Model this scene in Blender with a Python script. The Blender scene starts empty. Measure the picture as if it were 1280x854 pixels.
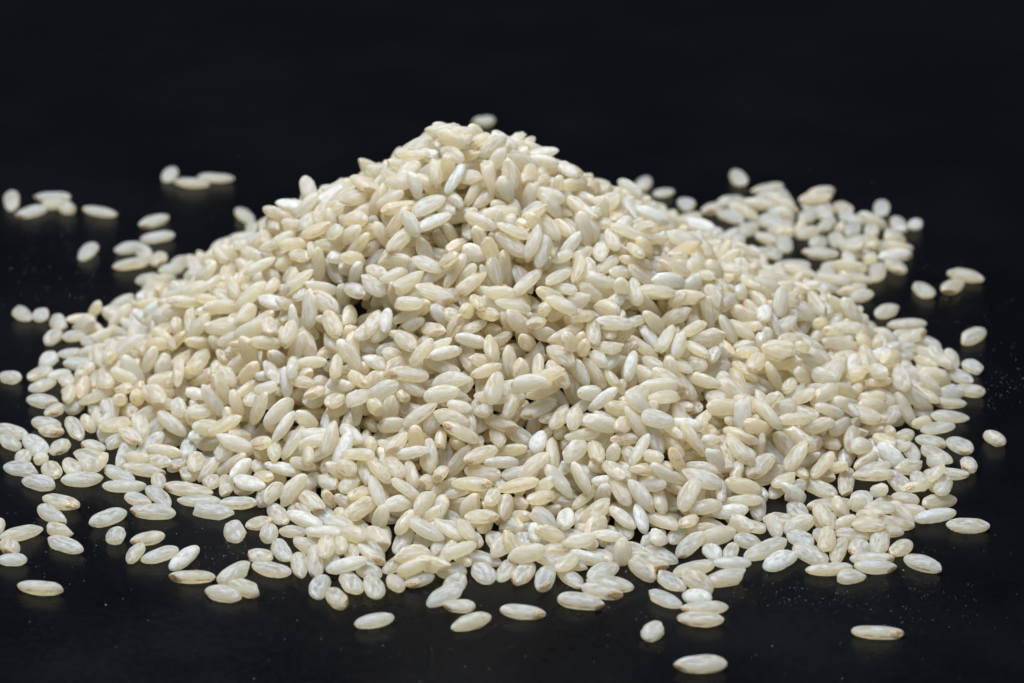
import bpy, math
import numpy as np
from mathutils import Matrix, Vector, Quaternion

# ---------------------------------------------------------------- camera, light, exposure
MM = 0.001                      # everything is measured in millimetres and linked at real size
ELEV = math.radians(25.0)       # how steeply the camera looks down on the table
CAM_H = 183.8
CAM_Y = -CAM_H / math.tan(ELEV)
scene = bpy.context.scene
cam_data = bpy.data.cameras.new('camera')
cam = bpy.data.objects.new('camera', cam_data)
scene.collection.objects.link(cam)
cam.location = (0, CAM_Y * MM, CAM_H * MM)
cam.rotation_euler = (math.pi / 2 - ELEV, 0, 0)
cam_data.lens = 100.0
cam_data.sensor_width = 36.0
cam_data.clip_start = 0.01
cam_data.clip_end = 50.0
cam_data.dof.use_dof = True
cam_data.dof.focus_distance = 0.384
cam_data.dof.aperture_fstop = 25.0
cam_data.dof.aperture_blades = 8
scene.camera = cam

world = bpy.data.worlds.new('World')
scene.world = world
world.use_nodes = True
bg = world.node_tree.nodes['Background']
bg.inputs['Color'].default_value = (0.70, 0.82, 1.0, 1)
bg.inputs['Strength'].default_value = 0.042

def area(name, loc, aim, sx, sy, power, colour):
    d = bpy.data.lights.new(name, 'AREA')
    d.shape = 'RECTANGLE'; d.size = sx; d.size_y = sy
    d.energy = power; d.color = colour
    o = bpy.data.objects.new(name, d)
    scene.collection.objects.link(o)
    o.location = loc
    o.rotation_euler = (Vector(aim) - Vector(loc)).to_track_quat('-Z', 'Y').to_euler()
    return o
area('softbox_overhead', (-0.10, -0.02, 0.55), (0, 0, 0.0), 0.34, 0.26, 6.5, (0.785, 0.868, 1.0))
area('softbox_front', (0.30, -0.55, 0.42), (0, 0, 0.01), 0.30, 0.22, 1.0, (0.77, 0.86, 1.0))

scene.view_settings.view_transform = 'Standard'
scene.view_settings.look = 'None'
scene.view_settings.exposure = 0.0
scene.view_settings.gamma = 1.0
scene.view_settings.use_curve_mapping = False
scene.cycles.max_bounces = 24
scene.cycles.transmission_bounces = 10
scene.cycles.diffuse_bounces = 20
scene.cycles.use_denoising = True

# ---------------------------------------------------------------- materials
def nodes(name):
    m = bpy.data.materials.new(name); m.use_nodes = True
    nt = m.node_tree
    return m, nt, nt.nodes['Principled BSDF']

def N(nt, typ, **kw):
    n = nt.nodes.new(typ)
    for k, v in kw.items():
        if k in ('operation', 'blend_type', 'data_type', 'attribute_name', 'noise_dimensions', 'interpolation_type', 'feature'):
            setattr(n, k, v)
    return n

def math_(nt, op, a, b=None, c=None, clamp=False):
    n = nt.nodes.new('ShaderNodeMath'); n.operation = op; n.use_clamp = clamp
    for i, v in enumerate((a, b, c)):
        if v is None: continue
        if hasattr(v, 'is_linked'): nt.links.new(v, n.inputs[i])
        else: n.inputs[i].default_value = v
    return n.outputs[0]

def ramp(nt, v, lo, hi, to0=0.0, to1=1.0):
    n = nt.nodes.new('ShaderNodeMapRange'); n.interpolation_type = 'SMOOTHSTEP'
    nt.links.new(v, n.inputs['Value'])
    n.inputs['From Min'].default_value = lo; n.inputs['From Max'].default_value = hi
    n.inputs['To Min'].default_value = to0; n.inputs['To Max'].default_value = to1
    return n.outputs['Result']

def mix(nt, f, a, b):
    n = nt.nodes.new('ShaderNodeMix'); n.data_type = 'RGBA'
    if hasattr(f, 'is_linked'): nt.links.new(f, n.inputs[0])
    else: n.inputs[0].default_value = f
    for i, v in ((6, a), (7, b)):
        if hasattr(v, 'is_linked'): nt.links.new(v, n.inputs[i])
        else: n.inputs[i].default_value = (*v, 1)
    return n.outputs[2]

def noise(nt, vec, scale, detail=3.0, stretch=None, rough=0.55):
    if stretch:
        mp = nt.nodes.new('ShaderNodeVectorMath'); mp.operation = 'MULTIPLY'
        nt.links.new(vec, mp.inputs[0]); mp.inputs[1].default_value = stretch
        vec = mp.outputs[0]
    n = nt.nodes.new('ShaderNodeTexNoise')
    nt.links.new(vec, n.inputs['Vector'])
    n.inputs['Scale'].default_value = scale; n.inputs['Detail'].default_value = detail
    n.inputs['Roughness'].default_value = rough
    return n.outputs['Fac']

def rice_material():
    m, nt, b = nodes('polished_rice')
    ap = N(nt, 'ShaderNodeAttribute', attribute_name='grain_pos').outputs['Vector']   # mm in the grain's own frame, shifted per grain
    al = N(nt, 'ShaderNodeAttribute', attribute_name='grain_unit').outputs['Vector']  # -1..1 along, across, through
    ad = N(nt, 'ShaderNodeAttribute', attribute_name='grain_look')                    # chalk, scar, tint
    sep = nt.nodes.new('ShaderNodeSeparateColor'); nt.links.new(ad.outputs['Color'], sep.inputs[0])
    chalk, scar, tint = sep.outputs[0], sep.outputs[1], sep.outputs[2]
    bran = ad.outputs['Alpha']
    su = nt.nodes.new('ShaderNodeSeparateXYZ'); nt.links.new(al, su.inputs[0])
    fib = noise(nt, ap, 1.6, 4.0, (0.5, 3.2, 3.2))
    mott = noise(nt, ap, 1.3, 3.0)
    fine = noise(nt, ap, 3.6, 3.0, (0.7, 1.3, 1.3), 0.7)
    cream = mix(nt, tint, (0.86, 0.825, 0.745), (0.81, 0.835, 0.865))
    white = (0.90, 0.88, 0.82)
    cloud = ramp(nt, mott, 0.42, 0.62)
    cfac = math_(nt, 'MULTIPLY', chalk, math_(nt, 'ADD', math_(nt, 'MULTIPLY', cloud, 0.55), 0.45), clamp=True)
    col = mix(nt, cfac, cream, white)
    # lighter and duller fibres running the length of the grain
    f2 = nt.nodes.new('ShaderNodeHueSaturation'); nt.links.new(col, f2.inputs['Color'])
    nt.links.new(ramp(nt, fib, 0.35, 0.65, 0.90, 1.04), f2.inputs['Value'])
    f3 = nt.nodes.new('ShaderNodeHueSaturation'); nt.links.new(f2.outputs[0], f3.inputs['Color'])
    nt.links.new(ramp(nt, fine, 0.32, 0.68, 0.88, 1.06), f3.inputs['Value'])
    col = f3.outputs[0]
    # remains of bran in the side grooves
    g1 = ramp(nt, math_(nt, 'ABSOLUTE', math_(nt, 'SUBTRACT', su.outputs[2], math_(nt, 'MULTIPLY', math_(nt, 'SUBTRACT', tint, 0.5), 0.9))), 0.03, 0.22, 1.0, 0.0)
    brk = ramp(nt, noise(nt, ap, 0.9, 3.0, (0.8, 1.4, 1.4)), 0.42, 0.58)
    streak = math_(nt, 'MULTIPLY', math_(nt, 'MULTIPLY', g1, brk), bran, clamp=True)
    tips = math_(nt, 'MULTIPLY', ramp(nt, math_(nt, 'ABSOLUTE', su.outputs[0]), 0.70, 1.0), math_(nt, 'MULTIPLY', bran, math_(nt, 'MULTIPLY', brk, 0.85)))
    sc = math_(nt, 'MULTIPLY', ramp(nt, scar, 0.02, 0.45), math_(nt, 'MULTIPLY', bran, ramp(nt, fine, 0.25, 0.6, 0.5, 1.0)))
    tanf = math_(nt, 'MAXIMUM', math_(nt, 'MAXIMUM', streak, tips), sc, clamp=True)
    col = mix(nt, math_(nt, 'MULTIPLY', tanf, 1.0, clamp=True), col, mix(nt, mott, (0.56, 0.38, 0.20), (0.76, 0.60, 0.38)))
    nt.links.new(col, b.inputs['Base Color'])
    b.subsurface_method = 'RANDOM_WALK'
    nt.links.new(ramp(nt, tanf, 0.0, 1.0, 1.0, 0.75), b.inputs['Subsurface Weight'])
    b.inputs['Subsurface Radius'].default_value = (1.0, 0.80, 0.55)
    nt.links.new(ramp(nt, cfac, 0.0, 1.0, 0.0012, 0.0008), b.inputs['Subsurface Scale'])
    b.inputs['IOR'].default_value = 1.42
    nt.links.new(ramp(nt, fib, 0.3, 0.7, 0.24, 0.46), b.inputs['Roughness'])
    b.inputs['Specular IOR Level'].default_value = 0.45
    bp = nt.nodes.new('ShaderNodeBump'); bp.inputs['Distance'].default_value = 0.00022
    bp.inputs['Strength'].default_value = 0.7
    h = math_(nt, 'ADD', math_(nt, 'MULTIPLY', fib, 1.0), math_(nt, 'MULTIPLY', fine, 0.35))
    nt.links.new(h, bp.inputs['Height']); nt.links.new(bp.outputs[0], b.inputs['Normal'])
    # the clear, horny part of the grain: light goes through it and comes out yellower
    g = nt.nodes.new('ShaderNodeBsdfTranslucent')
    nt.links.new(mix(nt, cfac, mix(nt, tint, (0.99, 0.885, 0.62), (0.985, 0.915, 0.72)), (0.98, 0.94, 0.82)), g.inputs['Color'])
    nt.links.new(bp.outputs[0], g.inputs['Normal'])
    mx = nt.nodes.new('ShaderNodeMixShader')
    nt.links.new(math_(nt, 'MULTIPLY', math_(nt, 'MULTIPLY', ramp(nt, cfac, 0.0, 0.8, 0.74, 0.42), ramp(nt, noise(nt, ap, 1.5, 4.0, (0.5, 1.5, 1.5), 0.65), 0.35, 0.65, 0.74, 1.18)), ramp(nt, tanf, 0.0, 0.6, 1.0, 0.3), clamp=True), mx.inputs[0])
    nt.links.new(b.outputs[0], mx.inputs[1]); nt.links.new(g.outputs[0], mx.inputs[2])
    nt.links.new(mx.outputs[0], nt.nodes['Material Output'].inputs['Surface'])
    return m

def scar_material():
    m, nt, b = nodes('germ_scar_bran')
    ap = N(nt, 'ShaderNodeAttribute', attribute_name='grain_pos').outputs['Vector']
    n = noise(nt, ap, 3.0, 4.0)
    nt.links.new(mix(nt, ramp(nt, n, 0.35, 0.65), (0.46, 0.30, 0.15), (0.72, 0.56, 0.36)), b.inputs['Base Color'])
    b.inputs['Roughness'].default_value = 0.65
    b.inputs['Subsurface Weight'].default_value = 0.6
    b.inputs['Subsurface Radius'].default_value = (1.0, 0.7, 0.4)
    b.inputs['Subsurface Scale'].default_value = 0.0004
    bp = nt.nodes.new('ShaderNodeBump'); bp.inputs['Distance'].default_value = 0.00010; bp.inputs['Strength'].default_value = 0.6
    nt.links.new(n, bp.inputs['Height']); nt.links.new(bp.outputs[0], b.inputs['Normal'])
    return m

def table_material():
    m, nt, b = nodes('black_acrylic')
    tc = nt.nodes.new('ShaderNodeTexCoord').outputs['Object']
    n1 = noise(nt, tc, 30.0, 5.0); n2 = noise(nt, tc, 900.0, 3.0)
    smear = ramp(nt, n1, 0.40, 0.68)
    nt.links.new(mix(nt, smear, (0.0006, 0.0008, 0.0016), (0.0014, 0.0016, 0.0026)), b.inputs['Base Color'])
    nt.links.new(math_(nt, 'ADD', ramp(nt, n1, 0.3, 0.7, 0.27, 0.38), ramp(nt, n2, 0.3, 0.7, -0.02, 0.03)), b.inputs['Roughness'])
    b.inputs['IOR'].default_value = 1.45
    b.inputs['Specular IOR Level'].default_value = 0.20
    bp = nt.nodes.new('ShaderNodeBump'); bp.inputs['Distance'].default_value = 0.00002; bp.inputs['Strength'].default_value = 0.2
    nt.links.new(n2, bp.inputs['Height']); nt.links.new(bp.outputs[0], b.inputs['Normal'])
    return m

RICE, SCAR, TABLE = rice_material(), scar_material(), table_material()
def dust_material():
    m, nt, b = nodes('rice_flour_dust')
    b.inputs['Base Color'].default_value = (0.62, 0.62, 0.60, 1); b.inputs['Roughness'].default_value = 0.8
    return m
DUST = dust_material()

# ---------------------------------------------------------------- the table
def table():
    me = bpy.data.meshes.new('black_table')
    W, H, D = 1.6, 4.0, 0.02
    vs = [(x, y, z) for z in (-D, 0) for (x, y) in ((-W, -0.9), (W, -0.9), (W, H), (-W, H))]
    me.from_pydata(vs, [], [(0, 3, 2, 1), (4, 5, 6, 7), (0, 1, 5, 4), (1, 2, 6, 5), (2, 3, 7, 6), (3, 0, 4, 7)])
    me.materials.append(TABLE)
    o = bpy.data.objects.new('black_table', me); scene.collection.objects.link(o)
    o['kind'] = 'structure'
table()

# ---------------------------------------------------------------- one grain of rice
def gparams(seed, a=None, b=None, kind=None):
    """shape of one grain (mm): half length, half width, half thickness, bend, notch, cut ..."""
    r=np.random.RandomState(seed+1000)
    q=r.rand(24)
    A=2.28+0.72*q[0]; B=1.04+0.30*q[1]; C_=0.74+0.20*q[2]
    if q[3]<0.10: A*=0.72+q[3]
    k='n' if q[4]<0.50 else ('t' if q[4]<0.86 else ('C' if q[4]<0.89 else 'c'))
    cut=q[5]<0.07
    if kind is not None:
        cut=(kind=='b'); k='n' if kind=='b' else kind
    if a: A=a
    if b: B=b; C_=min(C_,B*0.85)
    return dict(a=A,b=B,c=C_,bend=(q[6]-.3)*0.35,p=2.0+0.9*q[7],q=0.50+0.10*q[8],
        notch=(1 if q[9]<.5 else -1)*(0.50+0.2*q[10]) , nd=0.2+0.8*q[11], nang=(-.5 if q[12]<.5 else 0.5)*math.pi+(q[13]-.5)*1.2,
        cut=(0.35+0.3*q[14]) if cut else 0, cuttilt=(q[15]-.5)*1.5, asym=(q[16]-.5)*0.30,
        ridge=0.018+0.030*q[17], k=k, rnd=q[18:22], ph=q[22]*6.28)
def gmesh(P, nu=16, nv=14):
    a,b,c=P['a'],P['b'],P['c']
    th=np.linspace(0,np.pi,nu+1)
    u=-np.cos(th); v=np.arange(nv)*2*np.pi/nv
    U,V=np.meshgrid(u[1:-1],v,indexing='ij')
    def pr(U): return np.maximum(1-np.abs(U)**P['p'],0)**P['q']
    prof=pr(U)*(1+P['asym']*U)
    rg=1+P['ridge']*(np.cos(3*V+P['ph'])+0.8*np.cos(5*V+1.7*P['ph'])+0.6*np.cos(7*V+P['ph']))*(1-U**4)+0.035*np.cos(4*(V-.78))*(1-U**2)
    rg=rg+0.022*np.sin(5*U+P['ph']+V)+0.014*np.sin(8*U+P['ph']+2*V)+0.010*np.sin(13*U+3*V+2*P['ph'])
    Y=b*prof*rg*np.cos(V); Z=c*prof*rg*np.sin(V)
    Y=Y*(1-0.10*np.sin(V)**2*np.sign(np.cos(V)))
    X=a*U
    Y=Y+P['bend']*(1-U**2)-P['bend']*.5
    S=np.zeros_like(X)
    X=np.concatenate([[-a],X.ravel(),[a]]); Y=np.concatenate([[-P['bend']*.5],Y.ravel(),[-P['bend']*.5]]); Z=np.concatenate([[0],Z.ravel(),[0]])
    vt=np.stack([X,Y,Z],1)
    uu=vt[:,0]/a
    # germ notch: an oblique chip off one shoulder
    n=P['notch']; sg=np.sign(n); ca,sa=math.cos(P['nang']),math.sin(P['nang'])
    nx=np.array([sg*0.62,0.78*sa*0+0.78*math.sin(P['nang']),0.78*math.cos(P['nang'])])
    nx/=np.linalg.norm(nx)
    sup=(vt@nx).max(); lim=sup*(1-0.17*P['nd']-0.07)
    d=vt@nx-lim; mk=d>0
    scar=np.clip((d/(sup-lim+1e-6)+0.25)*1.8,0,1)
    vt=vt-np.outer(np.where(mk,d*1.18,0),nx)
    if P['cut']:
        nn=np.array([-sg,P['cuttilt'],P['cuttilt']*.6]); nn/=np.linalg.norm(nn)
        lim=a*P['cut']; d=vt@nn-lim; m2=d>0
        vt=vt-np.outer(np.where(m2,d,0),nn)
        vt[:,0]-= -sg*0.0
        jit=0.10*np.sin(vt[:,1]*4+P['ph'])*np.cos(vt[:,2]*5)+0.10*(vt[:,1]/b)**2+0.10*(vt[:,2]/c)**2
        vt[m2]-=np.outer(jit[m2]+.02,nn)
        ctr=(vt[:,0].max()+vt[:,0].min())/2; vt[:,0]-=ctr
        sc=P['a']/max(vt[:,0].max(),.1); vt[:,0]*=min(sc,1.0) if sc<1 else min(sc,1.25)
    faces=[]
    ring=lambda i,j:1+i*nv+(j%nv)
    for j in range(nv): faces.append((0,ring(0,j+1),ring(0,j)))
    for i in range(nu-2):
        for j in range(nv): faces.append((ring(i,j),ring(i,j+1),ring(i+1,j+1),ring(i+1,j)))
    L=len(vt)-1
    for j in range(nv): faces.append((L,ring(nu-2,j),ring(nu-2,j+1)))
    return vt,faces,scar*(0 if P['cut'] else 1)

# rest poses of the grains (they were dropped and let settle): x y z in 1/20 mm,
# then the x y z of the turning quaternion in 1/999
LOOSE_POSES = [
-104,1865,17,-62,-48,4,-1192,1345,15,36,-55,-718,785,1315,16,-56,-60,762,-1029,1316,14,-66,-3,-104,455,1260,16,-45,-34,614,-1105,1263,16,-144,26,-71,878,1209,
16,-45,-41,151,521,1175,15,24,-102,-972,933,1122,14,55,34,769,-1573,1132,15,77,-24,-23,741,1101,14,84,4,170,-1704,1094,17,98,-58,-636,1008,1081,16,65,73,666,
-1560,1073,15,-30,70,-966,831,1066,16,128,-11,0,591,1069,16,62,-42,-585,-1507,1038,17,45,56,824,1251,1037,16,42,-71,-739,676,1030,17,-101,-23,437,-1623,1005,
14,-2,73,-953,1121,1016,18,-101,-154,851,901,998,17,139,9,-134,-1393,1004,15,22,94,973,1049,990,17,104,-43,-523,739,957,16,-57,-137,913,-898,966,16,-77,78,
-528,993,955,18,133,48,319,1187,942,17,90,-54,-525,-1199,923,15,77,29,373,880,900,16,109,-7,-116,1292,897,15,45,46,729,1348,895,15,15,-79,-762,786,853,15,73,
37,423,1050,886,16,52,-87,-849,980,817,17,113,-71,169,-867,864,15,62,-66,-669,1132,839,16,70,81,583,1194,828,16,94,-78,-688,1261,796,18,98,85,528,-1170,779,
17,21,-110,-971,839,770,18,35,149,881,897,725,16,-90,99,-739,1068,755,18,-113,-85,729,1009,743,14,-29,54,-895,1142,738,18,151,17,153,1229,699,16,24,-92,994,
-1252,697,14,89,11,209,-1199,638,22,177,-188,-536,-1387,661,15,-41,-69,640,1006,651,15,87,-3,-70,1146,646,15,132,35,108,853,650,15,-42,37,-642,1248,624,17,
145,30,110,-1232,558,16,30,-87,-983,1095,596,17,113,131,743,-1146,596,17,29,-53,-727,-1049,580,16,129,23,71,904,549,15,-6,-75,996,1238,538,18,71,65,833,1119,
528,15,-53,20,-818,1040,533,17,131,1,2,-1093,518,15,-49,52,-966,1172,490,17,-61,-68,655,1453,463,16,138,-7,-204,997,457,17,30,-19,510,1096,450,16,-80,19,-262,
-1158,431,16,157,18,108,1045,410,16,119,-85,-644,1400,376,17,91,77,436,1303,359,14,29,-53,-588,1100,307,15,103,8,240,1045,196,16,59,-56,-843,1168,189,16,72,
26,341,-1519,163,16,-74,39,-485,-1463,161,16,-61,-82,772,1055,119,15,-22,57,-995,-1400,99,14,-53,-76,791,1216,90,16,15,-95,-994,1097,66,18,34,86,777,1138,14,
16,46,-72,-692,1407,1,17,73,4,404,-1336,2,17,26,-98,-991,-1402,-10,17,125,78,581,1273,-43,15,-80,51,-343,1182,-99,17,146,40,140,-1334,-114,14,4,-69,-987,1279,
-114,18,90,114,799,-1392,-161,17,43,-82,-717,1377,-217,17,47,67,844,-1406,-257,15,26,-56,-882,1238,-263,15,34,90,862,1326,-270,14,58,-36,-437,-1490,-282,14,
-47,-77,973,-1305,-330,14,31,-50,-585,1179,-334,17,34,111,908,-1383,-341,16,8,-91,-910,-1368,-447,17,-1,-84,986,1273,-452,14,33,59,997,1193,-497,17,68,62,609,
-1325,-502,15,28,-71,-845,1262,-548,16,17,8,997,-1335,-591,16,45,30,-103,-1104,-595,16,26,80,936,1217,-618,15,14,-54,-988,-1249,-623,17,65,107,808,-1429,-642,
16,102,-24,-244,-1315,-639,17,-3,82,984,1370,-686,17,-89,48,-498,-966,-694,16,84,6,31,-1347,-727,17,93,-33,-470,-1125,-700,17,-38,-59,538,-1023,-760,24,79,93,
-838,1186,-705,15,-6,-77,968,-1421,-710,17,-136,56,-459,-1181,-737,17,36,126,970,1264,-728,15,97,-44,-466,-1277,-740,16,-60,-71,595,-1085,-782,18,-83,131,
-733,-1315,-820,22,-241,56,790,1026,-763,14,-59,77,-667,-989,-846,26,-109,-53,953,1191,-784,15,66,-40,-432,-1185,-799,16,-30,-130,965,-1369,-806,15,81,-31,
-700,1182,-843,26,-406,-345,750,-1183,-855,17,-39,83,-497,-1018,-887,21,-77,88,-31,-934,-839,14,63,-72,-821,1272,-847,17,53,101,691,-1224,-861,16,-93,77,-567,
-1363,-873,16,-35,-99,976,-1276,-885,19,65,-115,-524,-892,-892,14,48,63,545,1203,-897,15,-98,-2,-79,-1089,-901,15,44,58,940,-1185,-936,17,-8,125,-990,-1300,
-959,18,-40,-125,973,-972,-948,16,-116,160,-626,1122,-949,18,51,46,732,1064,-951,16,76,-56,-595,921,-950,15,88,55,637,1167,-964,19,26,-24,-751,-1064,-973,16,
-101,6,-2,842,-988,17,110,-38,-370,-887,-992,15,21,-54,992,-669,-1014,17,60,-48,-737,679,-1020,15,-33,-58,764,-963,-1035,15,106,-31,-467,-1018,-1046,13,53,38,
960,955,-1046,14,47,-28,-592,1071,-1045,15,11,33,979,-322,-1027,17,-53,93,-855,-587,-1044,17,1,114,987,1160,-1066,17,-40,98,-978,-229,-1021,16,2,32,596,-853,
-1056,14,-1,93,995,-743,-1072,16,-96,-10,1,-1225,-1066,17,-77,0,-260,991,-1103,17,94,53,489,863,-1086,16,-6,77,-994,480,-1119,15,53,48,676,-803,-1121,17,120,
-23,-139,-969,-1123,17,130,0,-64,-437,-1106,15,72,-42,-667,-298,-1111,15,13,-72,699,1080,-1110,16,-142,34,-144,770,-1115,14,-18,-47,764,-631,-1129,14,58,-62,
-553,-1238,-1140,16,-29,-116,910,-505,-1133,13,43,-28,-516,-572,-1139,18,-85,-94,826,-270,-1164,15,5,-104,-883,-1086,-1157,17,141,58,339,1138,-1148,18,40,
-152,-978,-354,-1154,14,21,94,989,369,-1159,16,76,-28,-242,1022,-1186,17,39,105,988,721,-1177,18,113,11,-100,624,-1188,14,14,86,957,-676,-1183,15,23,-80,-967,
1219,-1199,16,-1,-94,994,299,-1207,17,61,-73,-641,-1373,-1212,17,-152,-161,690,63,-1208,17,0,-123,-982,-481,-1214,16,-132,-24,103,-1203,-1226,16,98,-30,-179,
987,-1225,18,20,115,986,-582,-1229,15,-84,-2,-29,-735,-1240,18,-56,-59,789,-396,-1236,17,-82,53,-576,447,-1242,17,77,57,500,-1305,-1243,17,6,-96,-961,-647,
-1247,18,-58,-92,715,902,-1251,15,89,-3,-101,-231,-1250,15,-59,-44,640,-1053,-1255,16,91,-72,-687,827,-1261,16,37,74,781,173,-1270,16,107,-32,-338,372,-1269,
15,81,10,387,764,-1276,16,130,-47,-433,-966,-1270,16,-77,-39,141,-288,-1275,16,-55,85,-777,-103,-1275,15,-30,-89,845,-341,-1278,15,-74,100,-728,624,-1285,16,
15,-117,960,-40,-1285,16,84,-51,-555,31,-1281,15,48,34,716,-493,-1294,15,85,-30,-430,-426,-1287,17,70,77,858,968,-1305,16,76,-21,-769,-1323,-1319,17,59,98,
830,121,-1298,14,58,-18,-210,-1180,-1303,15,-36,-124,951,669,-1330,17,-42,95,-936,861,-1335,17,23,27,594,914,-1318,15,-10,-2,-789,-537,-1314,17,51,99,921,
1023,-1321,15,24,-52,-896,-605,-1332,15,-59,-84,818,-191,-1329,17,-56,102,-784,297,-1331,16,138,-14,-45,57,-1346,14,23,-103,-835,575,-1337,15,-57,-61,586,784,
-1354,17,53,-35,-446,526,-1346,16,-64,-70,803,-988,-1348,16,119,-126,-773,-661,-1368,18,-31,105,939,-923,-1359,16,44,-94,-953,-1308,-1383,15,-11,100,993,234,
-1363,15,-79,19,-327,396,-1363,16,89,69,943,942,-1381,17,-6,107,993,-79,-1371,14,36,62,960,-857,-1376,17,55,-86,-842,-512,-1415,24,173,1,737,701,-1388,16,-20,
85,-923,-224,-1385,18,10,10,851,-470,-1400,17,52,-34,-647,573,-1401,16,-153,6,-20,1074,-1405,16,97,-13,-273,142,-1400,15,11,80,974,-309,-1411,14,31,-64,-863,
-157,-1446,16,134,4,53,470,-1436,18,48,-129,-976,-552,-1415,17,96,96,734,825,-1429,14,1,-69,-993,946,-1423,17,-21,-88,-995,236,-1444,15,-34,129,-930,-626,
-1431,15,22,54,977,-375,-1440,18,30,-6,-404,-16,-1438,14,-54,-69,594,-269,-1443,14,51,-65,-843,-719,-1455,17,91,17,435,-76,-1459,18,88,-51,-500,28,-1463,19,
-78,-49,565,877,-1472,15,-19,99,-992,549,-1485,17,111,-40,100,153,-1479,14,-59,56,-475,-828,-1477,17,-152,2,-1,478,-1521,26,223,115,-324,85,-1488,17,88,51,
626,-239,-1489,15,41,-72,-956,-148,-1510,16,106,-12,535,252,-1512,18,72,15,-138,-494,-1526,15,91,37,652,408,-1494,16,-66,24,-477,-169,-1574,20,180,-57,285,
-355,-1530,17,-87,77,-638,-414,-1506,17,33,98,801,-300,-1509,18,-151,111,-550,-1209,-1531,17,11,95,992,-686,-1534,17,70,-52,-307,472,-1578,16,-60,-128,969,
-738,-1562,16,100,-11,-178,230,-1552,18,33,145,967,-447,-1589,19,0,1,-539,389,-1586,15,25,84,918,176,-1602,17,121,21,-102,-135,-1621,15,-23,85,987,488,-1631,
15,5,-96,-994,28,-1653,16,29,81,993,473,-1687,16,-72,-20,-104,-103,-1700,15,82,-10,240,-346,-1699,18,46,-173,-972,352,-1748,16,78,31,496,914,-1751,15,-118,14,
-37,461,-1908,18,157,4,36,]
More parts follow.
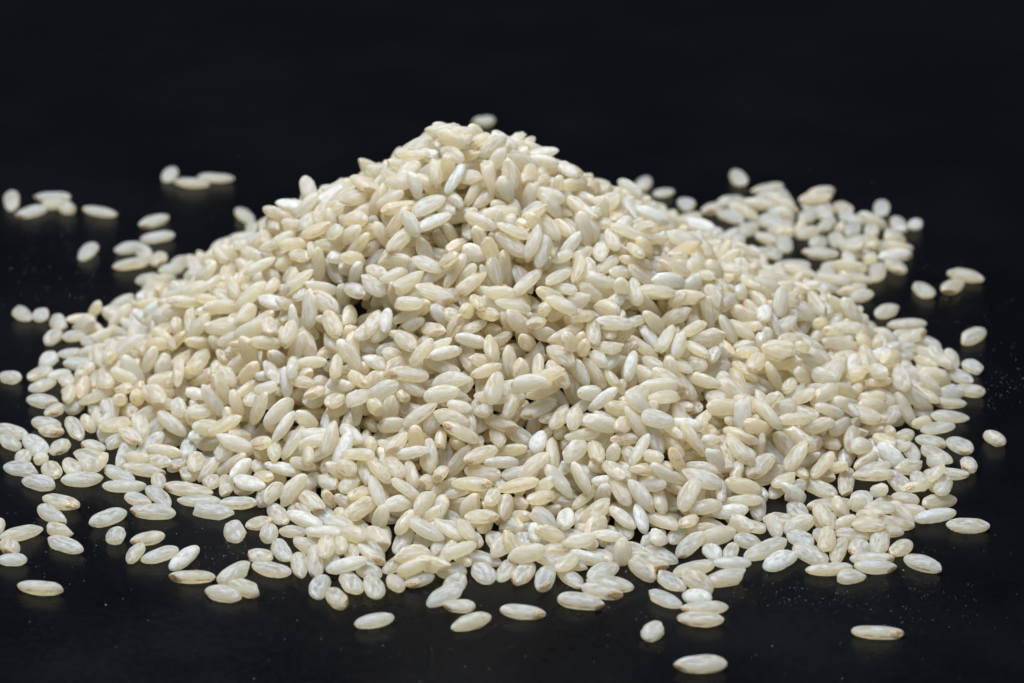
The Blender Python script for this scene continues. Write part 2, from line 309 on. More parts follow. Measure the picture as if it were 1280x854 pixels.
HEAP_POSES = [
-676,-536,220,-166,-762,586,-1191,-459,20,-130,562,-813,-73,-1211,25,-699,-462,411,445,548,70,-804,257,-18,-151,876,28,-15,800,562,-8,-866,225,-895,-2,-236,
-1221,-175,16,6,14,-704,44,324,318,189,403,894,964,261,19,-53,-79,948,840,-392,81,-134,125,721,483,591,27,-185,-514,670,-827,-948,17,-27,48,648,831,126,21,
-149,42,-954,726,-991,15,-73,-53,572,-738,-390,233,230,-119,-452,264,-448,387,59,250,-503,-1206,21,19,756,-219,-208,-924,-467,102,-123,298,-410,-391,768,42,
320,-923,-206,-822,-163,226,-265,-462,452,492,745,17,0,107,993,682,-703,93,-613,719,321,-407,-614,281,-166,-721,138,-503,-727,154,-814,374,-132,-839,501,14,
20,-84,-933,-979,-183,104,-363,754,-429,398,-750,168,537,87,17,175,-1102,16,-92,17,-239,-1046,-318,68,247,901,77,-27,-999,112,377,-836,-338,-218,-475,493,
-845,293,-158,748,113,75,898,-97,-411,469,-612,244,-112,-773,281,276,137,292,960,-209,-129,107,-1125,18,140,-22,80,1015,-544,17,-325,-933,141,1155,-213,17,
-84,991,-89,-319,-1145,39,-429,-819,364,-549,-542,265,-743,-516,-410,598,-944,32,-396,-839,-34,-1031,-182,90,-254,40,-572,-328,-823,185,318,-101,-586,-966,
236,22,807,-150,-101,-584,-541,299,-253,271,-383,-962,415,17,216,-973,-66,-429,477,167,552,-698,454,619,290,83,-384,-74,-674,861,473,17,668,-735,-85,646,-662,
123,-814,547,-92,121,911,16,-274,958,-64,271,-794,232,-139,196,-823,-302,265,358,-128,184,763,-816,-487,183,855,-207,385,-134,942,15,126,96,621,578,-402,272,
346,143,174,-1006,-568,15,-948,303,-39,-1165,154,18,45,113,766,611,-444,233,-160,399,-643,-407,155,399,-721,649,-131,381,849,18,60,-95,992,503,555,57,-402,
-912,-57,948,-1244,44,104,990,73,-183,-1091,20,25,187,-886,714,-210,198,430,-80,716,539,-1113,16,-623,774,-92,366,-727,231,398,897,187,666,-96,179,687,-387,
-239,308,-701,246,356,-225,-636,1033,-367,17,-190,19,388,-443,-835,155,-110,-111,584,525,-62,237,-210,203,-427,1025,-205,26,-113,191,8,-496,-705,201,194,71,
-829,218,-338,437,680,-526,-390,-334,-352,534,254,-239,14,-112,658,144,416,333,136,-1061,-102,62,-190,286,-902,-1190,-526,17,347,925,147,531,-1198,15,-261,
-962,-61,-88,-1144,18,15,-987,-154,342,163,283,-16,-203,454,473,690,25,-65,287,-553,-163,175,443,677,374,-595,-250,721,79,477,-872,99,-767,-329,249,248,-607,
-290,650,-35,161,-243,-608,754,657,479,16,54,55,926,490,311,131,-123,310,352,780,185,19,-179,75,-380,325,-396,407,-7,324,-864,375,798,22,108,589,784,-699,-38,
303,-314,-271,539,583,442,49,-55,-103,931,-478,-817,178,-398,916,-12,-111,-811,275,-319,870,373,-463,-747,185,653,720,-145,116,-1057,20,182,-791,-567,375,
-110,311,-881,-65,351,217,107,359,-92,-214,893,-388,-973,80,64,-198,-104,-707,-180,313,374,-26,-553,730,519,17,-131,23,-404,-148,-755,288,-238,-287,924,-915,
383,17,832,541,1,-434,694,49,894,293,-34,-941,698,14,968,242,28,-338,-937,113,766,-350,-507,444,46,234,-130,294,154,1139,933,16,397,904,139,-476,-107,425,
-170,272,-866,279,-1140,35,764,623,-104,258,-559,335,-831,-436,266,667,-1103,21,-670,734,42,59,-68,528,79,121,973,889,-217,82,-587,-697,324,-428,789,33,336,
-611,-713,88,426,289,-673,-249,94,893,287,15,-8,-15,533,438,-26,260,999,-3,-7,-9,872,32,-41,-838,531,19,131,445,-198,385,568,328,-8,319,387,-914,78,-105,
-1100,16,-141,2,72,38,582,212,89,261,538,955,330,19,42,-115,-422,695,332,18,79,205,875,-855,-665,37,775,347,497,124,856,22,-317,768,-542,-247,211,406,-206,
-275,-488,885,116,24,-660,-603,295,-429,-727,173,-397,789,-72,943,-508,22,-410,-772,432,-176,983,18,290,-943,-159,1033,-334,34,-249,-163,-787,190,-529,371,
-552,-802,-198,928,150,22,743,-605,-175,78,-123,529,-332,272,-130,-590,556,115,116,-229,880,495,-772,159,-734,221,-406,83,-981,89,-275,-695,48,0,-1221,26,311,
900,165,-805,378,33,66,-291,-686,-730,-977,16,78,85,528,921,1036,28,-154,-886,372,0,0,-1980,0,0,0,1074,341,22,93,-363,-910,-283,942,22,480,-658,-470,-1135,
-221,29,-226,-785,414,175,-429,424,733,-548,-245,492,-1053,35,-534,529,-657,328,-455,386,152,69,-965,-1079,-449,31,58,372,-504,-527,643,50,222,-937,-265,401,
745,15,73,46,258,-1030,-590,31,342,-182,144,736,-647,101,456,-789,-333,-1024,188,21,-61,-363,899,1132,-504,17,49,102,838,584,243,119,-255,-906,329,-102,-495,
471,78,-330,792,-35,950,17,-158,-115,354,893,217,16,892,427,48,-309,42,473,855,148,227,-1101,-253,42,-276,-916,156,227,817,18,-134,61,-811,-374,-1118,44,-415,
731,-486,360,1084,16,-947,-313,22,-374,-166,535,-709,236,-328,-529,724,17,598,-789,-100,-1063,-402,54,-806,101,-263,773,-165,150,-506,-820,191,-994,84,37,277,
34,244,964,-456,16,890,-453,-32,404,909,20,-749,402,-233,926,-10,56,719,329,-599,704,-508,167,570,387,517,-637,736,18,4,36,871,-742,-749,56,162,-495,418,1049,
-1143,21,-172,-489,732,-487,791,24,-527,796,295,593,501,20,-894,-358,164,-723,610,23,-112,-234,363,-464,-210,478,271,-904,-326,432,-496,343,-763,-353,522,
-567,-946,17,9,3,967,578,-505,229,-633,-489,-42,781,283,21,-841,-136,96,-357,188,404,795,492,253,-551,-657,195,-492,-238,178,-1150,-409,22,-471,-823,289,-193,
-639,391,-286,-273,909,-1001,-642,18,-971,148,5,162,-479,399,-928,117,189,360,-726,195,34,-835,547,109,-1037,60,-385,630,-592,213,972,15,7,-79,-990,174,-1059,
40,612,361,243,851,-911,19,-894,417,-113,49,1133,20,444,391,529,750,-843,18,-883,-350,143,-291,659,107,-89,355,842,-785,614,16,18,-97,-974,-580,-438,290,337,
269,-797,594,-351,253,100,60,-194,-577,-990,18,-59,-137,942,573,561,22,868,-458,136,860,-813,25,-481,587,-588,153,172,341,-167,-489,843,-886,36,133,-391,-90,
850,278,442,197,-492,-69,754,-245,-1057,57,47,-325,895,849,210,37,-164,-145,452,-645,557,87,-144,-352,296,-552,-1014,52,-78,84,-856,-15,412,266,-315,-4,-833,
-14,754,126,-357,232,903,-640,-737,124,256,234,-576,-257,-1081,81,-550,-805,-77,328,-613,312,39,-393,-870,30,-219,551,-525,459,-456,-1029,451,16,638,765,27,
-179,1056,16,42,90,904,-151,-1283,17,787,-601,-86,-120,-1211,17,135,-83,170,-1168,-301,17,-44,-127,857,-615,-208,369,442,-243,-761,1017,82,18,-77,-94,888,785,
241,19,-10,-989,88,993,-317,22,-129,276,-590,533,677,18,63,121,185,-145,68,508,232,927,147,955,-388,18,-14,100,218,-463,573,98,-929,-149,279,192,913,25,-764,
-588,-19,187,753,71,-362,-109,-461,-131,759,109,-81,-881,350,-510,48,342,-178,-193,-73,-315,178,435,59,-308,-846,259,-340,444,31,11,-598,-499,-152,448,113,
-984,-130,-316,323,323,395,-894,-120,-305,-955,135,-867,34,151,-364,-94,469,-361,129,805,683,281,51,-89,-939,77,124,799,55,-561,798,187,-1205,-55,19,580,145,
180,471,-842,111,-118,-912,-72,66,-253,518,31,70,-702,545,-830,105,741,-651,-137,-35,1205,14,74,-39,-461,-418,568,106,297,-726,-531,776,-362,144,173,489,42,
-782,-118,257,-365,185,-281,-504,-817,141,-654,727,22,-27,-1358,43,-834,-452,138,758,337,18,-106,139,-822,-789,558,17,-6,133,969,-371,-911,112,598,-569,-538,
58,-913,163,-630,235,738,413,-554,296,161,-911,270,-871,703,20,-338,-851,371,539,-1039,37,811,59,-330,105,1079,14,75,-995,-52,56,-687,361,-736,-538,-258,-250,
-429,517,-124,-22,129,-395,-67,472,867,140,352,835,261,28,70,313,432,-681,872,24,143,-589,-735,-565,857,19,431,454,533,295,-1077,52,359,-221,286,525,-1087,47,
-413,-458,766,687,-398,199,-225,-130,-910,-397,-1079,46,72,-224,-961,-675,-392,269,379,324,691,-991,135,27,860,196,210,-265,19,507,-515,795,-310,126,-1347,25,
-221,12,47,-1106,125,18,101,50,340,-994,-508,38,822,383,413,291,-450,415,870,-410,-166,321,1001,16,-315,-943,92,-807,-320,215,123,-69,-888,-949,-476,82,187,
210,876,-1143,-268,22,563,-383,-361,469,16,297,365,226,747,-577,235,244,469,670,-188,-595,148,263,-578,123,491,366,313,232,402,536,741,-942,-95,136,-645,-390,
-23,-918,133,63,460,850,133,-1056,-517,31,-724,61,276,322,-346,429,629,719,-241,585,-1138,30,908,129,-134,-83,983,25,-615,149,-343,-301,-77,530,811,445,-80,
397,1046,16,-330,935,-77,-976,358,26,302,-16,449,-555,-761,175,482,-827,-155,849,390,20,505,-807,-275,1022,-636,15,81,-54,-800,-1108,-494,14,567,821,40,-1306,
79,14,71,-26,15,541,529,26,706,-540,-132,-98,934,30,-49,141,-536,601,180,108,-183,272,-410,275,-276,449,-475,-750,406,-101,-1065,45,-205,966,101,476,466,84,
-955,155,233,199,-1231,20,934,-122,-93,-1223,-421,23,50,-418,-904,-69,210,428,966,220,17,861,-276,80,68,-207,703,603,-57,177,-260,-879,293,338,544,95,667,606,
-119,269,-630,316,728,73,-621,643,557,24,752,-423,-283,-419,891,16,-104,-58,427,-222,1009,22,-880,-49,49,252,-1258,15,777,625,45,643,640,17,649,-757,-43,-355,
743,70,-139,-323,-694,-780,-610,123,-67,-472,271,-439,-1144,46,-455,315,-106,-29,-391,561,-450,577,-680,-890,671,30,-2,-531,777,351,272,253,-194,-917,89,875,
-449,54,969,135,-201,-301,869,15,-30,90,983,1001,-1040,39,-226,185,737,-203,700,104,646,126,75,55,889,26,14,940,225,1107,-1014,40,72,-260,-934,499,500,59,158,
-199,957,20,-1176,31,-150,273,827,492,873,15,-107,37,62,-58,1132,17,97,90,690,430,-1156,20,-168,105,-706,-669,-167,336,-462,-620,297,-932,-663,32,-236,-182,
-936,190,-1319,37,-57,-111,924,102,239,336,-695,336,-196,-97,171,443,108,-813,-569,-950,-54,111,232,179,319,946,-267,46,-238,138,67,-867,556,17,552,-818,-152,
1082,-415,15,0,39,774,-437,-957,105,34,361,617,-424,-1362,31,246,-221,-549,971,-636,25,216,-380,-868,1074,-60,15,9,19,-477,421,641,31,-489,-8,-464,1075,-251,
34,-311,96,-916,-703,736,25,-229,638,-665,724,650,15,-3,-93,-967,226,390,235,796,-523,-13,-481,557,146,-198,328,-423,279,46,345,281,-920,-90,-885,-632,47,
-338,-354,617,580,-994,21,-905,311,-84,310,-852,181,-744,-480,226,-1039,31,75,330,-567,-227,-582,668,26,-35,332,936,-597,-581,252,615,481,233,-462,-1043,42,
205,442,-535,101,972,17,876,478,-38,-865,93,137,114,-599,-507,554,299,113,796,-449,187,-51,431,293,671,-595,-20,-256,-392,543,179,-196,-442,128,-1069,64,490,
294,389,-835,-249,219,-310,760,-135,840,-1174,18,-54,-19,-859,-836,527,38,83,-274,-944,84,-1166,30,-241,391,884,1024,-439,20,111,-126,-240,-925,-133,167,399,
893,200,438,-205,342,-871,383,-60,1129,-385,19,437,308,501,-318,1070,16,96,17,628,224,-1090,23,-194,-817,465,254,884,22,470,-287,-354,774,-1007,23,-399,866,
297,402,-879,137,151,194,420,-1129,-130,17,619,-775,-99,-394,36,447,465,570,534,843,73,45,-209,71,-751,-48,-1120,44,437,-855,264,-56,-74,567,118,-30,886,-380,
97,425,-68,616,783,-737,774,20,-704,-576,292,418,-115,318,614,-771,-159,-222,-992,101,-629,710,237,835,-195,106,172,-748,-462,-1124,-429,51,611,-753,9,835,
-281,102,449,785,398,-910,-743,19,-676,733,-21,726,-156,179,56,-62,570,-47,-1178,41,-438,23,-893,477,818,22,-202,673,-668,-71,504,236,-148,-929,238,-752,228,
126,-94,825,-553,298,-576,325,279,-79,518,-633,399,120,-530,-251,654,412,224,265,288,765,-526,-653,67,316,153,-263,840,-273,-376,576,-348,-111,416,262,-692,
289,726,633,-104,189,-1018,58,-87,-865,491,-859,401,31,-277,218,-336,-729,-302,258,346,909,-122,-76,-1101,65,-205,111,346,28,-1100,22,214,854,456,747,-917,16,
198,974,75,259,623,114,360,-143,-240,648,188,75,-154,-961,193,-299,-901,143,123,-99,-315,-687,-837,55,595,-777,-109,-422,58,390,834,97,372,-1158,278,16,48,16,
-475,-300,-1010,80,-121,905,387,254,1133,15,-8,96,-991,689,-935,25,-357,885,-194,-569,-742,130,-902,-257,-118,399,699,29,700,60,168,504,-98,264,483,855,-116,
352,899,27,26,-191,-105,216,-432,407,272,86,-701,-171,-690,336,-602,-767,-204,77,-1128,51,-226,-82,581,-1270,23,20,803,-183,-113,-1263,-120,24,656,-8,155,8,
783,90,766,-509,388,-236,123,461,-2,389,918,-797,-381,210,-579,773,78,-388,-858,144,163,418,645,246,-1063,63,613,184,703,89,-398,491,535,-709,320,-266,-539,
423,251,237,-752,581,-689,147,1,276,108,-1103,-192,39,481,-810,185,814,-27,87,-979,-196,13,363,-56,315,328,-113,804,-202,588,169,44,-322,-906,986,-1151,43,
-995,-75,34,367,487,133,823,-469,-227,343,-504,361,734,-104,-199,408,-1099,40,889,114,9,903,357,29,-227,89,968,892,-382,47,-220,95,-900,-432,-58,425,88,-53,
-344,-1166,15,42,-505,282,-322,-482,-833,107,-877,-383,-284,-307,-1067,79,-494,-23,-570,-521,900,16,307,939,125,-91,1061,15,-776,624,-59,1021,-102,21,-649,
-605,335,-698,156,204,-127,702,623,-191,23,525,-518,96,603,687,466,51,-659,680,-316,-823,-545,132,-472,761,122,-271,822,18,75,-245,-935,110,771,82,420,230,
-193,524,-992,38,-964,255,37,781,-674,104,-90,-334,100,-508,474,168,-172,98,675,1035,-282,29,-292,238,182,-58,376,314,333,-158,-288,-832,-628,104,-186,7,601,
-758,398,61,541,-734,-385,-146,-1139,43,37,730,593,663,329,56,-184,428,810,-1063,-232,66,-788,-535,91,-632,-477,249,-39,-523,450,668,-505,176,465,31,594,762,
-227,167,-773,-522,25,-591,-711,155,57,-929,-314,-1050,-11,32,737,-509,133,451,148,252,632,125,-337,638,8,147,-901,73,-245,106,-476,441,289,-267,-871,-786,
-730,45,5,766,277,240,-516,374,544,-540,-591,-825,-791,17,84,-30,-150,-895,-156,195,-920,-258,36,66,748,119,617,584,-522,999,-162,56,-214,90,-627,-1129,53,23,
-121,320,-786,-938,-588,33,136,116,976,-667,290,135,141,-214,-395,672,-366,210,347,-741,534,-651,-346,300,-31,-201,664,-131,206,431,-271,-383,-232,741,745,16,
528,-848,6,-463,510,169,711,558,385,21,420,298,-596,-166,675,-84,-696,316,-413,860,149,-17,1059,17,989,108,-57,-70,575,216,180,727,425,643,-947,41,653,665,
-140,-639,-840,59,206,-873,-224,21,841,50,178,-193,959,-870,-538,107,-747,618,-240,761,166,47,-257,-39,-195,-241,837,106,-50,691,717,312,-539,366,400,892,-31,
-593,-819,76,346,144,-151,958,-143,75,-246,-79,878,-472,-680,183,318,196,-926,283,-23,350,-77,-156,-801,510,-786,124,682,607,311,-995,-230,120,-240,943,195,
-705,-574,183,188,-237,73,-176,-1163,22,351,915,189,-242,-1186,27,-434,623,-637,-365,518,172,4,154,968,-483,456,211,377,345,257,-308,-161,541,-830,228,-489,
1121,-764,16,-761,635,-84,-38,-1071,79,731,-591,-132,-80,-1239,64,-995,57,-30,-598,187,245,-749,-213,75,-706,282,112,146,263,681,-456,-1171,33,650,-580,-179,
928,-325,52,-201,-157,962,811,40,84,700,-680,178,-697,574,38,-375,-376,-185,-417,-509,403,378,65,-640,155,-208,501,-330,939,59,196,-688,321,-750,-338,356,
-651,128,246,779,372,-60,-963,188,22,-866,340,-206,615,-881,50,199,76,308,-776,709,22,132,-91,-956,-193,157,449,81,742,418,594,110,132,259,-374,-718,427,521,
86,394,-54,-378,-242,304,367,-497,372,-725,632,438,21,899,-345,-177,1185,-273,23,-768,345,-114,-97,-1017,121,-332,172,926,869,-679,59,433,-818,374,-186,753,
70,792,535,-245,1181,-428,21,90,-559,-822,592,316,99,-506,-335,693,-895,-189,212,-56,499,-828,42,978,17,-9,-124,814,-235,-1140,43,-118,-18,329,12,-1017,83,28,
-93,439,531,-917,50,34,199,-920,-296,1037,30,175,-161,738,181,-362,436,464,22,-584,-504,971,14,-30,-106,971,-233,-890,203,-669,504,250,914,-463,71,-250,614,
-405,462,-795,129,-971,-91,-193,-264,915,38,734,-464,-467,-505,-776,182,47,-320,-568,297,669,76,-619,208,13,-103,-712,341,-736,410,-157,1174,-1026,48,793,607,
-3,-455,773,67,96,941,236,929,-547,35,404,185,-513,-587,-883,17,-874,477,-22,691,-754,102,332,-901,27,761,-805,47,-652,-713,238,-744,-215,280,-691,57,-252,
-169,-579,415,-797,381,-161,417,825,35,-15,-873,-409,-238,-659,348,218,-133,897,-885,147,85,669,-694,-59,556,372,78,-909,-325,174,-2,-117,554,-203,110,617,
-715,-366,258,685,702,-189,-1076,46,20,518,230,303,17,1156,21,-500,694,-446,-404,-1124,77,-138,-2,464,620,-1072,17,-812,581,-3,-803,-337,252,-336,-374,425,
-1189,-106,22,238,827,-507,923,-166,87,189,-296,-448,-196,-450,518,76,-826,260,716,-821,45,733,-43,652,227,43,379,-594,-733,328,810,-807,20,-512,-833,72,956,
75,15,-797,-585,111,-952,26,86,209,-735,-641,-515,-201,452,-958,-195,-205,-648,-1061,40,495,-731,-424,377,165,258,10,-91,-917,935,245,42,-36,-131,931,579,
-1076,31,467,56,713,887,-341,72,312,-50,-87,994,-242,53,966,-170,-35,189,1141,23,768,323,189,655,49,102,-176,-182,-871,1082,-751,25,-863,428,-249,-3,353,349,
-289,822,-414,-557,-867,58,196,953,-71,406,668,62,410,-440,-749,-1050,-467,46,359,-892,-252,-411,-156,492,318,754,435,-274,315,362,567,-433,-548,620,-1038,45,
45,-16,-254,-1183,-206,21,-824,-418,166,-358,857,21,918,-354,111,-397,957,17,85,-128,-956,360,-801,178,-585,-656,107,770,215,60,110,266,396,-60,-653,370,323,
-11,-86,715,42,97,73,197,702,-256,-940,176,96,-242,-956,48,-149,558,-36,-160,765,-401,634,101,-414,-249,-627,-637,-599,219,65,-85,-983,818,213,64,377,311,
-763,214,273,297,-822,562,-54,-418,-783,188,761,591,189,77,-172,518,-174,56,-981,-179,1150,14,925,-371,-20,-1143,-138,51,-640,729,239,383,-1321,46,-730,-624,
258,767,411,20,-476,128,-122,184,830,30,702,629,-56,-774,446,49,183,-980,-28,-136,535,225,-178,173,450,-650,-935,25,-535,-712,433,-735,361,69,280,-262,-849,
-449,-116,455,-269,256,353,918,-714,35,502,-698,-407,812,-529,115,-110,-178,697,663,-103,219,-913,-396,83,945,-228,78,109,-155,-825,-882,352,35,-592,724,-157,
-705,414,95,830,-118,-11,-1108,-324,42,428,-198,-731,-1268,-387,21,142,-929,-327,232,-1164,17,-820,-559,79,-301,496,221,-281,219,683,177,247,297,-548,660,
-293,-439,1005,17,20,82,995,-581,-603,237,455,521,157,644,801,18,-979,-125,2,-1168,222,20,156,375,843,916,442,16,729,-669,-98,-300,759,65,720,593,-107,-1118,
312,16,991,48,-34,-543,-775,136,-373,22,288,-1016,-164,117,457,326,141,697,423,23,451,-727,-415,-1054,-366,70,864,-298,198,-1069,-152,45,-704,181,-616,222,
-1256,48,438,-808,-330,-679,187,208,97,714,687,-320,-468,448,-335,-314,88,588,626,28,205,742,-591,-162,839,43,-964,-25,-262,458,349,146,-298,160,362,-450,
-1361,47,-286,-259,732,-871,-470,125,364,133,-867,680,-795,67,513,-840,-164,-812,454,23,972,174,-153,-969,172,58,240,-259,-923,-805,-640,141,575,-48,-270,22,
-1076,63,-672,534,-412,415,-589,276,266,-891,361,-22,912,27,525,163,-30,208,-1005,85,-126,-864,484,53,-6,540,-108,-435,-499,542,597,32,306,-176,-934,176,860,
47,-341,874,-319,-689,-771,77,-301,722,531,-388,475,192,479,796,-368,1239,-202,22,-363,-810,418,-208,-769,264,-95,-506,390,356,-938,146,-725,284,-78,-797,
-571,148,494,-531,-667,339,755,39,-261,99,-592,388,-693,201,-119,-971,25,-699,-874,26,-310,136,-730,1007,19,19,895,-370,-69,-214,1119,29,-408,545,731,-357,
413,236,741,608,-156,391,-792,208,-44,316,102,900,-811,22,-280,375,-718,690,-881,40,244,-82,347,104,1019,36,454,886,-52,-1031,306,18,173,-55,-639,2,-507,470,
-556,-605,372,204,-1124,68,287,-320,-867,723,328,46,-437,114,-635,-736,454,91,-31,199,973,-98,91,489,141,-410,-899,414,-660,235,818,-56,-171,-1084,-34,27,854,
-238,21,791,532,18,951,-297,9,-919,-198,155,907,-207,337,771,-637,125,562,-788,230,798,335,34,-41,-945,171,210,202,285,-65,-67,-982,45,927,37,839,-192,18,
-297,-651,335,469,-722,-506,-221,897,21,612,-742,-178,983,-87,56,-510,306,662,328,-641,257,-923,134,322,-91,-593,435,-198,362,259,-258,-1100,36,-451,-797,
-349,1251,-144,21,377,688,561,961,-598,16,-244,959,-140,925,199,50,20,2,-178,-349,500,211,-881,-368,285,488,-735,173,-58,-344,-922,892,-1193,23,-587,-188,367,
452,937,20,-532,315,-377,672,555,47,-341,101,-895,590,949,16,953,271,51,145,-1120,52,-967,-114,124,357,1020,37,-721,282,-336,-1011,215,50,969,-5,-22,-154,
-1065,63,17,332,-717,620,-1115,46,-336,-43,-61,-946,-533,54,108,-403,766,-414,-9,428,-207,-277,-745,285,-825,202,267,-259,-775,-101,131,464,57,989,-68,-1010,
14,55,0,-234,-744,-699,681,15,426,-897,-93,304,933,24,254,-295,-861,88,-868,201,49,874,-480,912,-597,51,-292,304,-626,956,-1195,46,409,852,-314,-454,-285,499,
131,771,-619,826,-676,83,-226,216,-865,219,-8,409,-427,-648,491,263,-317,480,-71,-134,568,-925,341,60,-143,-796,582,-227,-593,390,-173,525,799,984,-763,21,
531,500,472,886,-1129,30,820,-371,-427,-242,1043,34,738,399,-343,-593,300,201,824,-456,-27,1110,-336,35,862,-202,244,-10,-699,366,-168,879,-199,988,149,34,
131,-464,871,-1112,171,31,183,-925,265,152,-1164,17,-44,69,-819,-1332,119,22,931,239,-15,-58,785,91,-960,-197,-187,933,-1121,43,-288,269,595,-99,-901,187,
-576,-779,-183,-701,-288,289,-336,-780,451,438,-108,285,-54,-80,-956,815,446,23,-387,-280,687,514,-1139,43,259,-145,-508,-603,44,322,82,409,575,604,-1229,36,
611,-421,-183,535,809,19,-554,-603,431,-44,63,522,-33,52,-71,508,-1248,22,532,138,151,-1157,-326,50,-19,-232,840,-751,143,204,-911,366,-169,-331,507,246,-794,
543,-269,960,-705,15,-75,-63,505,376,709,63,-620,-370,535,424,-225,365,-977,49,-160,727,-323,175,59,357,-250,433,-807,156,-160,203,-772,-1012,-671,43,203,
-340,199,859,-760,29,913,148,7,625,195,136,359,-213,899,-581,751,25,729,-397,-157,142,-1024,102,-559,774,-258,-117,922,57,-115,942,239,-1106,240,19,352,266,
515,648,-268,219,199,-882,-229,-375,-822,165,-152,-62,848,370,-178,369,729,-607,-158,638,491,49,625,743,201,970,-572,49,69,-964,111,56,-1059,55,273,-34,-665,
-120,-794,318,166,95,-598,-1276,-27,15,174,-979,-90,-909,-594,68,-631,-380,623,-632,856,16,-963,-223,-40,26,-882,194,-452,652,481,-787,303,89,179,141,161,674,
-211,217,-11,-531,-313,-638,286,173,90,-211,-962,555,-331,285,-129,717,-671,-2,-45,549,657,-724,186,506,618,54,769,-429,-100,-297,-990,113,-127,30,116,1068,
-412,45,-792,586,-143,17,79,483,967,-4,-148,-230,-962,157,300,-872,381,-210,863,51,-623,670,400,-448,-221,515,413,-373,-808,328,-1122,43,188,-45,-791,-707,
213,155,612,507,-25,-813,-197,251,-890,260,127,1085,824,31,510,691,189,-745,282,145,-60,-210,-663,672,-332,229,885,19,-203,-920,-650,60,21,182,834,186,-1064,
75,186,-69,966,-853,-827,14,972,-219,-15,-418,-257,545,367,112,829,-447,-628,243,811,187,523,227,332,262,145,-57,-390,-1267,-480,18,84,109,558,-487,-1385,55,
43,39,-720,545,-372,274,942,284,112,540,643,33,-454,757,438,621,73,119,438,-821,-263,192,694,121,207,330,679,520,717,42,-864,-401,94,-100,370,353,-136,-410,
700,-484,338,268,858,116,239,690,237,66,-840,-460,-36,-188,-75,604,552,630,-487,-854,297,67,37,143,-859,1042,-206,61,-24,-937,35,-854,210,81,-196,-54,878,563,
55,158,390,320,823,-621,-549,242,-277,-112,529,806,-392,105,-267,-14,633,312,707,63,353,860,-353,996,-254,85,-258,926,259,232,803,61,727,540,-6,720,-886,69,
-330,-855,-344,9,-953,132,-603,-791,-79,826,152,66,-358,-723,-588,-313,586,172,607,656,348,948,-61,49,433,-470,741,954,-748,54,222,-780,-581,-1098,-564,44,
219,-307,-479,-286,-695,298,200,393,-844,872,386,48,-867,-492,-61,-472,-971,72,-468,-405,388,115,-339,466,-206,-882,-250,-119,616,202,35,-613,-84,-1237,138,
23,-507,224,-283,-1106,-162,56,-280,175,684,41,-1002,122,973,44,197,-237,929,62,-304,281,-525,827,-1323,44,-58,108,-759,-376,1034,20,-163,42,-622,-780,-245,
243,-154,8,305,-821,-747,23,52,549,779,-180,-1007,112,-681,-583,-398,1163,-150,21,962,14,-14,905,79,44,528,-80,833,45,669,171,-222,-31,-910,-37,626,179,-565,
710,-416,254,-975,126,64,255,923,506,13,202,-322,-128,-802,-1084,-94,39,-845,-526,33,983,-18,16,938,-342,-32,808,108,86,-519,-778,348,-93,722,131,-66,-321,
-786,86,844,58,815,518,130,-17,598,216,194,157,922,-358,-1161,52,300,143,-831,-914,-5,125,468,862,104,427,748,54,-896,-324,287,894,28,41,-46,-485,-497,358,
631,55,-551,546,-584,-561,526,142,834,12,317,-125,-1408,28,-20,242,750,-739,-719,111,350,897,-69,964,-506,64,-826,450,203,-636,221,208,-960,146,-186,-293,991,
45,-373,825,-258,278,-514,385,-766,-569,82,510,-866,104,-151,582,-287,-142,708,125,20,-150,761,-748,-900,18,751,652,63,-210,1001,62,-346,218,-21,600,577,54,
145,-30,769,-583,132,307,212,350,794,-260,468,255,-236,60,364,-536,-694,193,-535,-71,568,-246,-993,137,-178,-966,174,-339,75,460,-317,-179,-34,-35,1011,20,
-26,-977,188,664,603,38,-830,204,300,668,480,79,-606,-407,265,-744,-489,221,470,830,-124,-592,396,152,-673,666,-319,-408,-915,121,375,-380,-642,395,581,92,
-149,621,-578,409,997,17,21,-80,-850,456,1014,27,231,-561,-649,-627,248,179,895,53,222,1153,-1009,74,-466,816,-289,159,983,26,-363,786,-482,605,-80,221,-217,
-327,913,-656,-799,107,-145,-435,-879,267,710,81,-971,45,-187,-581,-350,339,-61,-267,740,-42,-942,154,-125,984,119,-134,-636,379,-824,-374,101,759,66,76,299,
299,899,-290,-762,253,-827,10,-138,536,233,155,-299,711,-612,-393,-699,226,-628,612,-137,232,-931,149,-960,113,-62,753,458,30,-952,-75,276,-533,802,17,836,
524,101,-156,-481,522,-437,757,-451,1112,-676,17,-81,-52,371,754,-464,145,78,301,-280,797,491,48,742,595,273,218,-273,460,-279,-790,-514,-892,-531,131,204,
916,112,790,-813,65,919,-250,-295,-833,398,63,-815,509,-167,939,-805,21,324,232,518,989,376,18,69,164,954,984,-379,43,-695,-710,30,672,-578,160,-661,309,191,
-221,797,34,617,702,-193,688,-40,130,420,-897,86,247,109,338,-859,308,-160,-2,-753,321,-580,-1,178,-937,-337,154,591,-704,-227,-834,718,27,42,-270,-551,462,
83,250,251,-820,-178,-934,-284,168,-192,-159,954,370,-1058,82,51,-252,553,-177,496,265,-39,-235,-449,-929,96,94,-477,-788,2,130,711,140,-280,-318,-904,565,
524,59,-698,666,-245,1132,-278,33,272,-249,-495,-368,-303,547,-522,234,-544,-17,-1179,61,-572,-555,318,27,186,458,637,111,-664,-644,-185,352,487,345,511,-394,
-115,499,-702,-179,-498,-859,-720,78,254,-161,-707,127,931,49,85,880,458,1245,-359,26,959,-154,-226,-931,-242,165,-838,-228,-370,466,602,84,978,154,84,182,
-719,370,371,376,830,-297,-1184,77,323,-912,-193,-350,-1218,48,-558,-237,-579,1194,-391,24,-135,679,708,-849,626,28,14,614,-758,174,-1356,56,67,225,-965,80,
